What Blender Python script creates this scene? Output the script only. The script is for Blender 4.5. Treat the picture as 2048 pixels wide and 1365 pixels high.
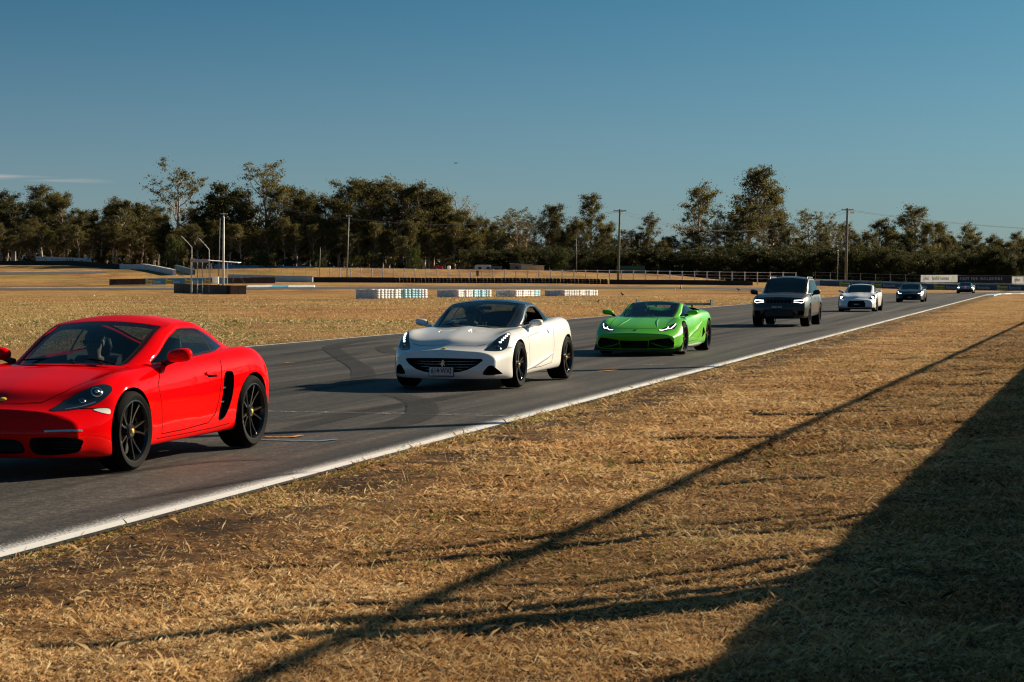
import bpy, bmesh, math, random
import numpy as np
from mathutils import Vector, Matrix
from mathutils.bvhtree import BVHTree

for _o in list(bpy.data.objects):
    bpy.data.objects.remove(_o)
scene = bpy.context.scene
COL = scene.collection
rad = math.radians

# ------------------------------------------------------------------ camera, sky, sun, exposure
CAM_H = 1.65
cd = bpy.data.cameras.new('camera')
cam = bpy.data.objects.new('camera', cd)
COL.objects.link(cam)
cam.location = (0, 0, CAM_H)
cam.rotation_euler = (rad(90), 0, 0)
cd.lens = 70.0
cd.sensor_width = 36.0
cd.shift_y = -(682.5 - 557.0) / 2048.0
cd.clip_end = 5000
cd.dof.use_dof = True
cd.dof.focus_distance = 33.0
cd.dof.aperture_fstop = 9.0
scene.camera = cam

SUN_EL, SUN_AZ = rad(24.0), rad(59.0)          # azimuth clockwise from +Y
sun_dir = Vector((math.cos(SUN_EL) * math.sin(SUN_AZ), math.cos(SUN_EL) * math.cos(SUN_AZ), math.sin(SUN_EL)))

world = bpy.data.worlds.new('World')
scene.world = world
world.use_nodes = True
wn, wl = world.node_tree.nodes, world.node_tree.links
wn.clear()
w_out = wn.new('ShaderNodeOutputWorld')
w_bg = wn.new('ShaderNodeBackground')
w_sky = wn.new('ShaderNodeTexSky')
w_sky.sky_type = 'NISHITA'
w_sky.sun_disc = False
w_sky.sun_elevation = SUN_EL
w_sky.sun_rotation = SUN_AZ
w_sky.altitude = 60
w_sky.air_density = 1.0
w_sky.dust_density = 2.0
w_sky.ozone_density = 6.0
w_bg.inputs['Strength'].default_value = 0.05
w_tint = wn.new('ShaderNodeMix'); w_tint.data_type = 'RGBA'; w_tint.blend_type = 'MULTIPLY'
w_tint.inputs[0].default_value = 1.0
w_tint.inputs[7].default_value = (0.45, 0.91, 0.80, 1)
# clear dry air: the deep blue starts low over the horizon
w_sm = wn.new('ShaderNodeMapping'); w_sm.inputs['Scale'].default_value = (1, 1, 2.5)
w_sn = wn.new('ShaderNodeVectorMath'); w_sn.operation = 'NORMALIZE'
w_sc = wn.new('ShaderNodeTexCoord')
wl.new(w_sc.outputs['Generated'], w_sm.inputs[0]); wl.new(w_sm.outputs[0], w_sn.inputs[0]); wl.new(w_sn.outputs[0], w_sky.inputs[0])
wl.new(w_sky.outputs[0], w_tint.inputs[6])
# a thin streak of cirrus low over the trees
w_geo = wn.new('ShaderNodeTexCoord')
w_sep = wn.new('ShaderNodeSeparateXYZ')
wl.new(w_geo.outputs['Generated'], w_sep.inputs[0])
def wmath(op, a, b=None):
    n = wn.new('ShaderNodeMath'); n.operation = op
    for i, v in enumerate((a, b)):
        if v is None: continue
        if isinstance(v, (int, float)): n.inputs[i].default_value = v
        else: wl.new(v, n.inputs[i])
    return n.outputs[0]
w_map = wn.new('ShaderNodeMapping'); w_map.inputs['Scale'].default_value = (26, 26, 420)
wl.new(w_geo.outputs['Generated'], w_map.inputs[0])
w_noise = wn.new('ShaderNodeTexNoise'); w_noise.inputs['Scale'].default_value = 1.0; w_noise.inputs['Detail'].default_value = 5
wl.new(w_map.outputs[0], w_noise.inputs[0])
az = wmath('ARCTAN2', w_sep.outputs[0], w_sep.outputs[1])
line = wmath('ADD', wmath('MULTIPLY', az, -0.035), 0.0405)         # the streak dips to the right
band = wmath('SUBTRACT', 1.0, wmath('MULTIPLY', wmath('ABSOLUTE', wmath('SUBTRACT', w_sep.outputs[2], line)), 650.0))
ext = wmath('MULTIPLY', wmath('SUBTRACT', -0.195, az), 25.0)
n_ext = wn.new('ShaderNodeClamp'); wl.new(ext, n_ext.inputs[0])
n_band = wn.new('ShaderNodeClamp'); wl.new(band, n_band.inputs[0])
streak = wmath('MULTIPLY', wmath('MULTIPLY', n_ext.outputs[0], n_band.outputs[0]),
               wmath('MULTIPLY', wmath('SUBTRACT', w_noise.outputs[0], 0.38), 3.2))
n_st = wn.new('ShaderNodeClamp'); wl.new(streak, n_st.inputs[0])
# pale haze towards the horizon, all the way round
hz = wmath('POWER', wmath('SUBTRACT', 1.0, wmath('MULTIPLY', wmath('ABSOLUTE', w_sep.outputs[2]), 6.0)), 1.7)
hz_ok = wmath('LESS_THAN', wmath('ABSOLUTE', w_sep.outputs[2]), 1 / 6.0)
w_haze = wn.new('ShaderNodeMix'); w_haze.data_type = 'RGBA'
wl.new(wmath('MULTIPLY', wmath('MULTIPLY', hz, hz_ok), 0.85), w_haze.inputs[0])
wl.new(w_tint.outputs[2], w_haze.inputs[6]); w_haze.inputs[7].default_value = (3.2, 3.7, 3.92, 1)
w_mix = wn.new('ShaderNodeMix'); w_mix.data_type = 'RGBA'
wl.new(wmath('MULTIPLY', n_st.outputs[0], 0.95), w_mix.inputs[0])
wl.new(w_haze.outputs[2], w_mix.inputs[6])
w_mix.inputs[7].default_value = (6.4, 5.5, 5.2, 1)
wl.new(w_mix.outputs[2], w_bg.inputs['Color'])
wl.new(w_bg.outputs[0], w_out.inputs[0])

sd = bpy.data.lights.new('sun', 'SUN')
sd.energy = 5.0
sd.angle = rad(0.53)
sd.color = (1.0, 0.84, 0.62)
sun = bpy.data.objects.new('sun', sd)
COL.objects.link(sun)
sun.rotation_euler = (-sun_dir).to_track_quat('-Z', 'Y').to_euler()
sun.location = (60, 30, 40)

scene.cycles.filter_width = 1.15
vs = scene.view_settings
vs.view_transform = 'Standard'
vs.look = 'None'
vs.exposure = 0.85
vs.gamma = 1.0
vs.use_curve_mapping = False

# ------------------------------------------------------------------ helpers
rng = np.random.default_rng(7)
random.seed(7)

def tag(o, label=None, cat=None, group=None, kind=None):
    if label: o['label'] = label
    if cat: o['category'] = cat
    if group: o['group'] = group
    if kind: o['kind'] = kind
    return o

def empty(name, loc=(0, 0, 0), rz=0.0, label=None, cat=None, group=None):
    o = bpy.data.objects.new(name, None)
    o.empty_display_size = 0.2
    COL.objects.link(o)
    o.location = loc
    o.rotation_euler = (0, 0, rz)
    return tag(o, label, cat, group)

def link(name, me, parent=None):
    o = bpy.data.objects.new(name, me)
    COL.objects.link(o)
    if parent is not None:
        o.parent = parent
    return o

def pydata(name, verts, faces, mats, parent=None, smooth=False, midx=None):
    me = bpy.data.meshes.new(name)
    me.from_pydata([tuple(map(float, v)) for v in verts], [], [tuple(map(int, f)) for f in faces])
    for m in (mats if isinstance(mats, (list, tuple)) else [mats]):
        me.materials.append(m)
    if midx is not None:
        me.polygons.foreach_set('material_index', list(midx))
    if smooth:
        me.polygons.foreach_set('use_smooth', [True] * len(me.polygons))
    me.update()
    return link(name, me, parent)

class MB:
    """collects simple solids; build() links them as one mesh object"""
    def __init__(s): s.v, s.f, s.m = [], [], []
    def _add(s, vs, fs, mi=0):
        b = len(s.v)
        s.v += [tuple(v) for v in vs]
        s.f += [tuple(i + b for i in f) for f in fs]
        s.m += [mi] * len(fs)
        return s
    def box(s, c, d, rz=0.0, mi=0, M=None):
        hx, hy, hz = d[0] / 2, d[1] / 2, d[2] / 2
        vs = [Vector((x * hx, y * hy, z * hz)) for x in (-1, 1) for y in (-1, 1) for z in (-1, 1)]
        R = M if M is not None else Matrix.Rotation(rz, 3, 'Z')
        vs = [R @ v + Vector(c) for v in vs]
        return s._add(vs, [(0, 1, 3, 2), (4, 6, 7, 5), (0, 4, 5, 1), (2, 3, 7, 6), (0, 2, 6, 4), (1, 5, 7, 3)], mi)
    def tube(s, pts, r, n=8, mi=0, caps=True):
        pts = [Vector(p) for p in pts]
        rs = r if isinstance(r, (list, tuple)) else [r] * len(pts)
        rings = []
        up = Vector((0, 0, 1))
        t0 = (pts[1] - pts[0]).normalized()
        a = t0.cross(up)
        if a.length < 1e-3: a = t0.cross(Vector((1, 0, 0)))
        a.normalize()
        for i, p in enumerate(pts):
            t = (pts[min(i + 1, len(pts) - 1)] - pts[max(i - 1, 0)]).normalized()
            a = (a - t * a.dot(t))
            if a.length < 1e-6: a = t.orthogonal()
            a.normalize()
            b = t.cross(a)
            rings.append([p + (a * math.cos(2 * math.pi * k / n) + b * math.sin(2 * math.pi * k / n)) * rs[i] for k in range(n)])
        vs = [v for r_ in rings for v in r_]
        fs = [(i * n + k, i * n + (k + 1) % n, (i + 1) * n + (k + 1) % n, (i + 1) * n + k) for i in range(len(pts) - 1) for k in range(n)]
        if caps:
            fs += [tuple(range(n - 1, -1, -1)), tuple(range((len(pts) - 1) * n, len(pts) * n))]
        return s._add(vs, fs, mi)
    def lathe(s, prof, n=24, M=None, mi=0):
        """prof: (radius, height) list revolved around z, closed loop when first == last"""
        M = M or Matrix.Identity(4)
        vs = [M @ Vector((r * math.cos(2 * math.pi * k / n), r * math.sin(2 * math.pi * k / n), z)) for r, z in prof for k in range(n)]
        fs = [(i * n + k, i * n + (k + 1) % n, (i + 1) * n + (k + 1) % n, (i + 1) * n + k) for i in range(len(prof) - 1) for k in range(n)]
        return s._add(vs, fs, mi)
    def prism(s, poly, z0, z1, M=None, mi=0):
        M = M or Matrix.Identity(4)
        n = len(poly)
        vs = [M @ Vector((x, y, z0)) for x, y in poly] + [M @ Vector((x, y, z1)) for x, y in poly]
        fs = [tuple(range(n - 1, -1, -1)), tuple(range(n, 2 * n))] + [(i, (i + 1) % n, n + (i + 1) % n, n + i) for i in range(n)]
        return s._add(vs, fs, mi)
    def quad(s, a, b, c, d, mi=0):
        return s._add([a, b, c, d], [(0, 1, 2, 3)], mi)
    def build(s, name, mats, parent=None, smooth=False, angle=None):
        o = pydata(name, s.v, s.f, mats, parent, smooth or angle is not None, s.m)
        if angle is not None:
            o.data.set_sharp_from_angle(angle=rad(angle))
        return o

# ------------------------------------------------------------------ materials
MATS = {}
def nmat(name):
    m = bpy.data.materials.new(name)
    m.use_nodes = True
    nt = m.node_tree
    b = nt.nodes['Principled BSDF']
    MATS[name] = m
    return m, nt.nodes, nt.links, b

def setp(b, **k):
    names = dict(col='Base Color', rough='Roughness', metal='Metallic', spec='Specular IOR Level', coat='Coat Weight',
                 coatr='Coat Roughness', trans='Transmission Weight', ior='IOR', alpha='Alpha', ecol='Emission Color',
                 estr='Emission Strength', sheen='Sheen Weight', sss='Subsurface Weight')
    for a, v in k.items():
        if a in ('col', 'ecol'): v = (*v, 1) if len(v) == 3 else v
        b.inputs[names[a]].default_value = v

def simple(name, col, rough=0.6, var=0.12, scale=3.0, bump=0.0, bscale=40.0, **k):
    """principled with a little procedural tone variation and fine relief"""
    m, n, l, b = nmat(name)
    setp(b, col=col, rough=rough, **k)
    if var > 0:
        tc = n.new('ShaderNodeTexCoord')
        nz = n.new('ShaderNodeTexNoise'); nz.inputs['Scale'].default_value = scale; nz.inputs['Detail'].default_value = 6
        l.new(tc.outputs['Object'], nz.inputs[0])
        mr = n.new('ShaderNodeMapRange')
        mr.inputs[1].default_value = 0.3; mr.inputs[2].default_value = 0.7
        mr.inputs[3].default_value = 1 - var; mr.inputs[4].default_value = 1 + var
        l.new(nz.outputs[0], mr.inputs[0])
        mx = n.new('ShaderNodeMix'); mx.data_type = 'RGBA'; mx.blend_type = 'MULTIPLY'; mx.inputs[0].default_value = 1
        mx.inputs[6].default_value = (*col, 1)
        l.new(mr.outputs[0], mx.inputs[7])
        l.new(mx.outputs[2], b.inputs['Base Color'])
    if bump > 0:
        tc = n.new('ShaderNodeTexCoord')
        nz = n.new('ShaderNodeTexNoise'); nz.inputs['Scale'].default_value = bscale; nz.inputs['Detail'].default_value = 4
        l.new(tc.outputs['Object'], nz.inputs[0])
        bp = n.new('ShaderNodeBump'); bp.inputs['Strength'].default_value = bump; bp.inputs['Distance'].default_value = 0.02
        l.new(nz.outputs[0], bp.inputs['Height'])
        l.new(bp.outputs[0], b.inputs['Normal'])
    return m

def ramp(n, l, fac, stops):
    r = n.new('ShaderNodeValToRGB')
    e = r.color_ramp.elements
    while len(e) < len(stops): e.new(0.5)
    for el, (p, c) in zip(e, stops):
        el.position = p
        el.color = (*c, 1) if len(c) == 3 else c
    l.new(fac, r.inputs[0])
    return r.outputs[0]

def noise(n, l, vec, scale, detail=5, rough=0.55):
    z = n.new('ShaderNodeTexNoise')
    z.inputs['Scale'].default_value = scale; z.inputs['Detail'].default_value = detail; z.inputs['Roughness'].default_value = rough
    l.new(vec, z.inputs[0])
    return z.outputs[0]

def mapping(n, l, vec, scale=(1, 1, 1), rot=(0, 0, 0)):
    m = n.new('ShaderNodeMapping')
    m.inputs['Scale'].default_value = scale; m.inputs['Rotation'].default_value = rot
    l.new(vec, m.inputs[0])
    return m.outputs[0]

def mixc(n, l, fac, a, b, mode='MIX'):
    m = n.new('ShaderNodeMix'); m.data_type = 'RGBA'; m.blend_type = mode
    for i, v in ((0, fac), (6, a), (7, b)):
        if isinstance(v, (int, float)): m.inputs[i].default_value = v
        elif isinstance(v, tuple): m.inputs[i].default_value = (*v, 1) if len(v) == 3 else v
        else: l.new(v, m.inputs[i])
    return m.outputs[2]

def nmath(n, l, op, a, b=0.0, clamp=False):
    m = n.new('ShaderNodeMath'); m.operation = op; m.use_clamp = clamp
    for i, v in enumerate((a, b)):
        if isinstance(v, (int, float)): m.inputs[i].default_value = v
        else: l.new(v, m.inputs[i])
    return m.outputs[0]

def pchip(xk, yk, x):
    xk = np.asarray(xk, float); yk = np.asarray(yk, float); x = np.asarray(x, float)
    if xk[0] > xk[-1]: xk, yk = xk[::-1], yk[::-1]
    h = np.diff(xk); d = np.diff(yk) / h
    m = np.zeros(len(xk))
    if len(xk) == 2:
        m[:] = d[0]
    else:
        for i in range(1, len(xk) - 1):
            if d[i - 1] * d[i] > 0:
                w1, w2 = 2 * h[i] + h[i - 1], h[i] + 2 * h[i - 1]
                m[i] = (w1 + w2) / (w1 / d[i - 1] + w2 / d[i])
        m[0], m[-1] = d[0], d[-1]
    x = np.clip(x, xk[0], xk[-1])
    i = np.clip(np.searchsorted(xk, x) - 1, 0, len(h) - 1)
    t = (x - xk[i]) / h[i]
    return ((1 + 2 * t) * (1 - t) ** 2 * yk[i] + t * (1 - t) ** 2 * h[i] * m[i]
            + t * t * (3 - 2 * t) * yk[i + 1] + t * t * (t - 1) * h[i] * m[i + 1])
# ------------------------------------------------------------------ terrain
_TY = np.array([0, 235, 250, 262, 276, 292, 308, 325, 345, 400, 3000.0])
_TX = np.array([-130, -78, -52, -30, 0, 20, 42, 58, 130.0])
_TH = np.array([                       # heights at (Y knot, X knot)
    [0, 0, 0, 0, 0, 0, 0, 0, 0],
    [0, 0, 0, 0, 0, 0, 0, 0, 0],
    [.10, .10, .08, .06, .05, .05, .03, 0, 0],
    [.35, .30, .32, .30, .25, .20, .12, 0, 0],
    [1.0, .90, .75, .62, .55, .42, .30, .05, 0],
    [1.7, 1.55, 1.25, 1.06, .95, .74, .55, .20, .05],
    [2.6, 2.35, 1.85, 1.9, 1.8, 1.45, .70, .30, .1],
    [3.3, 2.95, 3.2, 3.45, 3.05, 2.5, .95, .30, .1],
    [4.1, 3.9, 2.6, 2.2, 1.9, 1.4, .6, .3, .1],
    [4.2, 4.0, 2.6, 2.2, 1.9, 1.4, .6, .3, .1],
    [4.2, 4.0, 2.6, 2.2, 1.9, 1.4, .6, .3, .1]])

def terrain(X, Y):
    X = np.clip(np.asarray(X, float), _TX[0], _TX[-1]); Y = np.clip(np.asarray(Y, float), 0, 3000)
    i = np.clip(np.searchsorted(_TX, X) - 1, 0, len(_TX) - 2)
    j = np.clip(np.searchsorted(_TY, Y) - 1, 0, len(_TY) - 2)
    a = (X - _TX[i]) / (_TX[i + 1] - _TX[i]); b = (Y - _TY[j]) / (_TY[j + 1] - _TY[j])
    a = a * a * (3 - 2 * a)
    return ((_TH[j, i] * (1 - a) + _TH[j, i + 1] * a) * (1 - b) + (_TH[j + 1, i] * (1 - a) + _TH[j + 1, i + 1] * a) * b)

def tz(x, y): return float(terrain(x, y))

# straight: right-hand painted edge X = .27 Y - 6.15
RD = Vector((.2607, .9654)); RN = Vector((-.9654, .2607)); R0 = Vector((-6.15, 0))
ROAD_W = 12.6
def road_uv(X, Y):
    """u: metres to the right of the right-hand edge, s: metres along the straight"""
    dx, dy = X - R0.x, Y - R0.y
    return dx * .9654 - dy * .2607, dx * .2607 + dy * .9654
def road_pt(u, s): return (R0.x + RD.x * s - RN.x * u, R0.y + RD.y * s - RN.y * u)

def vnoise(x, y, seed=0):
    def h(i, j): 
        v = np.sin(i * 127.1 + j * 311.7 + seed * 74.7) * 43758.5453
        return v - np.floor(v)
    i, j = np.floor(x), np.floor(y); a, b = x - i, y - j
    a = a * a * (3 - 2 * a); b = b * b * (3 - 2 * b)
    return (h(i, j) * (1 - a) + h(i + 1, j) * a) * (1 - b) + (h(i, j + 1) * (1 - a) + h(i + 1, j + 1) * a) * b

def bumps(X, Y):
    u, s = road_uv(X, Y)
    w = np.clip((u - .15) / .8, 0, 1) * np.clip((90 - Y) / 40, 0, 1) * np.clip((Y + 5) / 5, 0, 1)
    b = (vnoise(X * 1.1, Y * 1.1, 1) - .5) * .07 + (vnoise(X * 3.3, Y * 3.3, 2) - .5) * .035 + (vnoise(X * 7.5, Y * 7.5, 3) - .5) * .018
    return w * (b + .01)

def ground_z(X, Y): return terrain(X, Y) + bumps(X, Y)

def axis(parts):
    out = []
    for a, b, st in parts:
        out.append(np.arange(a, b, st))
    return np.concatenate(out + [np.array([parts[-1][1]])])
gx = axis([(-2500, -300, 200), (-300, -100, 10), (-100, -8, 2), (-8, 16, .14), (16, 100, 2), (100, 300, 10), (300, 2500, 200)])
gy = axis([(-200, 4, 12), (4, 34, .16), (34, 60, .6), (60, 230, 5), (230, 420, 2), (420, 600, 20), (600, 3000, 200)])
GX, GY = np.meshgrid(gx, gy)
GZ = ground_z(GX, GY)
nx, ny = len(gx), len(gy)
gv = np.stack([GX, GY, GZ], -1).reshape(-1, 3)
ii = (np.arange(ny - 1)[:, None] * nx + np.arange(nx - 1)[None, :]).ravel()
gf = np.stack([ii, ii + 1, ii + nx + 1, ii + nx], 1)

def grid_mesh(name, v, f, mats, parent=None, smooth=True):
    me = bpy.data.meshes.new(name)
    k = f.shape[1]
    me.vertices.add(len(v)); me.vertices.foreach_set('co', np.ascontiguousarray(v, dtype=np.float32).ravel())
    me.loops.add(f.size); me.loops.foreach_set('vertex_index', np.ascontiguousarray(f, dtype=np.int32).ravel())
    me.polygons.add(len(f)); me.polygons.foreach_set('loop_start', np.arange(0, f.size, k, dtype=np.int32))
    if smooth: me.polygons.foreach_set('use_smooth', np.ones(len(f), dtype=bool))
    for m in (mats if isinstance(mats, (list, tuple)) else [mats]): me.materials.append(m)
    me.update(calc_edges=True); me.validate()
    return link(name, me, parent)

# ground material: dry mown couch grass, brown and straw with greener mower stripes; bare soil beside the asphalt
m_ground, n, l, b = nmat('dry_grass_ground')
setp(b, rough=0.95, spec=0.1)
tc = n.new('ShaderNodeTexCoord'); P = tc.outputs['Object']
sp = n.new('ShaderNodeSeparateXYZ'); l.new(P, sp.inputs[0])
base = ramp(n, l, noise(n, l, mapping(n, l, P, (.055, .030, 1)), 1.0, 6, .6),
            [(.30, (.21, .115, .056)), (.44, (.38, .22, .095)), (.56, (.46, .285, .11)), (.70, (.39, .27, .080))])
fine = ramp(n, l, noise(n, l, P, 16.0, 8, .8), [(.40, (.22, .19, .16)), (.5, (.85, .82, .80)), (.60, (1.45, 1.38, 1.25))])
c1 = mixc(n, l, 1.0, base, fine, 'MULTIPLY')
vg = n.new('ShaderNodeMapRange'); vg.inputs[1].default_value = 30; vg.inputs[2].default_value = 75; vg.inputs[3].default_value = .85; vg.inputs[4].default_value = 1.0
l.new(sp.outputs[1], vg.inputs[0])
blot = ramp(n, l, noise(n, l, mapping(n, l, P, (.25, .14, 1)), 1.0, 7, .65), [(.36, (.60, .53, .50)), (.55, (1.05, 1.02, 1.0))])
c1 = mixc(n, l, 0.85, c1, blot, 'MULTIPLY')
c1 = mixc(n, l, 1.0, c1, vg.outputs[0], 'MULTIPLY')
# greener growth where the infield holds water
gr = ramp(n, l, noise(n, l, mapping(n, l, P, (.022, .075, 1), (0, 0, rad(12))), 1.0, 4, .5), [(.56, (0, 0, 0)), (.68, (1, 1, 1))])
far = n.new('ShaderNodeMapRange'); far.inputs[1].default_value = 40; far.inputs[2].default_value = 70
l.new(sp.outputs[1], far.inputs[0])
c1 = mixc(n, l, nmath(n, l, 'MULTIPLY', nmath(n, l, 'MULTIPLY', gr, far.outputs[0]), .55), c1, (.20, .19, .035))
# distance right of the painted edge
u_ = nmath(n, l, 'SUBTRACT', nmath(n, l, 'MULTIPLY', nmath(n, l, 'ADD', sp.outputs[0], 6.15), .9654), nmath(n, l, 'MULTIPLY', sp.outputs[1], .2607))
near = nmath(n, l, 'SUBTRACT', 1.0, nmath(n, l, 'ABSOLUTE', nmath(n, l, 'MULTIPLY', nmath(n, l, 'SUBTRACT', u_, .55), .95)), True)
soil = nmath(n, l, 'MULTIPLY', near, ramp(n, l, noise(n, l, P, 1.7, 8, .7), [(.40, (0, 0, 0)), (.52, (1, 1, 1))]), True)
c1 = mixc(n, l, nmath(n, l, 'MULTIPLY', soil, .95), c1, (.030, .022, .017))
l.new(c1, b.inputs['Base Color'])
bp = n.new('ShaderNodeBump'); bp.inputs['Strength'].default_value = 1.0; bp.inputs['Distance'].default_value = .06
l.new(noise(n, l, P, 18.0, 9, .8), bp.inputs['Height']); l.new(bp.outputs[0], b.inputs['Normal'])

ground = tag(grid_mesh('ground', gv, gf, m_ground), kind='structure')

# ------------------------------------------------------------------ asphalt
def asphalt(name, along):
    m, n, l, b = nmat(name)
    tc = n.new('ShaderNodeTexCoord'); P = tc.outputs['Object']
    streaks = noise(n, l, mapping(n, l, mapping(n, l, P, (1, 1, 1), (0, 0, along)), (1.1, .018, 1)), 1.0, 6, .65)
    c = ramp(n, l, streaks, [(.36, (.014, .014, .015)), (.47, (.034, .032, .030)), (.60, (.064, .058, .051))])
    patches = ramp(n, l, noise(n, l, mapping(n, l, P, (.3, .12, 1)), 1.0, 5, .6), [(.32, (.72, .72, .73)), (.66, (1.12, 1.1, 1.08))])
    c = mixc(n, l, 1.0, c, patches, 'MULTIPLY')
    fs = noise(n, l, mapping(n, l, mapping(n, l, P, (1, 1, 1), (0, 0, along)), (5.0, .05, 1)), 1.0, 5, .7)
    c = mixc(n, l, .9, c, ramp(n, l, fs, [(.36, (.55, .55, .56)), (.5, (1, 1, 1)), (.62, (1.25, 1.23, 1.2))]), 'MULTIPLY')
    agg = ramp(n, l, noise(n, l, P, 30.0, 5, .85), [(.38, (.28, .28, .28)), (.5, (1, 1, 1)), (.60, (1.9, 1.85, 1.75)), (.68, (3.2, 3.0, 2.8))])
    c = mixc(n, l, .9, c, agg, 'MULTIPLY')
    c = mixc(n, l, 1.0, c, ramp(n, l, noise(n, l, P, 7.0, 8, .95), [(.40, (.62, .62, .62)), (.5, (1, 1, 1)), (.60, (1.42, 1.40, 1.36))]), 'MULTIPLY')
    l.new(c, b.inputs['Base Color'])
    setp(b, rough=.72, spec=.35)
    bp = n.new('ShaderNodeBump'); bp.inputs['Strength'].default_value = .55; bp.inputs['Distance'].default_value = .008
    l.new(noise(n, l, P, 90.0, 4, .7), bp.inputs['Height']); l.new(bp.outputs[0], b.inputs['Normal'])
    return m
m_asphalt = asphalt('asphalt', math.atan(.27))
m_asphalt2 = simple('asphalt_far', (.062, .060, .062), .8, .2, .2)

# centre-line stations of the racing straight: s runs away from us, then bends right
S_BEND, R_BEND = 208.0, 36.0
def track_frame(s):
    """right-edge point and left normal at distance s along the right edge"""
    if s <= S_BEND:
        p = road_pt(0, s); return Vector(p), RN.copy()
    a = (s - S_BEND) / R_BEND
    c = Vector(road_pt(R_BEND, S_BEND))
    nrm = Matrix.Rotation(-a, 2) @ RN
    return c + nrm * R_BEND, nrm
stn = list(np.arange(-12, S_BEND, 4.0)) + list(np.arange(S_BEND, S_BEND + R_BEND * 2.4, 2.5))
def ribbon(u0, u1, stations, h, seg=1, wob=None):
    v, f = [], []
    for k, s in enumerate(stations):
        p, nr = track_frame(s)
        for q in range(seg + 1):
            uu = u0 + (u1 - u0) * q / seg
            pt = p + nr * uu
            v.append((pt.x, pt.y, h + tz(pt.x, pt.y)))
    m = seg + 1
    for k in range(len(stations) - 1):
        for q in range(seg):
            a = k * m + q
            f.append((a, a + 1, a + m + 1, a + m))
    return v, f
v, f = ribbon(-.06, ROAD_W + .15, stn, .014, 4)
track = tag(pydata('race_track', v, f, m_asphalt), kind='structure')

# painted edge lines, worn, with grey overspray on the asphalt side
def paint_mat(name, col, wear=.45, soft=False):
    m, n, l, b = nmat(name)
    setp(b, col=col, rough=.65)
    tc = n.new('ShaderNodeTexCoord'); P = tc.outputs['Object']
    w = noise(n, l, P, 22.0, 6, .75)
    al = ramp(n, l, w, [(wear - .14, (0, 0, 0)), (wear, (1, 1, 1))])
    if soft:
        at = n.new('ShaderNodeAttribute'); at.attribute_name = 'fade'
        g = nmath(n, l, 'POWER', at.outputs['Fac'], 1.7)
        # speckle: paint shows on the tops of the stones only
        sp_ = noise(n, l, P, 60.0, 4, .8)
        al = nmath(n, l, 'MULTIPLY', nmath(n, l, 'SUBTRACT', nmath(n, l, 'ADD', sp_, nmath(n, l, 'MULTIPLY', g, .42)), .74), 5.0, True)
    l.new(al, b.inputs['Alpha'])
    return m
m_line = paint_mat('line_paint', (.78, .77, .74), .36)
m_over = paint_mat('line_overspray', (.70, .70, .70), soft=True)
sts = list(np.arange(-12, 60, .5)) + list(np.arange(60, S_BEND, 3)) + list(np.arange(S_BEND, S_BEND + 70, 2))
v, f = ribbon(-.01, .115, sts, .019)
pydata('edge_line', v, f, m_line, track)
v, f = ribbon(.117, .58, sts, .019, 6)
o = pydata('edge_line_overspray', v, f, m_over, track)
at = o.data.attributes.new('fade', 'FLOAT', 'POINT')
at.data.foreach_set('value', [1 - (i % 7) / 6 for i in range(len(v))])
v, f = ribbon(ROAD_W - .07, ROAD_W + .02, sts, .019)
pydata('edge_line', v, f, m_line, track)

# start-grid cross lines and paint marks
def strip(pts, wid, h=.0245, name='paint_mark', mat=None, parent=None, taper=None):
    pts = [Vector(p) for p in pts]
    v, f = [], []
    for i, p in enumerate(pts):
        t = (pts[min(i + 1, len(pts) - 1)] - pts[max(i - 1, 0)]).normalized()
        nr = Vector((-t.y, t.x))
        w = wid * (taper(i / (len(pts) - 1)) if taper else 1)
        for sg in (-.5, .5):
            q = p + nr * w * sg
            v.append((q.x, q.y, h + tz(q.x, q.y)))
    f = [(2 * i, 2 * i + 1, 2 * i + 3, 2 * i + 2) for i in range(len(pts) - 1)]
    return pydata(name, v, f, mat, parent)
def px(x, y, z=0.0):
    """ground point behind a photo pixel (photo pixels, 2048 wide) at height z"""
    Y = (CAM_H - z) * 3982.0 / (y - 557.0)
    return ((x - 1024.0) / 3982.0 * Y, Y)
m_faded = paint_mat('faded_paint', (.50, .50, .48), .62)
m_orange = paint_mat('orange_paint', (.62, .30, .06), .5)
m_bluep = paint_mat('blue_paint', (.10, .24, .36), .5)
def lerp2(a, b, n): return [(a[0] + (b[0] - a[0]) * i / n, a[1] + (b[1] - a[1]) * i / n) for i in range(n + 1)]
strip(lerp2(px(520, 826), px(1046, 837), 8), .07, mat=m_faded, parent=track, name='grid_line')
strip(lerp2(px(640, 828.5), px(1040, 834), 8), .035, h=.0285, mat=m_faded, parent=track, name='grid_line')
strip(lerp2(px(530, 878.5), px(585, 878.5), 3) + [px(604, 875)], .07, mat=m_orange, parent=track)
strip(lerp2(px(520, 884), px(640, 887), 3) + [px(674, 883)], .08, mat=m_bluep, parent=track)
strip(lerp2(px(640, 771), px(656, 769.5), 2), .10, mat=m_faded, parent=track)
strip(lerp2(px(1288, 733), px(1330, 731), 2), .12, mat=m_faded, parent=track)
strip(lerp2(px(1196, 746), px(1232, 743), 2), .10, mat=m_orange, parent=track)
strip(lerp2(px(570, 728), px(588, 727.4), 2), .12, mat=m_orange, parent=track)

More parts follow.
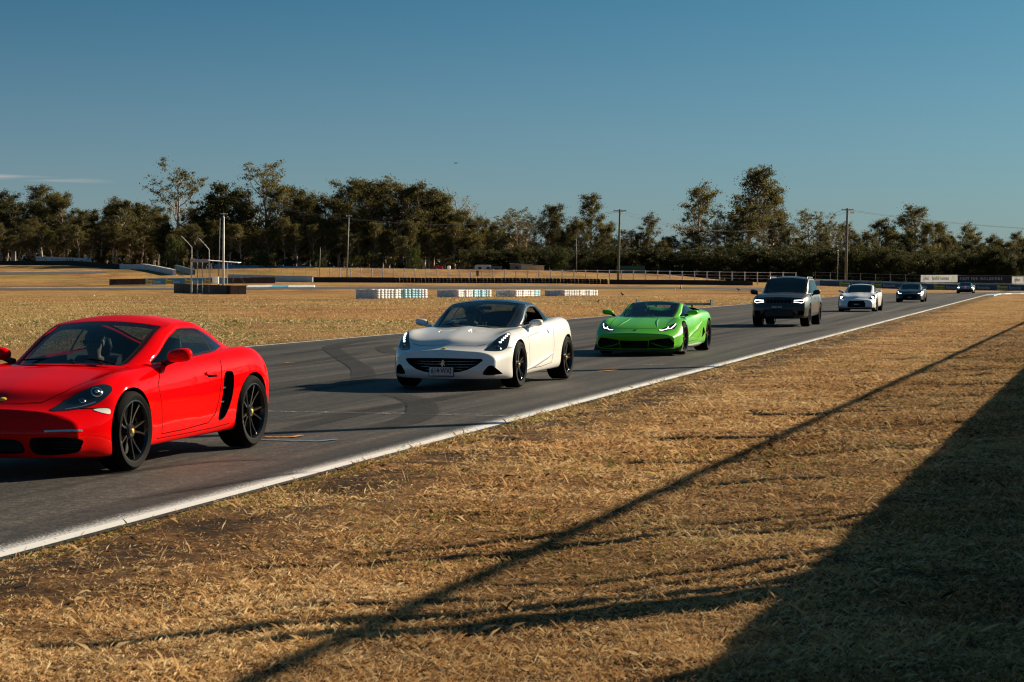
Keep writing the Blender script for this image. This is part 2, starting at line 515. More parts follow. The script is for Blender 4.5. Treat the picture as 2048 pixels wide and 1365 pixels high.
# rubber laid down by spinning tyres
m_rub, n, l, b = nmat('tyre_rubber_mark')
setp(b, col=(.006, .006, .0065), rough=.75)
at = n.new('ShaderNodeAttribute'); at.attribute_name = 'fade'
tc = n.new('ShaderNodeTexCoord')
l.new(nmath(n, l, 'MULTIPLY', at.outputs['Fac'], ramp(n, l, noise(n, l, tc.outputs['Object'], 14, 6, .7), [(.3, (.25, .25, .25)), (.7, (1, 1, 1))])), b.inputs['Alpha'])
def cr(pts, n=10):
    P = [Vector(p) for p in pts]; P = [2 * P[0] - P[1]] + P + [2 * P[-1] - P[-2]]
    out = []
    for i in range(1, len(P) - 2):
        for k in range(n):
            t = k / n
            out.append(.5 * ((2 * P[i]) + (P[i + 1] - P[i - 1]) * t + (2 * P[i - 1] - 5 * P[i] + 4 * P[i + 1] - P[i + 2]) * t * t + (3 * P[i] - P[i - 1] - 3 * P[i + 1] + P[i + 2]) * t ** 3))
    return out + [P[-2]]
def skid(pix, wid, a0=.0, a1=.8, h=.0255):
    a1 = min(1.0, a1 * 1.35)
    pts = cr([px(*p) for p in pix])
    o = strip(pts, wid, h=h, name='tyre_mark', mat=m_rub, parent=track)
    m = len(pts)
    at = o.data.attributes.new('fade', 'FLOAT', 'POINT')
    vals = []
    for i in range(m):
        t = i / (m - 1); e = min(1, t / .25, (1 - t) / .25)
        vals += [a0 + (a1 - a0) * max(0, e)] * 2
    at.data.foreach_set('value', vals)
skid([(790, 676), (720, 684), (672, 693), (665, 700), (690, 718), (722, 738), (728, 756), (722, 775)], .42, 0, .75)
skid([(800, 690), (772, 696), (775, 704), (800, 712)], .4, 0, .6, .0285)
skid([(700, 862), (790, 852), (838, 836), (848, 822), (842, 808), (810, 796), (760, 788)], .42, 0, .7, .0285)
skid([(560, 868), (640, 848), (760, 822), (900, 798), (1020, 780)], .30, 0, .55, .0265)
skid([(520, 852), (640, 836), (790, 814), (960, 786)], .26, 0, .45, .0275)
skid([(230, 1010), (420, 978), (560, 956), (640, 948)], .12, 0, .6, .0265)
skid([(180, 960), (420, 928), (630, 922)], .12, 0, .5, .0275)
skid([(1150, 720), (1260, 700), (1420, 672), (1600, 640)], .45, 0, .4, .0255)
skid([(520, 800), (700, 770), (800, 756)], .3, 0, .45, .0295)
skid([(500, 740), (640, 722), (760, 700)], .35, 0, .45, .0265)
skid([(540, 715), (640, 702), (780, 684)], .35, 0, .5, .0275)
for k in range(26):
    uu = rng.uniform(1.2, ROAD_W - .8); s0 = rng.uniform(14, 120); L = rng.uniform(14, 60); dr = rng.uniform(-.9, .9)
    pts = [road_pt(-(uu + dr * t + .12 * math.sin(5 * t)), s0 + L * t) for t in np.linspace(0, 1, 16)]
    o = strip(pts, rng.uniform(.18, .34), h=.0258 + k * .0002, name='tyre_mark', mat=m_rub, parent=track)
    at = o.data.attributes.new('fade', 'FLOAT', 'POINT')
    aa = rng.uniform(.25, .6)
    at.data.foreach_set('value', [aa * min(1, (i // 2) / 5, (15 - i // 2) / 5) for i in range(32)])

# blue-white painted kerb at the inside of the bend
m_kerbw = simple('kerb_white', (.66, .70, .74), .6, .15, 2)
m_kerbb = simple('kerb_blue', (.10, .36, .55), .6, .15, 2)
kerb = empty('kerb', (0, 0, 0)); tag(kerb, 'blue and white painted kerb inside the bend of the track', 'kerb')
for k in range(14):
    s0 = 190 + k * 3.0
    mb = MB()
    a, na = track_frame(s0); c, nc = track_frame(s0 + 3.0)
    p0, p1, p2, p3 = a - na * .06, c - nc * .06, c - nc * 1.0, a - na * 1.0
    mb._add([(p.x, p.y, -.02) for p in (p0, p1, p2, p3)] + [(p0.x, p0.y, .045), (p1.x, p1.y, .045), (p2.x, p2.y, .10), (p3.x, p3.y, .10)],
            [(3, 2, 1, 0), (4, 5, 6, 7), (0, 1, 5, 4), (1, 2, 6, 5), (2, 3, 7, 6), (3, 0, 4, 7)])
    mb.build('kerb_block', m_kerbb if k % 2 else m_kerbw, kerb)

# far side of the circuit, seen edge-on across the infield
def path(name, pts, wid, mat, h=.035):
    pts = cr(pts, 8)
    v, f = [], []
    for i, p in enumerate(pts):
        t = (pts[min(i + 1, len(pts) - 1)] - pts[max(i - 1, 0)]).normalized(); nr = Vector((-t.y, t.x))
        for q in range(5):
            c = p + nr * wid * (q / 4 - .5)
            v.append((c.x, c.y, h + tz(c.x, c.y)))
    f = [(5 * i + q, 5 * i + q + 1, 5 * i + q + 6, 5 * i + q + 5) for i in range(len(pts) - 1) for q in range(4)]
    return tag(pydata(name, v, f, mat), kind='structure')
back = path('back_track', [(-150, 255), (-100, 257), (-62, 257), (-40, 260), (-24, 264), (-4, 268), (18, 271), (34, 268)], 11, m_asphalt2)
path('back_track', [(-150, 311), (-110, 310), (-84, 309), (-72, 313), (-68, 320)], 10, m_asphalt2)
path('service_path', [(-140, 266), (-90, 268), (-60, 270), (-48, 276)], 2.2, m_asphalt2)
m_edgefar = simple('far_line_paint', (.66, .66, .64), .6, .1)
for nm, pts, w_ in (('painted_line', [(-66, 262.6), (-40, 265.6), (-24, 269.6)], .5), ('painted_line', [(-80, 315), (-72, 318.6), (-66, 320)], .9)):
    pts = cr(pts, 6); v, f = [], []
    for i, p in enumerate(pts):
        for q in (-.5, .5):
            v.append((p.x, p.y + q * w_, .05 + tz(p.x, p.y + q * w_)))
    f = [(2 * i, 2 * i + 1, 2 * i + 3, 2 * i + 2) for i in range(len(pts) - 1)]
    pydata(nm, v, f, m_edgefar, back)
fk = empty('kerb', (0, 0, 0)); tag(fk, 'white kerb with a blue middle on the far side of the infield', 'kerb')
for k, (x0, x1, mm) in enumerate(((-35.5, -32.2, m_kerbw), (-32.2, -30.0, m_kerbb), (-30, -26.6, m_kerbw))):
    mb = MB()
    for a, c in ((x0, x1),):
        za, zc = tz(a, 266.4), tz(c, 267.6)
        mb._add([(a, 266.3, za), (c, 267.4, zc), (c, 268.8, zc), (a, 267.7, za), (a, 266.3, za + .06), (c, 267.4, zc + .06), (c, 268.8, zc + .32), (a, 267.7, za + .32)],
                [(3, 2, 1, 0), (4, 5, 6, 7), (0, 1, 5, 4), (1, 2, 6, 5), (2, 3, 7, 6), (3, 0, 4, 7)])
    mb.build('kerb_block', mm, fk)

# ------------------------------------------------------------------ dry grass blades on the verge (nobody could count them)
m_blade, n, l, b = nmat('dry_grass_blade')
at = n.new('ShaderNodeAttribute'); at.attribute_name = 'tone'
c = ramp(n, l, at.outputs['Fac'], [(0, (.030, .018, .010)), (.16, (.27, .135, .058)), (.40, (.56, .325, .135)), (.68, (.74, .50, .235)), (.93, (.82, .66, .38)), (.96, (.22, .23, .045)), (1.0, (.15, .20, .03))])
l.new(c, b.inputs['Base Color']); setp(b, rough=.75, spec=.2)
tr = n.new('ShaderNodeBsdfTranslucent'); l.new(c, tr.inputs[0])
ms = n.new('ShaderNodeMixShader'); ms.inputs[0].default_value = .28
out = n['Material Output']
l.new(b.outputs[0], ms.inputs[1]); l.new(tr.outputs[0], ms.inputs[2]); l.new(ms.outputs[0], out.inputs[0])

def blades(name, X, Y, length, width, lean, tone, label, ang=None):
    N = len(X)
    Z = ground_z(X, Y)
    a = rng.uniform(0, 2 * np.pi, N) if ang is None else ang
    dx, dy = np.cos(a), np.sin(a)
    up = np.cos(lean); out_ = np.sin(lean)
    base = np.stack([X, Y, Z - .004], 1)
    side = np.stack([-dy, dx, rng.normal(0, .35, N)], 1) * (width / 2)[:, None]
    mid = base + np.stack([dx * out_ * .5, dy * out_ * .5, up * .6], 1) * length[:, None]
    l2 = np.clip(lean * 1.5, 0, 1.8)
    tip = mid + np.stack([dx * np.sin(l2), dy * np.sin(l2), np.cos(l2)], 1) * (length * .5)[:, None]
    tip[:, 2] = np.maximum(tip[:, 2], Z + .003)
    v = np.stack([base - side * .6, base + side * .6, mid + side, tip], 1).reshape(-1, 3)
    k = np.arange(N) * 4
    tri = np.stack([np.stack([k, k + 1, k + 2], 1), np.stack([k, k + 2, k + 3], 1)], 1).reshape(-1, 3)
    o = grid_mesh(name, v, tri, m_blade, smooth=False)
    at = o.data.attributes.new('tone', 'FLOAT', 'POINT')
    at.data.foreach_set('value', np.repeat(tone, 4).astype(np.float32))
    return tag(o, label, 'grass', kind='stuff')

def verge_points(N, y0, y1, power):
    """points on the verge, denser near the camera"""
    t = rng.uniform(0, 1, N)
    Y = (y0 ** power + t * (y1 ** power - y0 ** power)) ** (1 / power)
    lo = .27 * Y - 6.10; hi = .2572 * Y + .6
    lo = np.maximum(lo, -.2572 * Y - .5)
    X = lo + rng.uniform(0, 1, N) * (hi - lo)
    return X, Y
# tufts: a dozen blades each, matted and leaning out from the crown of the tuft
CX, CY = verge_points(104000, 7.0, 150, -.75)
_t = rng.uniform(0, 1, 5200); _s = 7.5 * (95 / 7.5) ** _t; _e = [road_pt(float(q), float(w)) for q, w in zip(rng.uniform(-.05, .20, 5200), _s)]   # ragged fringe along the paint
_e = np.array(_e); _k = vnoise(_e[:, 0] * 1.1, _e[:, 1] * 1.1, 61) > .40
CX = np.concatenate([CX, _e[_k, 0]]); CY = np.concatenate([CY, _e[_k, 1]])
u, s = road_uv(CX, CY)
clump = vnoise(CX * 2.2, CY * 2.2, 11) * .6 + vnoise(CX * 6.0, CY * 6.0, 12) * .4
soilm = np.clip(1.15 - np.abs((u - .65) * .9), 0, 1) * (vnoise(CX * 1.3, CY * 1.3, 5) > .36)
keep = (rng.uniform(0, 1, len(CX)) < np.clip(.30 + clump * 1.25, 0, 1) * (1 - .86 * soilm)) & (u > -.05)
keep |= (u > -.05) & (u < .22) & (vnoise(CX * 1.5, CY * 1.5, 8) > .42)
CX, CY, u, clump = CX[keep], CY[keep], u[keep], clump[keep]
per = 10; M_ = len(CX)
scl = np.clip(CY / 15, .75, 4.0)
ctone = np.clip(rng.normal(.50, .17, M_) + (vnoise(CX * .8, CY * .8, 21) - .5) * .45, 0.08, .9)
greenp = ((vnoise(CX * .45, CY * .7, 31) > .58) & (rng.uniform(0, 1, M_) < .16)) | ((u < .35) & (rng.uniform(0, 1, M_) < .35))
ang = rng.uniform(0, 2 * np.pi, (M_, per)); rr = np.abs(rng.normal(0, .024, (M_, per))) * scl[:, None]
X = (CX[:, None] + np.cos(ang) * rr).ravel(); Y = (CY[:, None] + np.sin(ang) * rr).ravel()
tone = np.clip(ctone[:, None] + rng.normal(0, .20, (M_, per)), .0, .93)
gm = np.repeat(greenp[:, None], per, 1) & (rng.uniform(0, 1, (M_, per)) < .65)
tone[gm] = rng.uniform(.95, 1.0, gm.sum()); tone = tone.ravel()
sc = np.repeat(scl, per); cl = np.repeat(clump, per); N = len(X)
uu, _ = road_uv(X, Y); k = uu > -.09
length = (rng.gamma(3, .0085, N) * (0.5 + .8 * cl) + .010) * np.clip(sc, .9, 1.25)
width = rng.uniform(.0018, .0042, N) * sc
lean = np.clip(rng.normal(1.15, .32, N), .2, 1.5)
blades('dry_grass', X[k], Y[k], length[k], width[k], lean[k], tone[k], 'short matted straw coloured grass on the verge beside the white line', (ang.ravel() + rng.normal(0, .6, N))[k])
# loose dry litter lying flat between the tufts
X, Y = verge_points(80000, 7.0, 60, -.5); u, s = road_uv(X, Y); k = u > .02; X, Y = X[k], Y[k]; N = len(X)
blades('dry_grass', X, Y, rng.uniform(.02, .07, N), rng.uniform(.0012, .0026, N) * np.clip(Y / 15, .9, 3), rng.uniform(1.35, 1.55, N), np.clip(rng.normal(.55, .28, N), 0, .93), 'flat dry grass litter strewn between the tufts of the verge')
# a few taller seed stalks and tufts
X, Y = verge_points(1500, 7.2, 40, .3)
u, s = road_uv(X, Y); k = u > .15; X, Y = X[k], Y[k]; N = len(X)
blades('dry_grass', X, Y, rng.uniform(.05, .13, N), rng.uniform(.0012, .0024, N), rng.uniform(.3, 1.1, N), rng.uniform(.4, .85, N), 'taller bleached seed stalks scattered through the dry verge grass')
# coarse tufts on the infield
t = rng.uniform(0, 1, 90000); Y = 46 * (190 / 46) ** t
lo = np.maximum(-.262 * Y, -80); hi = .27 * Y - 6.15 - 13.35
X = lo + rng.uniform(0, 1, len(Y)) * (hi - lo); k = hi > lo; X, Y = X[k], Y[k]
N = len(X); scl = Y / 50
blades('dry_grass', X, Y, rng.gamma(3, .016, N) * np.clip(scl, 1, 1.6) * (.5 + vnoise(X * .5, Y * .3, 51)), rng.uniform(.008, .018, N) * scl, rng.uniform(.5, 1.5, N),
       np.where(vnoise(X * .06, Y * .03, 41) > .55, rng.uniform(.90, 1, N), np.clip(rng.normal(.5, .16, N), 0, .92)), 'coarse yellowing grass tufts across the mown infield')

# ------------------------------------------------------------------ trackside wall and debris fence that shade the verge (right of the frame)
m_conc = simple('concrete', (.42, .41, .39), .9, .18, 1.2, .3, 60)
m_steel = simple('galvanised_steel', (.45, .47, .49), .45, .1, 6, metal=.7)
WS, WC = .305, 1.0
wd = Vector((WS, 1)).normalized(); wn_ = Vector((wd.y, -wd.x))
def wall_pt(s, off=0): 
    p = Vector((WC, 0)) + wd * s + wn_ * off
    return p
W_H, RAIL_H = 1.86, 3.02
for k in range(-1, 24):
    s0, s1 = k * 6.0 - 4, k * 6.0 + 1.97
    p = wall_pt((s0 + s1) / 2, .2)
    mb = MB()
    mb.prism([(-.30, 0), (.30, 0), (.30, .25), (.12, .55), (.10, W_H), (-.10, W_H), (-.12, .55), (-.30, .25)], -(s1 - s0) / 2, (s1 - s0) / 2,
             Matrix.Translation((p.x, p.y, -.02)) @ Matrix.Rotation(-math.atan(WS), 4, 'Z') @ Matrix(((1, 0, 0, 0), (0, 0, 1, 0), (0, 1, 0, 0), (0, 0, 0, 1))))
    w = mb.build('concrete_barrier', m_conc)
    tag(w, 'precast concrete barrier section standing along the verge opposite the track', 'barrier', 'precast wall sections beside the verge')
fence = empty('debris_fence', (*wall_pt(0, .2), W_H)); tag(fence, 'steel debris fence on top of the concrete wall', 'fence')
fo = Vector((*wall_pt(0, .2), W_H))
def fpart(name, mb, mat): return mb.build(name, mat, fence)
mb = MB(); a, c = wall_pt(-4, .2), wall_pt(134, .2)
mb.tube([(a.x - fo.x, a.y - fo.y, RAIL_H - W_H), (c.x - fo.x, c.y - fo.y, RAIL_H - W_H)], .045, 8); fpart('top_rail', mb, m_steel)
for k in range(-1, 45):
    s = k * 3.0 + 1.6 + .35 * math.sin(k * 2.3)
    p = wall_pt(s, .2) - fo.to_2d()
    for j in range(3 if k % 3 else 1):
        q = p + wd * (.45 * j)
        mb = MB(); top = RAIL_H - W_H + (.55, .25, -.35)[j] + .25 * math.sin(k * 1.7)
        mb.tube([(q.x, q.y, -.05), (q.x, q.y, min(top - .2, RAIL_H - W_H)), (q.x - wn_.x * .25, q.y - wn_.y * .25, top)], .055 if j else .08, 6)
        fpart('post', mb, m_steel)
m_wire = simple('wire_mesh', (.35, .36, .37), .5, 0, metal=.6)
vv, ff = [], []
def wirebar(p, q, w=.0045):
    b_ = len(vv); d_ = (q - p).normalized(); e = d_.cross(Vector((wn_.x, wn_.y, 0))).normalized() * w
    g = Vector((wn_.x, wn_.y, 0)) * w
    vv.extend([p + e, p - e * .5 + g, p - e * .5 - g, q + e, q - e * .5 + g, q - e * .5 - g])
    ff.extend([(b_, b_ + 1, b_ + 4, b_ + 3), (b_ + 1, b_ + 2, b_ + 5, b_ + 4), (b_ + 2, b_, b_ + 3, b_ + 5)])
hh = RAIL_H - W_H
s_ = -3.0
while s_ < 70:
    p = wall_pt(s_, .2) - fo.to_2d(); q = wall_pt(s_ + hh, .2) - fo.to_2d()
    wirebar(Vector((p.x, p.y, 0)), Vector((q.x, q.y, hh))); wirebar(Vector((p.x, p.y, hh)), Vector((q.x, q.y, 0)))
    s_ += .075
me = pydata('wire_mesh', vv, ff, m_wire, fence); me['kind'] = 'stuff'
# unseen poles with boards, added behind the wall to throw shadows onto the asphalt
def shade_pole(gx_, gy_, h0, h1, wd_, label):
    """shadow of the board from height h0 to h1 starts at ground point (gx_, gy_)"""
    t = h0 / math.tan(SUN_EL)
    bx, by = gx_ + math.sin(SUN_AZ) * t, gy_ + math.cos(SUN_AZ) * t
    e = empty('shadow_pole', (bx, by, 0)); tag(e, label, 'pole')
    mb = MB(); mb.tube([(0, 0, -.1), (0, 0, h1 + .05)], [.045, .03], 8); mb.build('pole', m_steel, e)
    mb = MB(); mb.box((0, 0, (h0 + h1) / 2), (wd_, .05, h1 - h0), rad(-40)); mb.build('banner', simple('shadow_board', (.55, .55, .56), .8, .1), e)  # made-up board, there only for the shadow it casts
x_, y_ = px(1014, 849); shade_pole(x_, y_, 5.2, 7.4, .30, 'unseen pole with a narrow board added to cast a shadow, the nearer one')
x_, y_ = px(1437, 735.5); shade_pole(x_, y_, 6.2, 7.9, .42, 'unseen pole with a wide board added to cast a shadow, the farther one')
# unseen stout post, made up to throw the broad shadow across the foreground
gxp, gyp = px(1120, 1232); t = 2.2 / math.tan(SUN_EL)
e = empty('shadow_post', (gxp + math.sin(SUN_AZ) * t, gyp + math.cos(SUN_AZ) * t, 0)); tag(e, 'unseen stout post with a bracket, added for its shadow on the verge', 'post')
mb = MB(); mb.tube([(0, 0, -.2), (0, 0, 1.6), (.05, 0, 2.5), (.1, 0, 3.0)], [.20, .18, .13, .06], 10)
mb.build('post', simple('shadow_post_timber', (.16, .12, .09), .9, .2, 5), e)
mb = MB(); mb.box((.1, .1, 2.3), (.5, .12, .14), .6); mb.build('bracket', m_steel, e)
# ------------------------------------------------------------------ gum trees
def leaf_mat(name, dark, mid, light):
    m, n, l, b = nmat(name)
    at = n.new('ShaderNodeAttribute'); at.attribute_name = 'tone'
    oi = n.new('ShaderNodeObjectInfo')
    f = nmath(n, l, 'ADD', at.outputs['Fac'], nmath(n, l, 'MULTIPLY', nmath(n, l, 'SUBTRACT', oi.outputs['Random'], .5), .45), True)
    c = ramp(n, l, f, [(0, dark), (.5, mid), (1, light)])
    l.new(c, b.inputs['Base Color']); setp(b, rough=.6, spec=.25)
    tr = n.new('ShaderNodeBsdfTranslucent'); l.new(c, tr.inputs[0])
    ms = n.new('ShaderNodeMixShader'); ms.inputs[0].default_value = .45
    l.new(b.outputs[0], ms.inputs[1]); l.new(tr.outputs[0], ms.inputs[2]); l.new(ms.outputs[0], n['Material Output'].inputs[0])
    return m
m_gum = leaf_mat('gum_leaves', (.030, .030, .008), (.105, .094, .026), (.215, .175, .048))
m_she = leaf_mat('sheoak_leaves', (.018, .021, .008), (.046, .050, .014), (.095, .092, .025))
m_yel = leaf_mat('wattle_leaves', (.030, .040, .008), (.060, .078, .012), (.11, .13, .02))
def bark(name, pale, dark):
    m, n, l, b = nmat(name)
    tc = n.new('ShaderNodeTexCoord')
    c = ramp(n, l, noise(n, l, mapping(n, l, tc.outputs['Object'], (2, 2, .35)), 1.5, 6, .7), [(.38, dark), (.56, pale)])
    l.new(c, b.inputs['Base Color']); setp(b, rough=.85)
    return m
m_bark = bark('gum_bark', (.52, .42, .33), (.17, .12, .085))
m_bark2 = bark('dark_bark', (.16, .12, .09), (.06, .045, .035))

def tree_mesh(seed, H, kind):
    r = random.Random(seed)
    mb = MB()
    tips = []
    clear = dict(tall=.36, dense=.24, sparse=.30, bare=.35, bush=.02)[kind]
    spread = dict(tall=.21, dense=.24, sparse=.30, bare=.24, bush=.55)[kind]
    lean = Vector((r.uniform(-.06, .06), r.uniform(-.06, .06), 0)) * H
    def trunk_at(t):
        return Vector((lean.x * t + math.sin(t * 5 + seed) * .018 * H, lean.y * t + math.cos(t * 4 + seed) * .018 * H, t * H * .88))
    tr = [trunk_at(t) for t in np.linspace(0, 1, 9)]
    r0 = H * (.016 if kind != 'bush' else .010)
    mb.tube(tr, [r0 * (1.25 - 1.1 * t) for t in np.linspace(0, 1, 9)], 6)
    nl = dict(tall=20, dense=26, sparse=17, bare=11, bush=16)[kind]
    for k in range(nl):
        t = clear + (1 - clear) * (k + r.uniform(0, .8)) / nl
        p = trunk_at(t)
        a = k * 2.4 + r.uniform(-.5, .5)
        rise = r.uniform(.55, 1.1) if kind in ('sparse', 'tall', 'bare') else r.uniform(.15, .8)
        prof = math.sin(math.pi * min(1, .22 + .78 * (t - clear) / (1 - clear)) ** .8) if kind != 'bush' else (1 - .75 * t)
        L = H * spread * (.55 + .6 * max(prof, .15)) * r.uniform(.7, 1.15)
        d = Vector((math.cos(a), math.sin(a), rise)).normalized()
        pts = [p]
        for q in range(4):
            d = (d + Vector((r.uniform(-.28, .28), r.uniform(-.28, .28), r.uniform(-.05, .30) if kind != 'bush' else r.uniform(-.2, .2)))).normalized()
            pts.append(pts[-1] + d * L / 4)
        rb = r0 * (.5 - .25 * t)
        mb.tube(pts, [rb, rb * .8, rb * .6, rb * .42, rb * .2], 5)
        tips.append((pts[4], 1.0)); tips.append((pts[3] + Vector((0, 0, .02 * H)), .8))
        for j in (1, 2, 3):
            for _rep in range(1 if r.random() < .5 else 2):
                e = (d + Vector((r.uniform(-1, 1), r.uniform(-1, 1), r.uniform(-.1, .8)))).normalized()
                q1 = pts[j] + e * L * .22; q2 = q1 + (e + Vector((0, 0, r.uniform(-.2, .4)))).normalized() * L * .22
                mb.tube([pts[j], q1, q2], [rb * .45, rb * .3, rb * .12], 4, caps=False)
                tips.append((q2, .8))
                if kind == 'bare':
                    for w in range(3):
                        g = q2 + Vector((r.uniform(-1, 1), r.uniform(-1, 1), r.uniform(.2, 1))).normalized() * L * .2
                        mb.tube([q2, g], [rb * .14, rb * .05], 3, caps=False)
    tips.append((trunk_at(1.0) + Vector((0, 0, .05 * H)), 1.0))
    if kind == 'dense' or kind == 'bush':
        for k in range(26 if kind == 'dense' else 20):       # fill the heart of the crown
            t = r.uniform(clear, .97)
            p = trunk_at(t); w = H * spread * (.75 * math.sin(math.pi * (.15 + .8 * (t - clear) / (1 - clear))) if kind == 'dense' else .8 * (1 - .7 * t))
            a = r.uniform(0, 6.28); q = math.sqrt(r.random()) * w
            tips.append((p + Vector((math.cos(a) * q, math.sin(a) * q, 0)), 1.1))
    V, F, TN = [], [], []
    nleaf = dict(tall=82, dense=82, sparse=52, bare=2, bush=70)[kind]
    cs = dict(tall=.072, dense=.080, sparse=.058, bare=.03, bush=.14)[kind] * H
    ls = .285 if kind != 'bush' else .23
    gr = np.random.default_rng(seed)
    for p, sc in tips:
        N = int(nleaf * sc * r.uniform(.6, 1.25))
        if N < 1: continue
        ct = r.uniform(-.25, .25)
        q = gr.normal(0, 1, (N, 3)); q /= np.linalg.norm(q, axis=1)[:, None]
        q *= (np.abs(gr.normal(0, .48, N)) + .12)[:, None] * np.array([cs, cs, cs * .72]) * sc * r.uniform(.8, 1.25)
        c = q + np.array(p)
        a = gr.uniform(0, 2 * np.pi, N); tilt = gr.normal(-.7, .5, N)
        dvec = np.stack([np.cos(a) * np.cos(tilt), np.sin(a) * np.cos(tilt), np.sin(tilt)], 1)
        sv = np.cross(dvec, gr.normal(0, 1, (N, 3))); sv /= np.linalg.norm(sv, axis=1)[:, None]
        Ls = gr.uniform(.7, 1.4, N)[:, None] * ls; Wd = Ls * .40
        V.append(np.stack([c - dvec * Ls * .5, c + sv * Wd * .5, c + dvec * Ls * .5, c - sv * Wd * .5], 1).reshape(-1, 3))
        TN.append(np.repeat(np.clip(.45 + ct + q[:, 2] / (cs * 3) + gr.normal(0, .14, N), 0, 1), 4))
    V = np.concatenate(V); TN = np.concatenate(TN)
    F = np.arange(len(V)).reshape(-1, 4)
    return mb, V, F, TN

PROTO = {}
def proto(key, seed, H, kind, lm, bm_):
    mb, V, F, TN = tree_mesh(seed, H, kind)
    t = mb.build('trunk', bm_, None, smooth=True); tme = t.data; bpy.data.objects.remove(t)
    c = grid_mesh('crown', V, F, lm, smooth=False)
    at = c.data.attributes.new('tone', 'FLOAT', 'POINT'); at.data.foreach_set('value', TN.astype(np.float32))
    cme = c.data; bpy.data.objects.remove(c)
    top = max(float(V[:, 2].max()), max(v[2] for v in mb.v))
    PROTO[key] = (tme, cme, top)
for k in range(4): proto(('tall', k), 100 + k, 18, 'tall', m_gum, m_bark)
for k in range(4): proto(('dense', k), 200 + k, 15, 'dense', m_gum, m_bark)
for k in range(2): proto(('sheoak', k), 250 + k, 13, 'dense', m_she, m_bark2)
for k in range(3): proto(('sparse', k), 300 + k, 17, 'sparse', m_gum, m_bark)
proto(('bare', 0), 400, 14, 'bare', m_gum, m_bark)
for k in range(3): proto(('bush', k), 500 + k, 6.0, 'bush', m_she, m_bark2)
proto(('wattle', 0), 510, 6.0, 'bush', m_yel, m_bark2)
proto(('wattle', 1), 511, 6.0, 'bush', m_yel, m_bark2)

LBL = {
 'tall': ('tall gum tree with a clear pale trunk in the tree line behind the raceway', 'tall gum trees'),
 'sapling': ('slender young gum with a bare pale stem at the foot of the wood', 'young gums at the foot of the wood'),
 'dense': ('full leafy gum tree of the dense wood behind the raceway', 'dense gum trees'),
 'sheoak': ('very dark dense tree standing in the wood behind the raceway', 'dark dense trees'),
 'sparse': ('open crowned gum tree with branches showing against the sky', 'open crowned gum trees'),
 'bare': ('bare dead tree with grey twigs standing among the gums', 'dead trees'),
 'bush': ('dark shrub filling the foot of the wood', 'dark shrubs under the trees'),
 'wattle': ('bright green young shrub at the edge of the wood', 'bright shrubs under the trees')}
tr_rng = random.Random(5)
def tree(kind, pxx, top_y, Yd, wide=1.0, label=None, var=None, name=None):
    """a tree whose trunk stands at distance Yd in the column pxx of the photo and whose top reaches row top_y"""
    if pxx < 330: Yd += 15
    X = (pxx - 1024) / 3982 * Yd
    zb = tz(X, Yd)
    H = CAM_H - (top_y - 557) / 3982 * Yd - zb
    keys = [k for k in PROTO if k[0] == kind]
    key = (kind, var) if var is not None else tr_rng.choice(keys)
    tme, cme, top = PROTO[key]
    s = max(.25, H / top)
    e = empty(name or ('shrub' if kind in ('bush', 'wattle') else 'gum_tree'), (X, Yd, zb - .05), tr_rng.uniform(0, 6.28))
    w = s * wide if s * wide > .55 else .55
    e.scale = (w, w, s)
    lb, gp = LBL[kind]
    if label: tag(e, label, 'shrub' if kind in ('bush', 'wattle') else 'tree')
    else: tag(e, lb, 'shrub' if kind in ('bush', 'wattle') else 'tree', gp)
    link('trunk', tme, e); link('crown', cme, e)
    return e

